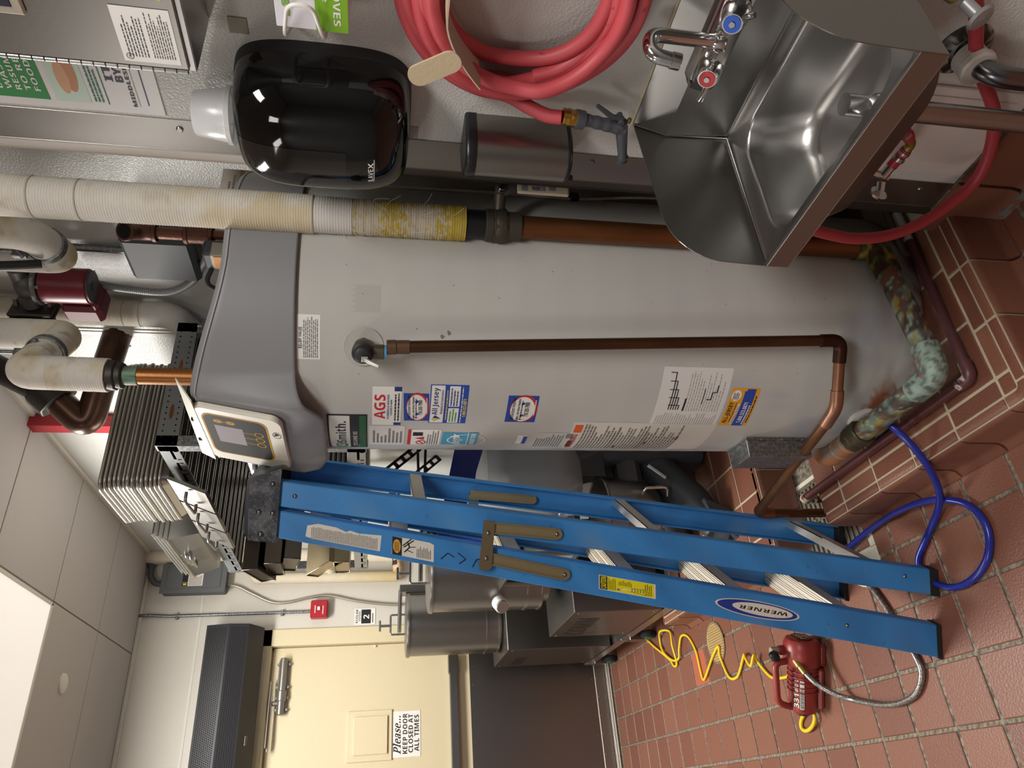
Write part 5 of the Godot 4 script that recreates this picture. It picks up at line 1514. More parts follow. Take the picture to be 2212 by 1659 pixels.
# ---------------------------------------------------------------- things on the near wall
func build_near_wall():
	var m: Mb
	var wh := C("e6e5e2"); var bk := C("1e1e20"); var green := C("1f8a3c"); var teal := C("1f7a62"); var gr := C("8a8a8c")
	# --- towel dispenser
	var o := thing("towel_dispenser", "glossy black wall towel dispenser with a rounded front", "towel dispenser", V(1.19, 1.46, -0.965))
	var zc := -0.962
	# a rounded half shell off the wall: a across (0..PI), b up and down (-PI/2..PI/2)
	var dp := func(a: float, b: float, hw: float, hh: float, d0: float, d1: float) -> Vector3:
		var k := pow(absf(cos(b)), 0.62)
		var kw := pow(absf(cos(b)), 0.36)
		var cx := pow(absf(cos(a)), 0.74) * signf(cos(a))
		var sy := pow(absf(sin(a)), 0.74)
		return V(1.19 - d0 - (d1 - d0) * sy * lerp(0.35, 1.0, k), 1.615 + hh * signf(sin(b)) * pow(absf(sin(b)), 0.62), zc + hw * cx * kw)
	var mk := func(hw: float, hh: float, d0: float, d1: float, mt: Material, nm: String) -> MeshInstance3D:
		var rr := []
		for i in 41:
			var q := []
			for k in 49: q.append(dp.call(PI * k / 48.0, -PI / 2 + PI * clamp(i / 40.0, 0.004, 0.996), hw, hh, d0, d1))
			rr.append(q)
		var mm := Mb.new(); mm.shell(rr, V(1.19, 1.615, zc), false)
		return part(o, nm, mm, mt)
	mk.call(0.130, 0.160, 0.0, 0.075, M.black_matt, "back_housing")
	var cov: MeshInstance3D = mk.call(0.1285, 0.157, 0.03, 0.152, M.black_gloss, "front_cover")
	m = Mb.new()
	var rw0 := []
	for i in 21:
		var row := []
		for k in 17: row.append(dp.call(lerp(1.50, 2.18, k / 16.0), lerp(-0.12, 1.2, i / 20.0), 0.1288, 0.1574, 0.03, 0.1526))
		rw0.append(row)
	m.shell(rw0, V(1.19, 1.615, zc), false)
	part(cov, "viewing_window", m, mat("1c1918", 0.07))
	var d := Dec.new(); d.cuts = 6
	d.mp = func(u: float, w: float, l: float) -> Vector3: return dp.call(lerp(1.88, 1.56, u), lerp(-0.45, -0.36, w), 0.1288 + l, 0.1574, 0.03, 0.1527 + l)
	d.text("LAVEX", 0.08, 0.2, 0.95, 1.0, wh); d.rect(0.0, 0.0, 1.0, 0.10, wh, 2); d.rect(0, 0, 0.05, 1.0, wh, 2)
	part(cov, "lettering", d, M.print)
	# --- upturned plastic tub on top
	m = Mb.new()
	var pr := [Vector2(0.050, 0.0), Vector2(0.052, 0.002), Vector2(0.052, 0.010), Vector2(0.048, 0.012), Vector2(0.047, 0.02), Vector2(0.040, 0.066), Vector2(0.038, 0.068), Vector2(0.0, 0.068)]
	m.lathe(pr, Transform3D(Basis(), V(1.125, 1.775, -0.955)), 40)
	var tub := mat("e9ebec", 0.25); tub.transparency = BaseMaterial3D.TRANSPARENCY_ALPHA; tub.albedo_color = Color(0.93, 0.94, 0.95, 0.72)
	single("plastic_tub", "cloudy white plastic tub upside down on top of the towel dispenser", "tub", m, tub, V(1.125, 1.775, -0.955))
	# --- soap dispenser
	o = thing("soap_dispenser", "round fronted stainless soap dispenser with black ends under the towel dispenser", "soap dispenser", V(1.19, 1.125, -1.0))
	var se := func(y: float, k: float) -> Array:
		var q := []
		for s in 29:
			var a := PI * s / 28.0
			q.append(V(1.19 - (0.028 + 0.075 * k * pow(sin(a), 0.8)) * (1.0 if s > 0 and s < 28 else 0.0), y, -1.003 + 0.050 * k * cos(a)))
		return q
	m = Mb.new(); m.shell([se.call(1.142, 1.0), se.call(1.325, 1.0)], V(1.16, 1.23, -1.0), false); var sb := part(o, "body", m, M.steel)
	m = Mb.new(); m.shell([se.call(1.325, 0.98), se.call(1.326, 1.03), se.call(1.340, 1.03), se.call(1.346, 1.0), se.call(1.348, 0.9), se.call(1.348, 0.0)], V(1.16, 1.33, -1.0), false); part(o, "top_cap", m, M.black)
	m = Mb.new(); m.shell([se.call(1.142, 1.0), se.call(1.138, 1.02), se.call(1.133, 1.0), se.call(1.131, 0.9), se.call(1.131, 0.0)], V(1.16, 1.15, -1.0), false); m.cyl(V(1.10, 1.134, -1.02), V(1.10, 1.122, -1.02), 0.007, 12, 0.002); part(o, "bottom_cap", m, M.black)
	m = Mb.new()
	var wx := func(y: float, a: float, l: float) -> Vector3: return V(1.19 - (0.028 + 0.075 * pow(sin(a), 0.8)) - l, y, -1.003 + 0.050 * cos(a) - l * 0.5)
	d = Dec.new(); d.cuts = 4
	d.mp = func(u: float, w: float, l: float) -> Vector3: return wx.call(lerp(1.195, 1.315, w), lerp(2.55, 2.35, u), l)
	d.rect(0.0, 0.05, 1.0, 1.0, C("c9cccf"), 0); d.rect(0.15, 0.08, 0.85, 0.97, C("55595f"), 1); d.rect(0.15, 0.5, 0.85, 0.94, C("8fa3c4"), 2)
	d.ell(0.5, 0.05, 0.55, 0.06, C("d5d5d5"), 2, 0.6)
	part(sb, "sight_window", d, M.print)
	# --- glove box and its wire holder
	o = thing("glove_box", "white and green box of gloves in a wire holder above the black dispenser", "box", V(1.13, 1.57, -0.76))
	m = Mb.new(); m.bx(1.10, 1.185, 1.565, 1.677, -0.748, -0.52, 0.001); part(o, "carton", m, mat("dfdee6", 0.5))
	d = Dec.new()
	var lime := C("78ad1c")
	d.mp = func(u: float, w: float, l: float) -> Vector3: return V(1.0998 - l, lerp(1.565, 1.677, w), lerp(-0.748, -0.52, u))
	d.rect(0, 0, 1, 0.45, lime, 0); d.text("VINYL GLOVES", 0.78, 0.20, 0.05, 0.10, wh); d.text("Powder Free", 0.72, 0.34, 0.22, 0.26, wh); d.text("Large", 0.40, 0.90, 0.09, 0.78, lime)
	part(o, "print", d, M.print)
	m = Mb.new()
	m.tube(bend([V(1.185, 1.665, -0.80), V(1.098, 1.668, -0.768), V(1.080, 1.655, -0.695), V(1.080, 1.617, -0.695), V(1.098, 1.604, -0.765), V(1.185, 1.606, -0.80)], 0.04, 10), 0.0033, 10)
	single("wire_holder", "white coated wire holder looped round the glove box", "wire holder", m, M.white_plastic, V(1.185, 1.61, -0.79))
	m = Mb.new(); m.bx(1.188, 1.1905, 1.74, 1.772, -0.83, -0.80, 0.0004); single("tape_strip", "short strip of old brown tape on the wall above the black dispenser", "tape", m, mat("7d745c", 0.3), V(1.19, 1.75, -0.815))
	m = Mb.new(); m.bx(1.1885, 1.1905, 1.437, 1.462, -1.028, -0.998, 0.0004); single("tape_scrap", "scrap of greyish masking tape on the wall just under the towel dispenser", "tape", m, mat("a39c98", 0.5), V(1.19, 1.45, -1.01))
	# --- notice in its sleeve
	o = thing("notice", "hand washing notice with a green block, partly behind the steel cabinet", "notice", V(1.188, 1.93, -0.91))
	m = Mb.new(); m.bx(1.187, 1.1905, 1.918, 2.205, -1.022, -0.795, 0.0005); part(o, "sheet", m, mat("e8e8e8", 0.25))
	d = Dec.new(); d.mp = func(u: float, w: float, l: float) -> Vector3: return V(1.1868 - l, lerp(1.93, 2.2, w), lerp(-1.018, -0.80, u))
	d.rect(0.06, 0.68, 1, 1.0, green, 0)
	for k in 5: d.text(["EMPLOYEES", "WASH HANDS", "RESUMING WORK", "TO REDUCE", "FOODBORNE"][k], 0.14, 0.95 - 0.058 * k, [0.8, 0.86, 0.99, 0.76, 0.82][k], 0.985 - 0.058 * k, wh)
	d.rect(0.06, 0.42, 0.75, 0.64, C("c9e0d2"), 0); d.ell(0.36, 0.5, 0.2, 0.045, C("c28a63"), 1); d.ell(0.3, 0.55, 0.16, 0.04, C("d2a27c"), 2); d.rect(0.52, 0.5, 0.7, 0.63, C("b98058"), 1); d.rect(0.62, 0.42, 0.75, 0.46, bk, 1)
	d.lines(0.08, 0.33, 0.5, 0.40, 3, teal, 5, 0.3); d.rect(0.06, 0.305, 1, 0.312, teal, 1)
	d.text("IT'S", 0.3, 0.23, 0.6, 0.28, C("2f3b55")); d.text("BY COUNTY", 0.3, 0.165, 0.95, 0.215, C("2f3b55")); d.text("MIDDLESEX COUNTY", 0.06, 0.125, 0.88, 0.15, bk); d.rect(0.06, 0.105, 1, 0.108, gr, 1); d.rect(0.08, 0.045, 0.5, 0.052, C("3a4c80"), 1)
	part(o, "print", d, M.print)
	# --- steel cabinet at the top corner
	o = thing("steel_cabinet", "stainless wall cabinet with a white data label, cut off by the picture's edge", "cabinet", V(1.19, 1.80, -0.6))
	m = Mb.new(); m.bx(1.052, 1.19, 1.802, 2.42, -0.812, -0.36, 0.002); part(o, "body", m, M.steel_z)
	m = Mb.new(); m.bx(1.046, 1.053, 1.812, 2.41, -0.806, -0.37, 0.002)
	var dr := part(o, "door", m, M.steel)
	m = Mb.new()
	var yy := 1.815
	while yy < 2.41:
		m.cyl(V(1.049, yy, -0.8105), V(1.049, yy + 0.0165, -0.8105), 0.0042, 10, 0.0006); yy += 0.0175
	part(dr, "piano_hinge", m, M.chrome_dull).set_meta("kind", "stuff")
	m = Mb.new(); m.bx(1.04, 1.047, 2.02, 2.40, -0.735, -0.45, 0.006); part(dr, "window_frame", m, mat("b9b0a2", 0.35, 0.5))
	m = Mb.new(); m.bx(1.0385, 1.041, 2.035, 2.385, -0.722, -0.463, 0.001); part(dr, "window_pane", m, mat("3a3e46", 0.1))
	d = Dec.new(); d.mp = func(u: float, w: float, l: float) -> Vector3: return V(1.0455 - l, lerp(1.822, 1.905, w), lerp(-0.797, -0.705, u))
	d.rect(0, 0, 1, 1, wh, 0); d.lines(0.1, 0.52, 0.9, 0.9, 7, bk, 61, 0.4, 2, 0.3); d.lines(0.1, 0.06, 0.95, 0.46, 9, bk, 62, 0.3, 2, 0.3); d.ell(0.1, 0.88, 0.06, 0.065, bk, 2, 0.85); d.text("ETL", 0.07, 0.86, 0.13, 0.9, bk)
	part(dr, "data_label", d, M.print)
	d = Dec.new(); d.mp = func(u: float, w: float, l: float) -> Vector3: return V(1.0455 - l, lerp(1.83, 1.85, w), lerp(-0.692, -0.665, u))
	d.poly(PackedVector2Array([Vector2(0, 0), Vector2(1, 0), Vector2(0.5, 1)]), C("d8d02a"), 0); part(dr, "hazard_label", d, M.print)

	# --- red hose coil on its hanger
	o = thing("hose_hanger", "cream painted metal hose hanger with an upturned lip, holding the red hose", "hose hanger", V(1.19, 1.38, -0.74))
	m = Mb.new()
	var a0 := []; var a1 := []; var a2 := []; var a3 := []
	for k in 21:
		var t := k / 20.0
		var z: float = lerp(-0.50, -0.805, t)
		var y: float = 1.412 - 0.068 * pow(clamp((t - 0.62) / 0.38, 0.0, 1.0), 1.6)
		a0.append(V(1.19, y, z)); a1.append(V(1.066, y, z)); a2.append(V(1.066, y - 0.003, z)); a3.append(V(1.19, y - 0.003, z))
	m.loft([a0, a1], false); m.loft([a1, a2], false); m.loft([a3, a2], false)
	part(o, "saddle", m, mat("bfae9a", 0.5))
	m = Mb.new()
	m.ext(rrect(0.040, 0.095, 0.019, 6), 0.004, Transform3D(Basis(V(0, 0.53, 0.848), V(0, 0.848, -0.53), V(-1, 0, 0)), V(1.068, 1.424, -0.772)), true)
	part(o, "lip", m, mat("c4b394", 0.5, 0.0, M.lumps, 0.2, 20.0))
	o = thing("red_hose", "coiled red rubber hose hanging on the cream hanger over the sink", "hose", V(1.13, 1.27, -0.68))
	var hr := 0.0135
	# radius, height of centre, depth of centre, distance of the loop's plane
	var coils := [[0.213, 1.277, -0.672, 1.166], [0.188, 1.284, -0.668, 1.170], [0.188, 1.274, -0.668, 1.138], [0.164, 1.288, -0.672, 1.142], [0.163, 1.272, -0.665, 1.112], [0.132, 1.288, -0.670, 1.160], [0.17, 1.28, -0.66, 1.14]]
	var rc := C("c9525a"); var rd := C("9c343c"); var sc := C("4c2226")
	m = Mb.new(); m.fn = func(w: Vector3) -> Color: return rc.lerp(rd, 0.5 * blotch(w, 8.0)).lerp(sc, 0.8 * sm(0.74, 0.78, blotch(w, 90.0)) * sm(0.55, 0.7, blotch(w, 12.0, 5)))
	var path := [V(1.12, 1.172, -0.889), V(1.128, 1.20, -0.894), V(1.145, 1.235, -0.891)]
	for c in 6:
		var q: Array = coils[c]
		var nx: Array = coils[c + 1]
		for s in 24:
			var t := s / 24.0
			var a := TAU * t
			var r: float = lerp(q[0], nx[0], t)
			var lift := 0.012 * sin(a * 2.0 + c * 1.7)
			path.append(V(lerp(q[3], nx[3], t) + minf(lift, 0.0), lerp(q[1], nx[1], t) + r * sin(a) * (1.0 + 0.03 * sin(c * 2.1)), lerp(q[2], nx[2], t) - r * cos(a)))
	m.tube(spline(path, 0.010), hr, 20)
	part(o, "coil", m, vmat(0.5))
	# --- nozzle
	o = thing("spray_nozzle", "grey pistol spray nozzle hanging at the end of the red hose", "spray nozzle", V(1.12, 1.08, -0.895))
	m = Mb.new()
	var nt := Transform3D(Basis(V(1, 0, 0), V(0, -0.994, -0.11), V(0, 0.11, -0.994)), V(1.12, 1.172, -0.886))
	m.lathe([Vector2(0, 0), Vector2(0.0155, 0.0), Vector2(0.0165, 0.003), Vector2(0.0155, 0.007), Vector2(0.0168, 0.010), Vector2(0.0168, 0.016), Vector2(0.0155, 0.018), Vector2(0.0165, 0.026), Vector2(0.0, 0.027)], nt, 8)
	part(o, "brass_coupling", m, M.brass)
	m = Mb.new()
	m.lathe([Vector2(0, 0.026), Vector2(0.0175, 0.026), Vector2(0.0182, 0.03), Vector2(0.0175, 0.044), Vector2(0.012, 0.046), Vector2(0, 0.046)], nt, 24)
	var gp := []
	var gr2 := []
	for k in 31:
		var t := k / 30.0
		gp.append(nt * V(0, 0.044 + 0.085 * t, -0.002 + 0.004 * t)); gr2.append(0.0118 + 0.0007 * sin(t * TAU * 4.0) + 0.0015 * t)
	m.tube(gp, gr2, 16)
	var hd := nt * V(0, 0.13, 0.002)
	m.tube([hd + V(0, 0.012, 0.016), hd + V(0, 0.006, 0.0), hd + V(-0.004, -0.012, -0.055), hd + V(-0.006, -0.016, -0.068)], [0.012, 0.0125, 0.0095, 0.0105], 16)
	for k in 4: m.cyl(hd + V(-0.0055, -0.0155, -0.064 - 0.003 * k), hd + V(-0.0056, -0.0158, -0.0655 - 0.003 * k), 0.0118, 16)
	var nb := part(o, "nozzle_body", m, mat("474a50", 0.4))
	m = Mb.new()
	m.tube([hd + V(-0.004, 0.012, 0.026), hd + V(-0.006, 0.035, 0.03), hd + V(-0.006, 0.07, 0.052)], [0.006, 0.0055, 0.004], 8)
	m.cyl(hd + V(-0.016, 0.016, 0.024), hd + V(0.012, 0.016, 0.024), 0.006, 12, 0.001)
	part(o, "trigger", m, mat("3c3f45", 0.4))
	m = Mb.new(); m.cyl(hd + V(0, -0.002, 0.016), hd + V(0, -0.004, 0.025), 0.0045, 10, 0.001); part(o, "brass_stem", m, mat("85703a", 0.4, 0.9))
	# --- lower loop of red hose in front of the wall and the curb
	m = Mb.new(); m.fn = func(w: Vector3) -> Color: return C("b23a42").lerp(rd, blotch(w, 6.0))
	m.tube(spline([V(1.14, 0.62, -0.50), V(1.15, 0.50, -0.585), V(1.152, 0.40, -0.70), V(1.135, 0.28, -0.806), V(1.11, 0.225, -0.925), V(1.08, 0.265, -1.00), V(1.04, 0.36, -1.045), V(1.00, 0.495, -1.036), V(0.985, 0.64, -1.0), V(0.99, 0.78, -0.97), V(1.03, 0.92, -0.965)]), 0.0125, 20)
	single("red_hose_loop", "loose loop of red hose hanging from behind the sink down over the curb", "hose", m, vmat(0.45), V(1.11, 0.22, -0.92))
	m = Mb.new()
	for k in 4: m.tube([V(1.165, 0.395 + 0.003 * k, -0.715), V(1.14, 0.392 + 0.004 * k, -0.69), V(1.155, 0.394 + 0.003 * k, -0.68)], 0.0013, 6)
	single("string_tie", "pale string tying the hose loop to the drain collar", "string", m, M.grout_light, V(1.15, 0.395, -0.69))

	# --- access cover, drains and valves under the sink
	o = thing("access_cover", "flat white plastic access cover screwed to the wall under the sink", "access cover", V(1.19, 0.32, -0.9))
	m = Mb.new(); m.bx(1.182, 1.19, 0.185, 0.478, -1.0, -0.78, 0.002); part(o, "plate", m, mat("d5cdc8", 0.4))
	m = Mb.new(); m.bx(1.179, 1.183, 0.205, 0.44, -0.965, -0.80, 0.0015); part(o, "raised_panel", m, mat("d2cac5", 0.4))
	m = Mb.new(); screw(m, V(1.182, 0.435, -0.975), V(-1, 0, 0), 0.005); part(o, "screw", m, M.chrome_dull)
	o = thing("sink_drain", "dull chrome drain pipes and trap below the hand sink", "drain pipe", V(1.08, 0.3, -0.75))
	m = Mb.new(); m.tube([V(1.03, 0.70, -0.735), V(1.03, 0.245, -0.735)], 0.0195, 26); part(o, "tailpiece", m, M.chrome_dull)
	m = Mb.new(); m.cyl(V(1.03, 0.262, -0.735), V(1.03, 0.238, -0.735), 0.025, 24, 0.004); part(o, "slip_nut", m, M.chrome_dull)
	m = Mb.new(); m.tube(bend([V(1.03, 0.245, -0.735), V(1.03, 0.10, -0.735), V(1.065, 0.10, -0.70), V(1.075, 0.235, -0.68)], 0.05, 10), 0.021, 24); part(o, "trap_bend", m, M.chrome_dull)
	m = Mb.new(); m.tube(dense(bend([V(1.185, 0.41, -0.705), V(1.10, 0.405, -0.695), V(1.075, 0.215, -0.68)], 0.07, 12), 0.01), 0.0195, 24); part(o, "trap_arm", m, mat("77767a", 0.25, 1.0))
	m = Mb.new(); m.cyl(V(1.0755, 0.255, -0.6815), V(1.075, 0.225, -0.68), 0.0255, 24, 0.005); part(o, "slip_nut", m, M.chrome_dull)
	m = Mb.new(); m.cyl(V(1.17, 0.41, -0.705), V(1.128, 0.408, -0.70), 0.031, 28, 0.003); m.cyl(V(1.142, 0.409, -0.7018), V(1.122, 0.408, -0.7), 0.0345, 10, 0.004); part(o, "plastic_collar", m, mat("c9c4bd", 0.4))
	m = Mb.new(); m.fn = func(w: Vector3) -> Color: return C("24211f").lerp(C("b3aca2"), sm(0.52, 0.6, blotch(w, 60.0)))
	m.lathe([Vector2(0.030, 0.012), Vector2(0.046, 0.008), Vector2(0.054, 0.0)], Transform3D(Basis(V(0, 0, 1), V(-1, 0, 0), V(0, -1, 0)), V(1.1895, 0.412, -0.703)), 40); part(o, "escutcheon", m, M.vpaint, "blackened flaking wall escutcheon")
	o = thing("hot_stop_valve", "chrome stop valve on red braided hose under the left of the sink", "valve", V(1.10, 0.46, -0.95))
	m = Mb.new(); m.cyl(V(1.095, 0.458, -0.945), V(1.105, 0.448, -0.925), 0.0105, 8, 0.001); m.cyl(V(1.10, 0.505, -0.935), V(1.10, 0.44, -0.95), 0.0085, 8, 0.001); m.cyl(V(1.09, 0.455, -0.955), V(1.075, 0.455, -0.968), 0.009, 16, 0.001); part(o, "valve_body", m, M.chrome)
	m = Mb.new(); m.lathe([Vector2(0, 0.0), Vector2(0.012, 0.002), Vector2(0.019, 0.0), Vector2(0.017, 0.006), Vector2(0, 0.009)], Transform3D(Basis(V(1, 0, 0), V(0, 0.1, -1).normalized(), V(0, -1, -0.1).normalized()), V(1.075, 0.455, -0.972)), 24); part(o, "handle", m, M.chrome)
	m = Mb.new(); m.col = C("a02a38"); m.tube(spline([V(1.105, 0.447, -0.925), V(1.11, 0.44, -0.90), V(1.11, 0.438, -0.882)]), 0.0115, 14); m.tube(spline([V(1.11, 0.452, -0.855), V(1.11, 0.475, -0.84), V(1.12, 0.56, -0.83), V(1.15, 0.62, -0.83)]), 0.0115, 14); part(o, "short_hose", m, M.vpaint)
	m = Mb.new(); m.tube(bend([V(1.11, 0.438, -0.886), V(1.11, 0.437, -0.868), V(1.11, 0.455, -0.853)], 0.01), 0.010, 12); part(o, "brass_elbow", m, mat("8f7a3c", 0.4, 0.8))
	m = Mb.new()
	band(m, V(1.108, 0.441, -0.905), V(0.1, -0.2, 0.97).normalized(), 0.0128, 0.010); band(m, V(1.11, 0.466, -0.845), V(0.1, 0.85, 0.5).normalized(), 0.0128, 0.009); band(m, V(1.11, 0.438, -0.89), V(0, -0.1, 1).normalized(), 0.0128, 0.008)
	part(o, "hose_clamps", m, M.chrome_dull)
	o = thing("cold_stop_valve", "grey stop valve with a round handle and brass nut under the sink", "valve", V(1.10, 0.53, -0.58))
	m = Mb.new(); m.lathe([Vector2(0, 0), Vector2(0.02, 0.0), Vector2(0.024, 0.003), Vector2(0.02, 0.008), Vector2(0, 0.010)], Transform3D(Basis(V(0, 0, 1), V(-0.86, -0.3, 0.4).normalized(), V(0.3, -0.9, 0.1).normalized()).orthonormalized(), V(1.10, 0.51, -0.59)), 30); m.cyl(V(1.10, 0.51, -0.59), V(1.13, 0.53, -0.585), 0.011, 14, 0.001); part(o, "handle", m, mat("a5a4a6", 0.4, 0.4))
	m = Mb.new(); m.cyl(V(1.13, 0.55, -0.58), V(1.14, 0.575, -0.575), 0.013, 6, 0.001); part(o, "brass_nut", m, mat("9c8a4e", 0.35, 0.9))
	m = Mb.new(); m.fn = copper_fn("8a5f3c", "5c402c"); m.tube([V(1.14, 0.57, -0.575), V(1.15, 0.66, -0.565)], 0.010, 14); m.tube([V(1.15, 0.66, -0.585), V(1.15, 0.70, -0.565)], 0.013, 10); part(o, "riser", m, M.vcopper)

# ---------------------------------------------------------------- hand sink
func build_sink():
	var o := thing("hand_sink", "stainless wall hand sink with raised side splash guards", "sink", V(1.19, 0.66, -0.725))
	var m: Mb
	var x0 := 0.828; var x1 := 1.172; var z0 := -0.945; var z1 := -0.50; var Y := 0.797
	var cx := (x0 + x1) / 2; var cz := (z0 + z1) / 2
	# bowl: rim deck, raised edge bead, sloping walls and floor
	var ring := func(w: float, h: float, r: float, y: float, dx := 0.0) -> Array:
		var q := []
		for t in rrect(w, h, r, 7): q.append(V(cx + dx + t.x, y, cz + t.y))
		return q
	m = Mb.new()
	var W := x1 - x0; var H := z1 - z0
	m.shell([ring.call(W, H, 0.004, Y), ring.call(W - 0.014, H - 0.014, 0.012, Y + 0.002), ring.call(W - 0.020, H - 0.022, 0.02, Y - 0.003), ring.call(W - 0.062, H - 0.07, 0.055, Y - 0.006, -0.004), ring.call(W - 0.075, H - 0.085, 0.055, Y - 0.012, -0.004), ring.call(W - 0.088, H - 0.10, 0.06, Y - 0.05, -0.004), ring.call(W - 0.105, H - 0.12, 0.07, Y - 0.105, -0.004), ring.call(W - 0.15, H - 0.17, 0.06, Y - 0.125, -0.004), ring.call(W - 0.25, H - 0.29, 0.03, Y - 0.132, -0.004), ring.call(0.06, 0.06, 0.028, Y - 0.136, 0.0)], V(cx, Y + 2.0, cz), true, true)
	part(o, "bowl", m, M.steel_z)
	m = Mb.new(); m.lathe([Vector2(0.030, 0.001), Vector2(0.027, 0.003), Vector2(0.02, -0.002), Vector2(0, -0.003)], Transform3D(Basis(), V(cx, Y - 0.136, cz)), 24); part(o, "drain_cup", m, M.chrome)
	# underside of the bowl
	m = Mb.new(); m.shell([ring.call(W - 0.01, H - 0.01, 0.02, Y - 0.004), ring.call(W - 0.07, H - 0.08, 0.06, Y - 0.06), ring.call(W - 0.10, H - 0.115, 0.07, Y - 0.115), ring.call(W - 0.25, H - 0.29, 0.05, Y - 0.143), ring.call(0.05, 0.05, 0.02, Y - 0.15)], V(cx, Y, cz)); part(o, "bowl_underside", m, M.steel_dark)
	# front apron and side aprons
	m = Mb.new(); m.bx(x0 - 0.001, x0 + 0.002, Y - 0.042, Y + 0.002, z0, z1, 0.001); m.bx(x0, x0 + 0.012, Y - 0.044, Y - 0.042, z0, z1, 0.0005); part(o, "front_apron", m, M.steel_dark)
	m = Mb.new(); m.bx(x0, XN, Y - 0.042, Y + 0.002, z0 - 0.001, z0 + 0.001, 0.0005); part(o, "side_apron", m, M.steel_dark)
	m = Mb.new(); m.bx(x0, XN, Y - 0.042, Y + 0.002, z1 - 0.001, z1 + 0.001, 0.0005); part(o, "side_apron", m, M.steel_dark)
	# splash guards with rounded front top corners
	var pl := PackedVector2Array([Vector2(XN - 0.002, Y - 0.001), Vector2(XN - 0.002, 1.0), Vector2(x0 + 0.12, 0.985)])
	for k in 11:
		var a := PI / 2 * k / 10.0
		pl.append(Vector2(x0 + 0.11 - 0.106 * sin(a), 0.874 + 0.108 * cos(a)))
	pl.append(Vector2(x0, Y - 0.001))
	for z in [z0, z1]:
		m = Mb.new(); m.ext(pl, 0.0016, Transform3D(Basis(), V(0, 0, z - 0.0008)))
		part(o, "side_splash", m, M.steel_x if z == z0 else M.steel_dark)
	# back splash: sloped shelf strip at the top, then the faucet face
	m = Mb.new()
	m.hexa([V(1.172, Y, z0), V(1.188, Y, z0), V(1.188, Y, z1), V(1.172, Y, z1), V(1.160, 0.935, z0), V(1.188, 0.935, z0), V(1.188, 0.935, z1), V(1.160, 0.935, z1)])
	m.hexa([V(1.160, 0.935, z0), V(1.189, 0.935, z0), V(1.189, 0.935, z1), V(1.160, 0.935, z1), V(1.187, 1.0, z0), V(1.189, 1.0, z0), V(1.189, 1.0, z1), V(1.187, 1.0, z1)])
	part(o, "back_splash", m, M.steel_z)
	m = Mb.new(); m.tube([V(x0 + 0.01, Y + 0.001, z0 + 0.003), V(1.168, Y + 0.001, z0 + 0.003), V(1.162, 0.935, z0 + 0.003), V(1.186, 1.0, z0 + 0.003)], 0.0025, 8); part(o, "weld_bead", m, M.steel_x)
	m = Mb.new(); m.tube([V(1.1895, 1.003, -0.945), V(1.1895, 1.003, -0.50)], 0.003, 8); m.tube([V(1.1895, 0.80, z0 - 0.002), V(1.1895, 1.0, z0 - 0.002)], 0.0025, 8); single("caulk_bead", "yellowed caulk bead round the top and left of the sink's back splash", "caulk", m, mat("cfc7ab", 0.6), V(1.19, 1.0, -0.72))
	# water spots left out of the geometry; faucet
	var f := thing("faucet", "chrome wall faucet with a gooseneck spout and blue and red lever handles", "faucet", V(1.165, 0.905, -0.73))
	var fy := 0.918
	var cf := -0.702
	m = Mb.new()
	var fr := []
	for s in [[0.175, 1.0, 1.0], [0.150, 1.0, 1.0], [0.142, 0.96, 0.86], [0.136, 0.93, 0.70]]:
		var q := []
		for t in rrect(0.235 * s[1], 0.064 * s[2], 0.028 * s[2], 6): q.append(V(XN - 0.163 + s[0] - 0.030, fy + t.y, cf + t.x))
		fr.append(q)
	m.shell(fr, V(1.17, fy, cf)); m.fan(fr[3], V(-1, 0.2, 0).normalized())
	m.bx(1.110, 1.14, fy - 0.014, fy + 0.016, cf - 0.045, cf + 0.045, 0.006)
	part(f, "body", m, M.chrome)
	for k in 2:
		var z: float = cf + [0.053, -0.053][k]
		m = Mb.new()
		var kt := Transform3D(Basis(V(0, 0, 1), V(-0.90, 0.43, 0).normalized(), V(-0.43, -0.90, 0).normalized()), V(1.134, fy, z))
		m.lathe([Vector2(0.023, 0.0), Vector2(0.025, 0.006), Vector2(0.0235, 0.026), Vector2(0.019, 0.046), Vector2(0.017, 0.050), Vector2(0.0, 0.050)], kt, 30)
		if k == 1:
			m.tube([kt * V(-0.010, 0.030, 0.006), kt * V(-0.030, 0.036, 0.006), kt * V(-0.052, 0.034, 0.004)], [0.006, 0.0055, 0.007], 10)
		else:
			m.tube([kt * V(0.004, 0.030, 0.012), kt * V(0.02, 0.036, 0.028)], [0.006, 0.0055], 10)
		var h := part(f, "handle", m, M.chrome)
		m = Mb.new(); m.lathe([Vector2(0.0145, 0.0495), Vector2(0.0145, 0.0515), Vector2(0.0, 0.0515)], kt, 26)
		part(h, "index_disc", m, [M.blue_disc if M.has("blue_disc") else mat("1e4fb0", 0.3), mat("c0262c", 0.3)][k], ["blue index disc", "red index disc"][k])
		m = Mb.new(); m.lathe([Vector2(0.006, 0.051), Vector2(0.005, 0.0535), Vector2(0, 0.0535)], kt, 14); part(h, "index_screw", m, M.chrome_dull)
	m = Mb.new()
	m.lathe([Vector2(0.0, 0), Vector2(0.0175, 0.0), Vector2(0.018, 0.004), Vector2(0.016, 0.018), Vector2(0.0135, 0.022), Vector2(0, 0.022)], Transform3D(Basis(), V(1.120, fy + 0.006, cf)), 28)
	part(f, "spout_collar", m, M.chrome)
	m = Mb.new()
	m.tube(bend([V(1.120, fy + 0.024, cf), V(1.120, 1.060, cf), V(1.078, 1.064, cf - 0.010), V(1.070, 1.018, cf - 0.012)], 0.045, 14), 0.0125, 20)
	part(f, "spout", m, M.chrome)
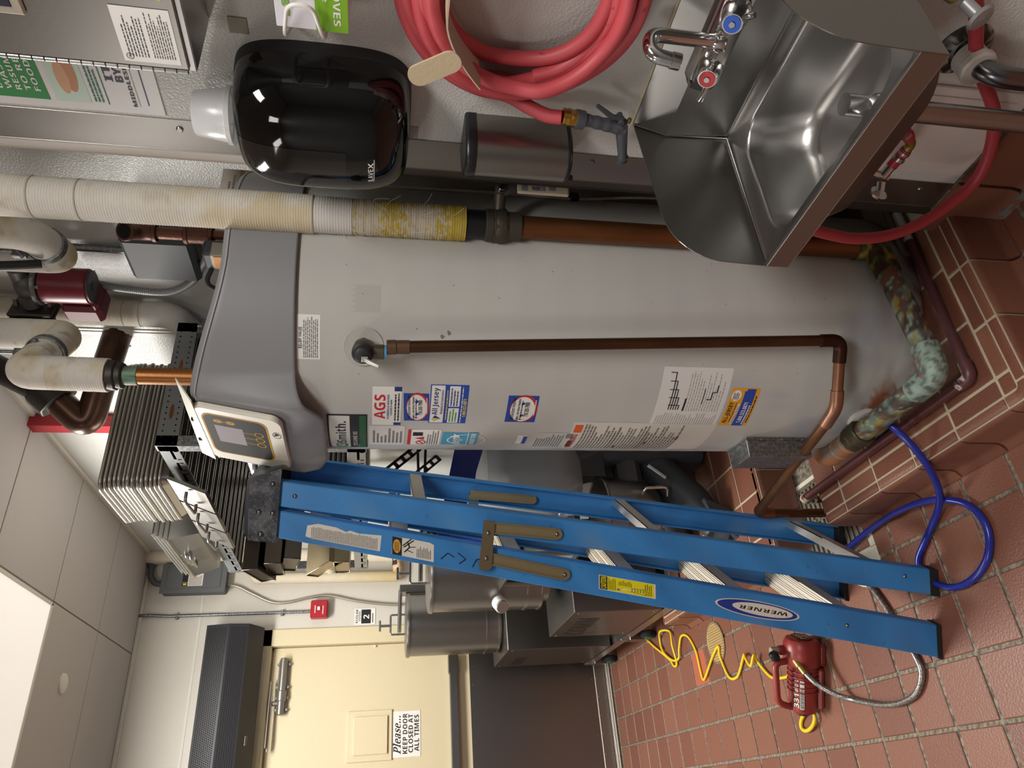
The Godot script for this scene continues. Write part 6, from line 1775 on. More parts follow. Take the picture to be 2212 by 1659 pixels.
	m = Mb.new(); m.cyl(V(1.0715, 1.027, cf - 0.0118), V(1.0685, 1.010, cf - 0.0122), 0.0142, 20, 0.001); part(f, "aerator", m, M.chrome)

# ---------------------------------------------------------------- door wall and the machines in front of it
func build_back():
	var m: Mb
	var wh := C("e6e3da"); var bk := C("1c1c1d")
	# --- door in its frame
	m = Mb.new(); m.bx(-0.13, 1.0, 0.0, 2.17, ZB - 0.2, ZB - 0.16, 0.0)
	var dr := struct("door_1", m, M.dark_grey)
	m = Mb.new()
	for s in [[0.935, 1.035], [-0.165, -0.065]]: m.bx(s[0], s[1], 0.0, 2.205, ZB - 0.1, ZB + 0.016, 0.003)
	m.bx(-0.165, 1.035, 2.125, 2.205, ZB - 0.1, ZB + 0.016, 0.003)
	m.bx(0.922, 0.94, 0.0, 2.14, ZB - 0.1, ZB - 0.052, 0.001); m.bx(-0.07, -0.05, 0.0, 2.14, ZB - 0.1, ZB - 0.052, 0.001); m.bx(-0.07, 0.94, 2.112, 2.13, ZB - 0.1, ZB - 0.052, 0.001)
	part(dr, "door_frame", m, M.cream)
	var lz := ZB - 0.035
	m = Mb.new(); m.bx(-0.06, 0.93, 0.015, 2.115, lz - 0.045, lz, 0.002)
	var leaf := part(dr, "door_leaf", m, M.cream)
	m = Mb.new(); m.bx(-0.05, 0.90, 0.09, 0.905, lz, lz + 0.0015, 0.0004); var kp := part(leaf, "kick_plate", m, M.steel_dark)
	m = Mb.new()
	for k in 9:
		for y in [0.11, 0.885]: screw(m, V(0.0 + 0.11 * k, y, lz + 0.0015), V(0, 0, 1), 0.004)
	part(leaf, "kick_plate_screws", m, M.dark_grey).set_meta("kind", "stuff")
	m = Mb.new(); m.bx(0.27, 0.545, 1.388, 1.652, lz, lz + 0.012, 0.002)
	m.bx(0.29, 0.525, 1.405, 1.632, lz + 0.01, lz + 0.0125, 0.001); part(leaf, "hatch_frame", m, M.cream)
	m = Mb.new(); m.bx(0.305, 0.512, 1.415, 1.615, lz + 0.012, lz + 0.024, 0.002); part(leaf, "hatch_cover", m, M.cream)
	m = Mb.new()
	for y in [1.27, 1.50]: m.cyl(V(0.917, y, lz - 0.01), V(0.917, y, lz + 0.016), 0.006, 10, 0.001)
	part(dr, "frame_bumpers", m, M.white_plastic)
	m = Mb.new(); m.bx(-0.03, 0.81, 0.985, 1.035, lz, lz + 0.05, 0.004); var pb := part(leaf, "push_bar", m, M.steel_x)
	m = Mb.new(); m.bx(0.73, 0.84, 0.98, 1.042, lz, lz + 0.055, 0.003); m.cyl(V(0.79, 1.012, lz + 0.055), V(0.79, 1.012, lz + 0.057), 0.006, 10); part(leaf, "latch_case", m, M.steel_x)
	m = Mb.new(); m.bx(-0.13, 1.0, 0.0, 0.012, ZB - 0.1, ZB + 0.04, 0.002)
	for k in 4: m.cyl(V(-0.13, 0.012, ZB - 0.06 + 0.022 * k), V(1.0, 0.012, ZB - 0.06 + 0.022 * k), 0.004, 8)
	part(dr, "threshold", m, mat("9b948c", 0.4, 0.8))
	m = Mb.new(); m.bx(-0.05, 0.9, 0.015, 0.09, lz, lz + 0.012, 0.003)
	for k in 9:
		for y in [0.03, 0.075]: screw(m, V(0.0 + 0.11 * k, y, lz + 0.012), V(0, 0, 1), 0.004)
	part(leaf, "door_sweep", m, mat("8f8880", 0.35, 0.9))
	var cl := thing("door_closer", "grey metal arm closer fixed at the top of the cream door", "door closer", V(0.7, 2.04, lz))
	m = Mb.new(); m.cyl(V(0.545, 2.045, lz + 0.035), V(0.865, 2.045, lz + 0.035), 0.022, 20, 0.004); m.bx(0.56, 0.855, 2.012, 2.075, lz, lz + 0.018, 0.003); m.cyl(V(0.62, 2.045, lz + 0.035), V(0.68, 2.045, lz + 0.035), 0.028, 20, 0.004)
	for x in [0.575, 0.64, 0.70, 0.83]: m.cyl(V(x, 2.012, lz + 0.008), V(x, 2.012, lz + 0.028), 0.008, 10, 0.001); m.cyl(V(x, 2.076, lz + 0.008), V(x, 2.076, lz + 0.028), 0.008, 10, 0.001)
	part(cl, "body", m, mat("8e8a84", 0.35, 0.7))
	m = Mb.new(); m.cyl(V(0.61, 2.05, lz + 0.035), V(0.61, 2.095, lz + 0.035), 0.014, 14, 0.001); m.box(V(0.50, 2.10, lz + 0.05), V(0.30, 0.008, 0.022), 0.001); m.box(V(0.55, 2.108, lz + 0.065), V(0.36, 0.008, 0.02), 0.001, Basis(Vector3.UP, 0.06)); part(cl, "arms", m, mat("867f76", 0.35, 0.8))
	var sg := thing("door_sign", "white sign asking to keep the door closed at all times", "sign", V(0.405, 1.3, lz + 0.002))
	m = Mb.new(); m.bx(0.28, 0.533, 1.217, 1.387, lz + 0.0, lz + 0.003, 0.001); part(sg, "plate", m, M.white_plastic)
	var d := Dec.new(); d.mp = plane_map(V(0.28, 1.217, lz + 0.003), V(0.253, 0, 0), V(0, 0.17, 0))
	d.text("Please...", 0.1, 0.70, 0.92, 0.97, bk, 2, "Droid Serif", 700, 0.08)
	d.text("KEEP DOOR", 0.07, 0.47, 0.94, 0.63, bk); d.text("CLOSED AT", 0.09, 0.27, 0.92, 0.43, bk); d.text("ALL TIMES", 0.11, 0.06, 0.90, 0.22, bk)
	part(sg, "lettering", d, M.print)
	# --- air curtain above the door
	var ac := thing("air_curtain", "long black perforated air curtain mounted above the door", "air curtain", V(0.45, 2.3, ZB))
	m = Mb.new()
	var pf := PackedVector2Array([Vector2(0.0, 2.175), Vector2(0.10, 2.165), Vector2(0.225, 2.235), Vector2(0.245, 2.345), Vector2(0.215, 2.475), Vector2(0.0, 2.505)])
	m.ext(pf, 1.22, Transform3D(Basis(V(0, 0, 1), V(0, 1, 0), V(-1, 0, 0)), V(1.03, 0, ZB)))
	var hs := part(ac, "housing", m, mat("2a2a2e", 0.38, 0.3))
	for g in [[Vector2(0.245, 2.345), Vector2(0.215, 2.475), 10], [Vector2(0.225, 2.235), Vector2(0.245, 2.345), 8]]:
		m = Mb.new(); m.col = C("0a0a0b")
		var nr := V(0, (g[0] - g[1]).x, -(g[0] - g[1]).y).normalized()
		if nr.z < 0: nr = -nr
		for r in g[2]:
			for k in 106:
				var t: float = (r + 1.4) / (g[2] + 1.8)
				var q: Vector2 = g[0].lerp(g[1], t)
				var c := V(1.01 - 0.011 * (k + (0.5 if r % 2 else 0.0)), q.y, ZB + q.x) + nr * 0.0006
				var up := V(0, (g[1] - g[0]).y, (g[1] - g[0]).x).normalized()
				var ring := []
				for s in 6: ring.append(c + V(1, 0, 0) * 0.0038 * cos(TAU * s / 6) + up * 0.0038 * sin(TAU * s / 6))
				m.fan(ring, nr)
		part(hs, "perforations", m, M.hole).set_meta("kind", "stuff")
	m = Mb.new(); m.bx(0.985, 1.02, 2.178, 2.205, ZB + 0.02, ZB + 0.1, 0.001); part(ac, "rating_plate", m, mat("b5b0a6", 0.4))
	m = Mb.new(); m.box(V(0.405, 2.199, ZB + 0.167), V(0.05, 0.012, 0.003), 0.001, Basis(Vector3.RIGHT, 0.5)); part(ac, "maker_plate", m, M.chrome_dull)
	# --- breaker box
	var bb := thing("breaker_box", "grey electrical breaker box with a paper label high on the door wall", "electrical box", V(1.345, 2.42, ZB))
	m = Mb.new(); m.bx(1.262, 1.435, 2.43, 2.80, ZB, ZB + 0.09, 0.004); part(bb, "back_box", m, M.dark_grey)
	m = Mb.new(); m.bx(1.256, 1.441, 2.424, 2.806, ZB + 0.09, ZB + 0.098, 0.003); m.bx(1.285, 1.425, 2.455, 2.775, ZB + 0.097, ZB + 0.104, 0.006); var bl := part(bb, "cover", m, mat("5d6062", 0.4, 0.1))
	d = Dec.new(); d.mp = plane_map(V(1.296, 2.56, ZB + 0.104), V(0.075, 0, 0), V(0, 0.12, 0)); d.rect(0, 0, 1, 1, wh, 0); d.rect(0.3, 0.72, 1, 1, bk, 1); d.rect(0, 0.72, 0.28, 1, bk, 1); d.rect(0.06, 0.78, 0.22, 0.94, C("d8c43a"), 2); d.lines(0.05, 0.05, 0.95, 0.68, 9, C("7a6a6a"), 3); part(bl, "label", d, M.print)
	m = Mb.new(); m.tube(spline([V(1.33, 2.805, ZB + 0.045), V(1.335, 2.85, ZB + 0.045), V(1.38, 2.885, ZB + 0.045), V(1.44, 2.89, ZB + 0.045), V(1.47, CH, ZB + 0.05)]), 0.018, 16); part(bb, "flexible_conduit", m, M.dark_grey)
	m = Mb.new(); m.tube([V(1.145, CH, ZB + 0.016), V(1.148, 2.88, ZB + 0.016), V(1.138, 2.75, ZB + 0.013), V(1.138, 1.90, ZB + 0.013)], 0.0095, 14)
	var co := single("steel_conduit", "galvanised conduit running down the wall to the red switch box", "conduit", m, M.galv, V(1.14, 1.9, ZB))
	m = Mb.new()
	for y in [2.70, 2.08]: m.bx(1.118, 1.152, y - 0.008, y + 0.008, ZB, ZB + 0.025, 0.002)
	part(co, "straps", m, M.galv)
	m = Mb.new()
	var fx := spline([V(1.315, 2.425, ZB + 0.03), V(1.305, 2.36, ZB + 0.02), V(1.26, 2.27, ZB + 0.016), V(1.205, 2.15, ZB + 0.014), V(1.20, 2.05, ZB + 0.014), V(1.225, 1.92, ZB + 0.014), V(1.235, 1.80, ZB + 0.014), V(1.195, 1.62, ZB + 0.014), V(1.17, 1.45, ZB + 0.014), V(1.16, 1.33, ZB + 0.02)], 0.004)
	var fr := []
	for k in fx.size(): fr.append(0.0085 + 0.0008 * (k % 2))
	m.tube(fx, fr, 12)
	single("armoured_cable", "thin flexible metal cable waving down the wall from the breaker box", "cable", m, mat("a49d92", 0.4, 0.7), V(1.2, 1.33, ZB))
	var rs := thing("red_switch_box", "small red emergency switch box on the door wall", "switch box", V(1.145, 1.85, ZB))
	m = Mb.new(); m.bx(1.09, 1.198, 1.80, 1.905, ZB, ZB + 0.06, 0.006); part(rs, "box", m, M.red_paint)
	m = Mb.new(); m.bx(1.133, 1.155, 1.845, 1.862, ZB + 0.06, ZB + 0.072, 0.002); part(rs, "toggle", m, M.white_plastic)
	d = Dec.new(); d.mp = plane_map(V(1.10, 1.81, ZB + 0.06), V(0.09, 0, 0), V(0, 0.085, 0)); d.lines(0.2, 0.72, 0.8, 0.85, 1, wh, 3); d.lines(0.1, 0.15, 0.9, 0.28, 1, wh, 4); part(rs, "lettering", d, M.print)
	var ec := thing("station_plate", "small white plate numbering a supply station beside the door frame", "sign", V(1.1, 1.57, ZB))
	m = Mb.new(); m.bx(1.048, 1.15, 1.502, 1.632, ZB, ZB + 0.004, 0.001); part(ec, "plate", m, M.white_plastic)
	d = Dec.new(); d.mp = plane_map(V(1.048, 1.502, ZB + 0.004), V(0.102, 0, 0), V(0, 0.13, 0)); d.text("ECOLAB", 0.1, 0.84, 0.92, 0.95, bk); d.text("STATION", 0.2, 0.72, 0.8, 0.80, bk); d.rect(0.06, 0.22, 0.92, 0.68, bk, 1); d.text("2", 0.34, 0.3, 0.6, 0.58, wh, 3); d.lines(0.1, 0.08, 0.9, 0.18, 1, bk, 4); part(ec, "lettering", d, M.print)
	# --- lagged pipes on the wall
	var lp_ := thing("lagged_wall_pipes", "cream lagged pipes with branches running down the corner of the door wall", "pipe", V(1.44, 1.33, ZB))
	m = Mb.new(); m.fn = func(w: Vector3) -> Color: return C("d6cdb8") * (0.92 + 0.12 * blotch(w, 14.0))
	m.tube(dense([V(1.50, CH, ZB + 0.05), V(1.48, 1.40, ZB + 0.05)], 0.03), 0.045, 22); part(lp_, "riser", m, M.vmatt)
	m = Mb.new(); m.fn = func(w: Vector3) -> Color: return C("d3c9b2").lerp(C("c4b282"), sm(1.9, 1.3, w.y)) * (0.9 + 0.14 * blotch(w, 20.0))
	m.tube(dense(bend([V(1.50, 2.26, ZB + 0.05), V(1.345, 2.26, ZB + 0.05), V(1.338, 1.36, ZB + 0.05)], 0.03), 0.02), 0.034, 20); part(lp_, "branch", m, M.vmatt)
	m = Mb.new(); m.fn = func(w: Vector3) -> Color: return C("d0c5ae") * (0.9 + 0.14 * blotch(w, 20.0))
	m.tube(dense([V(1.50, 1.80, ZB + 0.05), V(1.345, 1.795, ZB + 0.05)], 0.02), 0.032, 18); part(lp_, "cross_pipe", m, M.vmatt)
	m = Mb.new(); m.cyl(V(1.43, 1.80, ZB + 0.05), V(1.41, 1.80, ZB + 0.05), 0.033, 16); m.cyl(V(1.44, 1.37, ZB + 0.05), V(1.41, 1.37, ZB + 0.05), 0.03, 16); part(lp_, "couplings", m, M.iron)
	m = Mb.new(); m.fn = func(w: Vector3) -> Color: return C("c98a5c").lerp(C("d8c8a8"), sm(0.4, 0.6, blotch(w, 25.0)))
	m.tube(dense([V(1.50, 1.37, ZB + 0.05), V(1.33, 1.365, ZB + 0.05)], 0.01), 0.03, 18); part(lp_, "rusty_branch", m, M.vmatt, "rust stained branch pipe")

	# --- two drum machines on a wheeled stand
	drum_machine("stainless drum machine with a swing latch lid, the one nearer the door", V(0.93, 0.0, -4.33), 0.172, 0.79, 1.315, [0.72, 1.16, 0.20, 0.785, -4.60, -4.07], true)
	drum_machine("stainless drum machine half hidden behind the blue ladder", V(1.00, 0.0, -3.52), 0.185, 0.70, 1.24, [0.72, 1.16, 0.20, 0.62, -3.76, -3.22], false)
	var cart := thing("wheeled_stand", "low steel stand on green casters carrying the two drum machines", "stand", V(0.95, 0.0, -4.0))
	m = Mb.new(); m.bx(0.725, 0.775, 0.135, 0.185, -4.72, -3.10, 0.002); m.bx(1.12, 1.17, 0.135, 0.185, -4.72, -3.10, 0.002)
	for z in [-4.68, -3.95, -3.14]: m.bx(0.72, 1.17, 0.135, 0.183, z - 0.025, z + 0.025, 0.002)
	part(cart, "frame", m, M.steel_z)
	for q in [[0.745, -4.66], [0.745, -3.93], [1.14, -4.66], [1.14, -3.93], [0.745, -3.14]]:
		m = Mb.new(); m.bx(q[0] - 0.03, q[0] + 0.03, 0.06, 0.14, q[1] - 0.03, q[1] + 0.03, 0.003); var lg := part(cart, "leg", m, M.steel)
		m = Mb.new(); m.cyl(V(q[0] - 0.025, 0.042, q[1] + 0.05), V(q[0] + 0.01, 0.042, q[1] + 0.05), 0.041, 24, 0.006); var wl := part(lg, "caster_wheel", m, M.rubber)
		m = Mb.new(); m.cyl(V(q[0] - 0.03, 0.042, q[1] + 0.05), V(q[0] - 0.02, 0.042, q[1] + 0.05), 0.026, 20, 0.004); part(lg, "caster_hub", m, mat("2f5b3c", 0.45))
	# --- floor mixer seen through the ladder
	var mx := thing("floor_mixer", "grey floor standing mixer seen between the tank and the ladder", "mixer", V(1.12, CT, -2.72))
	var gy := mat("7d7f80", 0.38)
	var dk := mat("3b3e42", 0.45, 0.2)
	m = Mb.new()
	var ring := func(y: float, cx: float, cz: float, w: float, h: float, r: float) -> Array:
		var q := []
		for t in rrect(w, h, r, 6): q.append(V(cx + t.x, y, cz + t.y))
		return q
	m.shell([ring.call(0.70, 1.14, -2.74, 0.20, 0.32, 0.05), ring.call(0.76, 1.14, -2.74, 0.25, 0.44, 0.08), ring.call(0.83, 1.14, -2.74, 0.30, 0.50, 0.10), ring.call(1.00, 1.14, -2.74, 0.30, 0.52, 0.10), ring.call(1.06, 1.15, -2.74, 0.27, 0.46, 0.09), ring.call(1.085, 1.15, -2.74, 0.2, 0.38, 0.08)], V(1.12, 0.9, -2.74)); m.fan(ring.call(1.085, 1.15, -2.74, 0.2, 0.38, 0.08), Vector3.UP)
	var mh := part(mx, "gear_head", m, gy)
	m = Mb.new(); m.tube(bend([V(0.985, 0.79, -2.62), V(0.96, 0.76, -2.60), V(0.97, 0.72, -2.58)], 0.02), 0.014, 12); m.cyl(V(0.978, 0.78, -2.63), V(0.962, 0.78, -2.625), 0.022, 20, 0.003); part(mx, "shift_lever", m, mat("a9aaab", 0.3, 0.8))
	m = Mb.new(); m.shell([ring.call(0.16, 1.27, -2.72, 0.17, 0.30, 0.05), ring.call(0.60, 1.27, -2.72, 0.18, 0.28, 0.05), ring.call(0.80, 1.24, -2.72, 0.22, 0.32, 0.05)], V(1.27, 0.5, -2.72)); part(mx, "column", m, dk)
	m = Mb.new(); m.hexa([V(0.82, CT, -2.60), V(0.93, CT, -2.60), V(0.93, CT, -2.50), V(0.82, CT, -2.50), V(0.86, 0.2, -2.61), V(0.98, 0.24, -2.62), V(0.98, 0.24, -2.5), V(0.86, 0.2, -2.51)])
	m.tube([V(0.87, 0.18, -2.56), V(1.0, 0.235, -2.6), V(1.14, 0.32, -2.66), V(1.25, 0.36, -2.7)], [0.055, 0.07, 0.08, 0.09], 18)
	m.tube([V(0.87, 0.18, -2.92), V(1.0, 0.235, -2.88), V(1.14, 0.32, -2.80), V(1.25, 0.36, -2.76)], [0.055, 0.07, 0.08, 0.09], 18)
	part(mx, "base_legs", m, dk)
	m = Mb.new(); m.cyl(V(0.865, CT, -2.55), V(0.865, CT + 0.035, -2.55), 0.045, 16, 0.006); part(mx, "rubber_foot", m, M.rubber)
	m = Mb.new(); m.lathe([Vector2(0, 0.35), Vector2(0.07, 0.352), Vector2(0.11, 0.385), Vector2(0.135, 0.46), Vector2(0.142, 0.60), Vector2(0.15, 0.606), Vector2(0.15, 0.612), Vector2(0.138, 0.61), Vector2(0.13, 0.46), Vector2(0, 0.36)], Transform3D(Basis(), V(1.0, 0, -2.70)), 40); part(mx, "bowl", m, M.steel)
	m = Mb.new(); m.tube(bend([V(0.87, 0.50, -2.58), V(0.835, 0.50, -2.56), V(0.84, 0.40, -2.57), V(0.89, 0.39, -2.60)], 0.02), 0.006, 10); part(mx, "bowl_handle", m, M.chrome)
	m = Mb.new(); m.tube(bend([V(1.02, 0.47, -2.55), V(1.03, 0.47, -2.515), V(1.04, 0.37, -2.53), V(1.02, 0.36, -2.57)], 0.02), 0.006, 10); part(mx, "bowl_handle", m, M.chrome)
	m = Mb.new(); m.tube([V(1.13, 0.44, -2.52), V(1.08, 0.37, -2.53)], 0.009, 12); part(mx, "clamp_rod", m, M.chrome)
	m = Mb.new(); m.box(V(1.15, 0.48, -2.66), V(0.16, 0.10, 0.12), 0.03); part(mx, "bowl_yoke", m, mat("4c4c4c", 0.5, 0.3))
	m = Mb.new(); m.bx(1.11, 1.22, 0.60, 0.73, -2.585, -2.58, 0.002); part(mx, "guard_plate", m, mat("3f3f3f", 0.35, 0.5))
	d = Dec.new(); d.mp = plane_map(V(1.225, 1.035, -2.468), V(0.065, 0, 0.0), V(0, 0.062, 0))
	d.rect(0, 0, 1, 1, wh, 0); d.text("JAY-HILL REPAIRS", 0.05, 0.82, 0.95, 0.95, C("27337a")); d.text("973-575-9145", 0.2, 0.66, 0.85, 0.78, bk); d.lines(0.1, 0.3, 0.9, 0.6, 4, C("555555"), 5); d.text("EQUIP # 07537", 0.05, 0.06, 0.7, 0.18, bk)
	d.mp = plane_map(V(1.19, 0.965, -2.4795), V(0.065, 0, 0.0), V(0, 0.062, 0))
	part(mh, "repair_label", d, M.print)
	# --- control enclosure, can and blue bin round the mixer
	var en := thing("control_enclosure", "beige control enclosure with a ribbed edge and hazard sticker beyond the ladder", "enclosure", V(0.98, 0.68, -2.95))
	m = Mb.new(); m.bx(0.90, 1.07, 0.66, 0.90, -3.05, -2.86, 0.008); part(en, "housing", m, mat("9a9484", 0.45))
	m = Mb.new()
	for k in 7: m.bx(0.896, 0.90, 0.655, 0.67, -3.04 + 0.026 * k, -3.024 + 0.026 * k, 0.001)
	m.bx(0.895, 1.07, 0.655, 0.662, -3.05, -2.855, 0.001); part(en, "vent_ribs", m, M.galv)
	d = Dec.new(); d.mp = plane_map(V(0.915, 0.845, -2.8595), V(0.06, 0, 0), V(0, 0.055, 0)); d.rect(0, 0, 1, 1, C("c9c6bc"), 0); d.ell(0.45, 0.35, 0.33, 0.3, C("d9b02a"), 1); d.line(Vector2(0.3, 0.2), Vector2(0.6, 0.5), 0.1, bk); d.rect(0, 0.68, 1, 0.82, bk, 1); part(en, "hazard_sticker", d, M.print)
	var can := thing("spray_can", "spray can with a red, white and blue top lying on its side beyond the ladder", "can", V(1.03, 0.96, -2.78))
	var ct := Transform3D(Basis(V(0, 1, 0), V(-0.36, 0.2, 0.91).normalized(), V(0.93, 0, 0.36)).orthonormalized(), V(1.055, 0.985, -2.84))
	m = Mb.new(); m.lathe([Vector2(0, 0), Vector2(0.033, 0), Vector2(0.033, 0.15), Vector2(0, 0.15)], ct, 28); part(can, "body", m, mat("b9343a", 0.3))
	m = Mb.new(); m.lathe([Vector2(0.034, 0.148), Vector2(0.034, 0.156), Vector2(0.026, 0.158), Vector2(0.02, 0.152), Vector2(0, 0.15)], ct, 28); part(can, "rim", m, M.chrome)
	m = Mb.new(); m.lathe([Vector2(0, 0.1525), Vector2(0.014, 0.1545), Vector2(0.013, 0.151)], ct, 20); part(can, "cap_disc", m, mat("d23a34", 0.35))
	m = Mb.new()
	m.hexa([V(1.03, 0.93, -3.10), V(1.50, 0.93, -3.10), V(1.50, 0.93, -3.05), V(1.03, 0.93, -3.05), V(1.05, 1.24, -3.16), V(1.51, 1.14, -3.16), V(1.51, 1.14, -3.11), V(1.05, 1.24, -3.11)])
	m.hexa([V(1.03, 0.93, -3.4), V(1.05, 0.93, -3.4), V(1.05, 0.93, -3.05), V(1.03, 0.93, -3.05), V(1.05, 1.24, -3.4), V(1.07, 1.235, -3.4), V(1.07, 1.235, -3.11), V(1.05, 1.24, -3.11)])
	m.hexa([V(1.03, 0.93, -3.4), V(1.50, 0.93, -3.4), V(1.50, 0.93, -3.05), V(1.03, 0.93, -3.05), V(1.03, 0.945, -3.4), V(1.50, 0.945, -3.4), V(1.50, 0.945, -3.05), V(1.03, 0.945, -3.05)])
	single("blue_bin", "dark blue plastic bin behind the mixer", "bin", m, M.blue_plastic, V(1.1, 0.93, -3.2))
	# work table that the bin, enclosure and can stand on
	var wt := thing("work_table", "small steel work table in the shadows behind the mixer", "table", V(1.15, CT, -3.1))
	m = Mb.new(); m.bx(0.87, 1.50, 0.915, 0.93, -3.4, -2.86, 0.003); part(wt, "top", m, M.steel_dark)
	for q in [[0.90, -2.9], [1.47, -2.9], [0.90, -3.37], [1.47, -3.37]]:
		m = Mb.new(); m.cyl(V(q[0], CT, q[1]), V(q[0], 0.915, q[1]), 0.016, 12); part(wt, "leg", m, M.steel)
	m = Mb.new(); m.bx(0.895, 1.46, 0.64, 0.655, -3.36, -2.88, 0.002); part(wt, "under_shelf", m, M.steel_dark)

func drum_machine(label: String, c: Vector3, r: float, y0: float, y1: float, b: Array, near_door: bool):
	var o := thing("drum_machine", label, "food machine", V(c.x, 0.185, c.z), "")
	var m := Mb.new(); m.bx(b[0], b[1], b[2], b[3], b[4], b[5], 0.003); var bx_ := part(o, "base_box", m, M.steel_dark)
	m = Mb.new()
	for y in [b[2] + 0.03, b[3] - 0.03]:
		for z in [b[4] + 0.03, b[5] - 0.03]: screw(m, V(b[0], y, z), V(-1, 0, 0), 0.005)
	part(bx_, "screws", m, M.chrome_dull)
	var d := Dec.new(); d.mp = plane_map(V(b[0], b[2] + 0.02, b[4] + 0.05), V(0, 0, b[5] - b[4] - 0.1), V(0, b[3] - b[2] - 0.04, 0))
	d.mp = func(u: float, w: float, l: float) -> Vector3: return V(b[0] - l, lerp(b[2], b[3], w), lerp(b[4], b[5], u))
	if near_door: d.lines(0.12, 0.72, 0.55, 0.86, 1, C("2b2724"), 3, 0.1, 1, 0.8)
	else: d.text("COMM", 0.08, 0.62, 0.75, 0.86, C("27221f"))
	part(bx_, "lettering", d, M.print)
	m = Mb.new()
	m.lathe([Vector2(r * 0.8, y0 - 0.03), Vector2(r * 0.8, y0 + 0.01), Vector2(r, y0 + 0.012), Vector2(r, y1), Vector2(r - 0.004, y1), Vector2(r - 0.004, y0 + 0.05), Vector2(0, y0 + 0.05)], Transform3D(Basis(), V(c.x, 0, c.z)), 56); var dm := part(o, "drum", m, M.steel)
	m = Mb.new()
	for y in [y0 + 0.014, y0 + 0.085]: band(m, V(c.x, y, c.z), V(0, 1, 0), r + 0.004, 0.012)
	part(dm, "hoops", m, M.chrome_dull)
	m = Mb.new(); m.lathe([Vector2(r + 0.006, y1 - 0.008), Vector2(r + 0.008, y1), Vector2(r + 0.004, y1 + 0.012), Vector2(r * 0.9, y1 + 0.016), Vector2(0, y1 + 0.02)], Transform3D(Basis(), V(c.x, 0, c.z)), 56); m.lathe([Vector2(r + 0.006, y1 - 0.008), Vector2(r, y1 - 0.008)], Transform3D(Basis(), V(c.x, 0, c.z)), 40); part(o, "lid", m, M.steel_x)
	m = Mb.new()
	m.bx(c.x + r + 0.005, c.x + r + 0.05, y0 - 0.03, y1 + 0.05, c.z - 0.05, c.z + 0.05, 0.003)
	part(o, "hinge_post", m, M.steel)
	m = Mb.new()
	m.tube([V(c.x + r + 0.03, y1 + 0.045, c.z), V(c.x - 0.04, y1 + 0.05, c.z)], 0.011, 12)
	m.tube(bend([V(c.x - 0.05, y1 + 0.015, c.z), V(c.x - 0.05, y1 + 0.10, c.z), V(c.x + 0.06, y1 + 0.10, c.z), V(c.x + 0.06, y1 + 0.015, c.z)], 0.012), 0.006, 8)
	m.cyl(V(c.x, y1 + 0.10, c.z), V(c.x, y1 + 0.155, c.z), 0.008, 10, 0.001); m.tube([V(c.x - 0.03, y1 + 0.16, c.z), V(c.x + 0.03, y1 + 0.16, c.z)], 0.006, 8)
	part(o, "lid_clamp", m, M.chrome_dull)
	if not near_door:
		m = Mb.new(); m.cyl(V(c.x - r + 0.01, 0.93, c.z + 0.10), V(c.x - r - 0.02, 0.92, c.z + 0.14), 0.034, 22, 0.003)
		var sp := part(o, "outlet_cup", m, M.white_plastic, "white outlet cup with a grey end")
		m = Mb.new(); m.cyl(V(c.x - r - 0.02, 0.92, c.z + 0.14), V(c.x - r - 0.026, 0.918, c.z + 0.148), 0.031, 22, 0.002); part(sp, "end_disc", m, mat("9d9d9b", 0.35, 0.6))

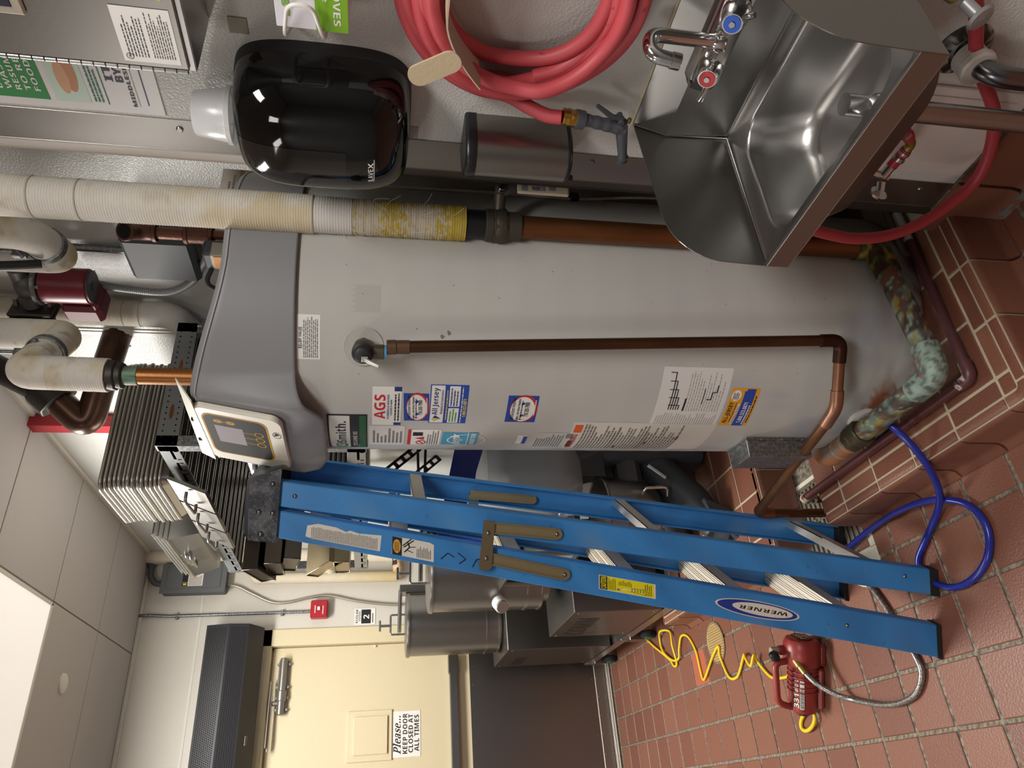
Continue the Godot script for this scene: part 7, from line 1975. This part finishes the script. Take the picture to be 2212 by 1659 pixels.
# ---------------------------------------------------------------- shelf of pans
func build_shelf():
	var m: Mb
	var sx0 := 0.985; var sx1 := 1.43; var zf := -2.07; var zb := -3.35
	var o := thing("pan_shelf", "perforated steel shelving unit along the right wall behind the heater, loaded with pans", "shelving", V(1.2, 1.54, -2.7))
	for y in [2.11, 1.56]:
		var sl := Mb.new()
		var k := 0
		var z := zf - 0.02
		while z > zb:
			sl.bx(sx0, sx1, y, y + 0.012, z - 0.075, z - 0.012, 0.002); sl.bx(sx0, sx1, y - 0.012, y, z - 0.078, z - 0.070, 0.0005); sl.bx(sx0, sx1, y - 0.012, y, z - 0.02, z - 0.012, 0.0005)
			z -= 0.085
			part(o, "shelf_board", sl, M.steel_dark); sl = Mb.new()
		m = Mb.new(); m.bx(sx0, sx1, y - 0.018, y + 0.045, zf, zf + 0.003, 0.001); m.bx(sx0, sx0 + 0.003, y - 0.018, y + 0.04, zb, zf, 0.001); m.bx(sx1 - 0.003, sx1, y - 0.018, y + 0.04, zb, zf, 0.001)
		var fl := part(o, "shelf_flange", m, mat("8d9091", 0.4, 0.8, M.lumps, 0.1, 10.0))
		m = Mb.new()
		for q in 22:
			for yy in [y - 0.004, y + 0.03]: m.cyl(V(sx0 + 0.01 + 0.02 * q, yy, zf + 0.0028), V(sx0 + 0.01 + 0.02 * q, yy, zf + 0.0036), 0.0028, 8)
		part(fl, "holes", m, M.hole).set_meta("kind", "stuff")
		m = Mb.new(); m.fn = func(w: Vector3) -> Color: return C("6e4418")
		var spots := [V(1.10, y + 0.014, zf + 0.0034), V(1.26, y + 0.012, zf + 0.0034)]
		if y > 2.0:
			for s in spots:
				var ring := []
				for q in 12: ring.append(s + V(0.035 * cos(TAU * q / 12.0) * (0.6 + 0.4 * blotch(V(q, s.x, 0), 3.0)), 0.006 * sin(TAU * q / 12.0), 0))
				m.fan(ring, V(0, 0, 1))
			part(fl, "rust_stain", m, M.vmatt)
	for q in [[sx0, zf], [sx1 - 0.035, zf], [sx0, zb], [sx1 - 0.035, zb]]:
		m = Mb.new(); m.bx(q[0], q[0] + 0.035, 1.54, 2.155, q[1], q[1] + 0.003, 0.0005); m.bx(q[0], q[0] + 0.003, 1.54, 2.155, q[1], q[1] - 0.035, 0.0005); part(o, "post", m, M.galv)
	m = Mb.new(); m.tube([V(sx1 - 0.02, 2.09, zf + 0.015), V(sx1 - 0.02, 1.98, zf + 0.015)], 0.006, 10); m.bx(sx1 - 0.05, sx1, 2.04, 2.075, zf, zf + 0.03, 0.002); part(o, "corner_bracket", m, M.galv)
	# sheet pans: one of each stack is built, the rest are copies
	var pan := Node3D.new()
	var rim := Mb.new()
	var pts := []
	var rl := []
	for t in rrect(0.455, 0.335, 0.03, 6): rl.append(V(t.x, 0, t.y))
	rl.append(rl[0]); rl.append(rl[1])
	rim.tube(rl, 0.0060, 10, false)
	var tray := Mb.new()
	var r0 := []; var r1 := []
	for t in rrect(0.452, 0.332, 0.03, 6): r0.append(V(t.x, 0.0, t.y))
	for t in rrect(0.425, 0.305, 0.025, 6): r1.append(V(t.x, -0.022, t.y))
	tray.shell([r0, r1], V(0, 0.0, 0)); tray.fan(r1, Vector3.DOWN)
	var pmesh := rim.mesh(); var tmesh := tray.mesh()
	var palu := mat("b8b6b0", 0.32, 0.9, M.lumps, 0.12, 20.0)
	var rg := RandomNumberGenerator.new(); rg.seed = 6
	var words := ["lowest", "second", "third", "fourth", "fifth", "sixth", "seventh", "eighth", "ninth", "tenth", "eleventh", "twelfth", "thirteenth", "topmost"]
	for s in 2:
		var n: int = [14, 20][s]
		for k in n:
			var at: Vector3 = [V(1.17, 2.183 + 0.0134 * k, -2.435), V(1.19, 1.60 + 0.0152 * k, -2.36)][s]
			at += V(rg.randf_range(-0.004, 0.004), 0, rg.randf_range(-0.005, 0.005))
			var place := ""
			if k == 0: place = "lowest sheet pan"
			elif k == n - 1: place = "topmost sheet pan"
			elif k < n / 2: place = "%s sheet pan counted up from the bottom" % ["", "second", "third", "fourth", "fifth", "sixth", "seventh", "eighth", "ninth", "tenth"][k]
			else: place = "%s sheet pan counted down from the top" % ["", "second", "third", "fourth", "fifth", "sixth", "seventh", "eighth", "ninth", "tenth", "eleventh"][n - 1 - k]
			var p := thing("sheet_pan", place + [" of the stack on the top shelf", " of the stack on the lower shelf"][s], "sheet pan", at, ["sheet pans stacked on the top shelf", "sheet pans stacked on the lower shelf"][s])
			inst(p, "rim", pmesh, palu, V(0, 0, 0)); inst(p, "tray", tmesh, palu, V(0, 0, 0))
	pan.free()
	# roasting pan lids with bail handles hanging under the stack edge
	for k in 3:
		var z := -2.33 - 0.19 * k
		m = Mb.new()
		m.hexa([V(0.905, 2.035, z - 0.09), V(0.915, 2.03, z - 0.09), V(0.915, 2.03, z + 0.085), V(0.905, 2.035, z + 0.085), V(0.955, 2.155, z - 0.09), V(0.965, 2.15, z - 0.09), V(0.965, 2.15, z + 0.085), V(0.955, 2.155, z + 0.085)])
		var ld := thing("bail_tray", ["steel tray cover with a bail handle hanging below the pans, nearest the heater", "middle steel tray cover with a bail handle hanging below the pans", "farthest steel tray cover with a bail handle hanging below the pans"][k], "tray", V(0.94, 2.04, z))
		part(ld, "plate", m, M.steel_dark)
		m = Mb.new(); m.tube(bend([V(0.925, 2.10, z + 0.05), V(0.892, 2.10, z + 0.05), V(0.888, 2.088, z - 0.05), V(0.922, 2.09, z - 0.05)], 0.015), 0.005, 10); part(ld, "handle", m, M.chrome_dull)
	# nested roasting pans at the far end of the top shelf
	for k in 4:
		m = Mb.new()
		var y := 2.16 + 0.018 * k
		var x0 := 0.925 + 0.008 * k
		m.hexa([V(x0 + 0.03, y, -3.20), V(1.36, y, -3.20), V(1.36, y, -2.76), V(x0 + 0.03, y, -2.76), V(x0, y + 0.10, -3.22), V(1.39, y + 0.10, -3.22), V(1.39, y + 0.10, -2.74), V(x0, y + 0.10, -2.74)])
		m.bx(x0 - 0.008, 1.395, y + 0.098, y + 0.102, -3.23, -2.73, 0.001)
		var rp := thing("roasting_pan", ["bottom", "second from bottom", "second from top", "top"][k] + " roasting pan of the nested steel pile on the top shelf", "roasting pan", V(1.1, y, -2.98), "nested roasting pans")
		part(rp, "pan", m, M.steel_z)
		m = Mb.new(); m.tube(bend([V(x0 + 0.01, y + 0.06, -3.05), V(x0 - 0.012, y + 0.055, -3.05), V(x0 - 0.012, y + 0.055, -2.93), V(x0 + 0.01, y + 0.06, -2.93)], 0.02), 0.005, 10); part(rp, "handle", m, M.chrome_dull)
	# dark loaf pans poking out past the lower stack, and two more below
	var dkst := mat("5d574e", 0.3, 0.9)
	var spec := [[0.86, 1.92, -2.72, 0.055, 0.16, -0.3, "dark steel loaf pan poking out above the ladder cap, uppermost"], [0.875, 1.865, -2.70, 0.055, 0.15, 0.0, "dark steel loaf pan poking out above the ladder cap, middle one"], [0.885, 1.81, -2.68, 0.055, 0.15, 0.2, "dark steel loaf pan poking out above the ladder cap, lowest"], [0.90, 1.70, -2.80, 0.05, 0.2, 0.5, "tan steel pan leaning on the lower shelf, left of the ladder label"], [0.90, 1.63, -2.78, 0.055, 0.14, 0.0, "tan steel pan upright on the lower shelf beside the leaning one"]]
	for q in spec:
		m = Mb.new()
		var h: float = q[3]
		m.xf = Transform3D(Basis(Vector3.RIGHT, q[5]), V(q[0], q[1], q[2]))
		var zz: float = q[4] / 2
		for s in [-1, 1]:
			m.bx(-0.08, 0.36, s * h / 2 - 0.001, s * h / 2 + 0.001, -zz, zz, 0.0005); m.bx(-0.08, 0.36, -h / 2, h / 2, s * zz - 0.001, s * zz + 0.001, 0.0005)
		m.bx(-0.078, -0.072, -h / 2, h / 2, -zz, zz, 0.0005)
		m.tube([V(-0.08, h / 2, -zz), V(-0.08, h / 2, zz), V(-0.08, -h / 2, zz), V(-0.08, -h / 2, -zz), V(-0.08, h / 2, -zz)], 0.0025, 6)
		single("loaf_pan", q[6], "loaf pan", m, dkst if q[1] > 1.75 else mat("8c7f63", 0.3, 0.85), V(q[0], q[1] - h / 2, q[2]), "")
	# slotted angle braces on the wall beyond
	for k in 2:
		m = Mb.new()
		var a: Vector3 = [V(1.52, 1.20, -2.95), V(1.52, 1.205, -3.3)][k]
		var b: Vector3 = [V(1.215, 1.545, -2.95), V(1.22, 1.543, -3.3)][k]
		var dir := (b - a).normalized()
		var L := (b - a).length()
		m.xf = Transform3D(Basis(dir, V(0, 0, 1).cross(dir), V(0, 0, 1)), a)
		for s in 11:
			var t := L * s / 11.0
			m.bx(t, t + L / 11.0 * 0.42, -0.02, 0.02, 0.0, 0.003, 0.0005)
		m.bx(0.0, L, -0.02, -0.009, 0.0, 0.003, 0.0005); m.bx(0.0, L, 0.009, 0.02, 0.0, 0.003, 0.0005); m.bx(0, L, -0.021, -0.018, -0.03, 0.003, 0.0005)
		m.xf = Transform3D()
		single("slotted_angle_brace", ["black slotted angle brace under the shelf, nearer the heater", "black slotted angle brace under the shelf, farther back"][k], "brace", m, M.black_matt, b)
	m = Mb.new(); m.tube(spline([V(1.5, 1.33, -3.0), V(1.2, 1.325, -2.98), V(0.98, 1.315, -2.97)]), 0.006, 8); m.tube(spline([V(1.5, 1.29, -3.0), V(1.2, 1.30, -2.98), V(0.98, 1.285, -2.97)]), 0.006, 8)
	single("black_cables", "pair of black cables strung behind the braces", "cable", m, M.rubber, V(1.0, 1.29, -2.97))

# ---------------------------------------------------------------- things on the floor
func build_floor_things():
	var m: Mb
	# --- floor sink with its grate, in the gap between the two curbs
	var o := thing("floor_sink", "white enamel floor sink with a slotted cover in the gap between the curbs", "floor sink", V(0.67, 0, -2.1))
	m = Mb.new(); m.bx(0.60, 0.92, -0.012, 0.001, -1.955, -1.93, 0.001); m.bx(0.60, 0.92, -0.012, 0.001, -2.27, -2.245, 0.001); m.bx(0.555, 0.605, -0.012, 0.001, -2.27, -1.93, 0.001); m.bx(0.90, 0.92, -0.012, 0.001, -2.27, -1.93, 0.001); m.bx(0.60, 0.92, -0.1, -0.09, -2.27, -1.93, 0.0)
	part(o, "basin", m, mat("d8d6c4", 0.25))
	m = Mb.new()
	for k in 12:
		m.bx(0.635, 0.895, -0.001, 0.006, -2.255 + 0.0255 * k, -2.241 + 0.0255 * k, 0.001)
	m.bx(0.628, 0.642, -0.001, 0.006, -2.258, -1.945, 0.001); m.bx(0.76, 0.774, -0.001, 0.006, -2.258, -1.945, 0.001); m.bx(0.888, 0.902, -0.001, 0.006, -2.258, -1.945, 0.001)
	part(o, "grate", m, mat("8e8878", 0.4, 0.7))
	# --- blue hose
	m = Mb.new()
	var q := spline([V(0.80, 0.215, -1.475), V(0.77, 0.22, -1.452), V(0.715, 0.185, -1.448), V(0.668, 0.14, -1.47), V(0.630, 0.075, -1.53), V(0.60, 0.03, -1.60), V(0.555, 0.013, -1.69), V(0.505, 0.010, -1.765), V(0.455, 0.010, -1.762), V(0.408, 0.010, -1.690), V(0.405, 0.010, -1.61), V(0.44, 0.010, -1.535), V(0.505, 0.010, -1.500), V(0.575, 0.014, -1.525), V(0.618, 0.030, -1.60), V(0.638, 0.032, -1.70), V(0.645, 0.022, -1.82), V(0.64, 0.014, -1.95), V(0.625, 0.012, -2.06), V(0.60, 0.012, -2.16), V(0.56, 0.012, -2.25)], 0.008)
	m.fn = func(w: Vector3) -> Color: return C("1c2580").lerp(C("2b3494"), blotch(w, 12.0))
	m.tube(q, 0.0093, 18)
	single("blue_hose", "glossy blue hose looped on the floor in front of the curb", "hose", m, vmat(0.22), V(0.52, 0.0, -1.7))
	# --- braided hose from the red pump
	m = Mb.new()
	var hs := dense(spline([V(0.300, 0.095, -2.343), V(0.265, 0.08, -2.320), V(0.226, 0.045, -2.286), V(0.205, 0.016, -2.25), V(0.188, 0.010, -2.19), V(0.172, 0.010, -2.11), V(0.168, 0.010, -2.03), V(0.182, 0.010, -1.955), V(0.225, 0.010, -1.905), V(0.27, 0.010, -1.905), V(0.33, 0.010, -1.93), V(0.44, 0.010, -1.97), V(0.52, 0.010, -2.02), V(0.60, 0.010, -2.10)], 0.006), 0.004)
	m.fn = func(w: Vector3) -> Color: return C("a9a6a2").lerp(C("6d6a66"), sm(0.35, 0.65, nf.get_noise_3d(w.x * 260, w.y * 260, w.z * 260) * 0.5 + 0.5))
	m.tube(hs, 0.0088, 18)
	single("braided_hose", "silver braided hose curving from the red pump across the tiles", "hose", m, vmat(0.35, 0.8), V(0.2, 0, -2.1))
	# --- red transfer pump
	o = thing("transfer_pump", "small red cast electric transfer pump lying on the tiles", "pump", V(0.31, 0, -2.42))
	var tr := Transform3D(Basis(Vector3.UP, deg_to_rad(-28.0)), V(0.314, 0.0, -2.413))
	# local axes: x = long axis (motor end negative), z = towards the camera
	var R: Material = M.red_cast
	m = Mb.new(); m.xf = tr
	m.lathe([Vector2(0, -0.128), Vector2(0.040, -0.128), Vector2(0.046, -0.118), Vector2(0.047, 0.02), Vector2(0.043, 0.028), Vector2(0, 0.028)], Transform3D(Basis(V(0, 1, 0), V(1, 0, 0), V(0, 0, -1)), V(0.0, 0.062, 0.0)), 28)
	for k in 5: m.lathe([Vector2(0.044, 0.0), Vector2(0.051, 0.001), Vector2(0.051, 0.005), Vector2(0.044, 0.006)], Transform3D(Basis(V(0, 1, 0), V(1, 0, 0), V(0, 0, -1)), V(-0.06 + 0.016 * k, 0.062, 0.0)), 28)
	m.box(V(-0.05, 0.012, 0.0), V(0.14, 0.024, 0.075), 0.008)
	part(o, "motor_housing", m, R)
	m = Mb.new(); m.xf = tr
	m.lathe([Vector2(0, 0.0), Vector2(0.055, 0.0), Vector2(0.062, 0.008), Vector2(0.062, 0.075), Vector2(0.054, 0.088), Vector2(0.030, 0.094), Vector2(0, 0.094)], Transform3D(Basis(V(0, 1, 0), V(1, 0, 0), V(0, 0, -1)), V(0.025, 0.066, 0.0)), 10)
	m.box(V(0.065, 0.014, 0), V(0.075, 0.028, 0.09), 0.008)
	m.cyl(V(0.07, 0.12, -0.02), V(0.07, 0.142, -0.02), 0.017, 8, 0.002); m.xf = Transform3D(); m.cyl(V(0.385, 0.10, -2.40), V(0.366, 0.105, -2.383), 0.019, 16, 0.002); m.xf = tr
	part(o, "pump_head", m, R)
	m = Mb.new(); m.xf = tr
	m.tube(bend([V(0.04, 0.118, 0.0), V(0.035, 0.165, 0.0), V(-0.100, 0.155, 0.0), V(-0.118, 0.09, 0.0)], 0.028), 0.011, 14)
	part(o, "carry_handle", m, R)
	m = Mb.new(); m.xf = tr
	m.cyl(V(0.045, 0.16, 0.0), V(0.07, 0.175, 0.0), 0.016, 16, 0.005)
	m.cyl(V(-0.128, 0.062, 0.0), V(-0.140, 0.062, 0.0), 0.026, 20, 0.004)
	part(o, "rubber_caps", m, M.black)
	m = Mb.new(); m.xf = tr
	m.cyl(V(0.07, 0.14, -0.02), V(0.07, 0.17, -0.02), 0.013, 6, 0.001)
	part(o, "outlet_nut", m, mat("b9b3a4", 0.35, 0.8))
	m = Mb.new(); m.xf = tr
	m.xf = Transform3D(); m.cyl(V(0.372, 0.105, -2.387), V(0.348, 0.105, -2.368), 0.0155, 8, 0.001); m.cyl(V(0.348, 0.105, -2.368), V(0.322, 0.101, -2.354), 0.0135, 14, 0.001); m.cyl(V(0.324, 0.101, -2.355), V(0.298, 0.095, -2.342), 0.0115, 14, 0.001)
	part(o, "brass_fitting", m, mat("a98c52", 0.4, 0.9))
	var d := Dec.new()
	d.mp = func(u: float, w: float, l: float) -> Vector3:
		var a: float = lerp(1.15, 0.35, w)
		return tr * V(lerp(-0.115, -0.012, u), 0.062 + (0.0475 + l) * cos(a), (0.0475 + l) * sin(a))
	d.rect(0, 0, 1, 1, C("1b1b1c"), 0); d.text("331", 0.08, 0.5, 0.52, 0.94, C("e6e2d6")); d.text("MODEL", 0.56, 0.55, 0.97, 0.9, C("e6e2d6")); d.rect(0.05, 0.05, 0.95, 0.42, C("cfccc4"), 1); d.lines(0.08, 0.08, 0.9, 0.4, 3, C("333333"), 4)
	part(o, "nameplate", d, M.print)
	d = Dec.new()
	d.mp = func(u: float, w: float, l: float) -> Vector3: return tr * V(0.1195 + l, lerp(0.035, 0.095, w), lerp(-0.045, 0.045, u))
	d.poly(PackedVector2Array([Vector2(0.05, 0.5), Vector2(0.2, 0.95), Vector2(0.8, 0.95), Vector2(0.95, 0.5), Vector2(0.8, 0.05), Vector2(0.2, 0.05)]), C("1b1b1c"), 0); d.text("331", 0.2, 0.5, 0.8, 0.85, C("e6d99a")); d.lines(0.2, 0.15, 0.8, 0.42, 2, C("d8d4c8"), 5)
	part(o, "front_plate", d, M.print)
	# --- yellow cord and loop
	m = Mb.new()
	m.tube(spline([V(0.32, 0.05, -2.50), V(0.325, 0.025, -2.62), V(0.345, 0.010, -2.73), V(0.41, 0.012, -2.80), V(0.435, 0.03, -2.785), V(0.40, 0.035, -2.82), V(0.435, 0.03, -2.86), V(0.455, 0.012, -2.90), V(0.41, 0.007, -2.97), V(0.385, 0.007, -3.02), V(0.40, 0.007, -3.09), V(0.49, 0.009, -3.13), V(0.53, 0.012, -3.12), V(0.50, 0.011, -3.20), V(0.435, 0.008, -3.32), V(0.43, 0.006, -3.36), V(0.48, 0.006, -3.37), V(0.56, 0.006, -3.38), V(0.635, 0.006, -3.44), V(0.65, 0.01, -3.51), V(0.60, 0.012, -3.56), V(0.56, 0.014, -3.58), V(0.565, 0.016, -3.66), V(0.63, 0.012, -3.78), V(0.70, 0.010, -3.80), V(0.72, 0.03, -3.72), V(0.70, 0.012, -3.64), V(0.63, 0.02, -3.62), V(0.545, 0.008, -3.63), V(0.54, 0.006, -3.68), V(0.58, 0.008, -3.72), V(0.69, 0.012, -3.92), V(0.76, 0.012, -4.02), V(0.9, 0.012, -4.1)], 0.01), 0.0058, 10)
	part(o, "power_cord", m, M.yellow, "tangled yellow power cord trailing over the floor drain")
	m = Mb.new()
	var rp := []
	for k in 41:
		var a := TAU * k / 40.0
		rp.append(V(0.172 + 0.026 * cos(a) + 0.012 * sin(a), 0.012 + 0.006 * sin(a), -2.545 + 0.062 * sin(a)))
	m.tube(rp, 0.0066, 12, false)
	part(o, "cord_loop", m, M.yellow, "small loop of yellow cord")
	# --- crumpled pale cloth by the floor sink
	m = Mb.new()
	var rows := []
	for i in 9:
		var row := []
		for k in 9:
			var u := i / 8.0; var w := k / 8.0
			row.append(V(0.515 + 0.10 * u + 0.02 * sin(w * 5.0), 0.006 + 0.012 * absf(sin(u * 7.0 + w * 4.0)) * u * w, -2.17 + 0.17 * w + 0.02 * sin(u * 4.0)))
		rows.append(row)
	m.loft(rows, false)
	single("pale_cloth", "crumpled off-white cloth on the tiles beside the floor sink", "cloth", m, mat("d6d3c6", 0.8), V(0.56, 0, -2.08))
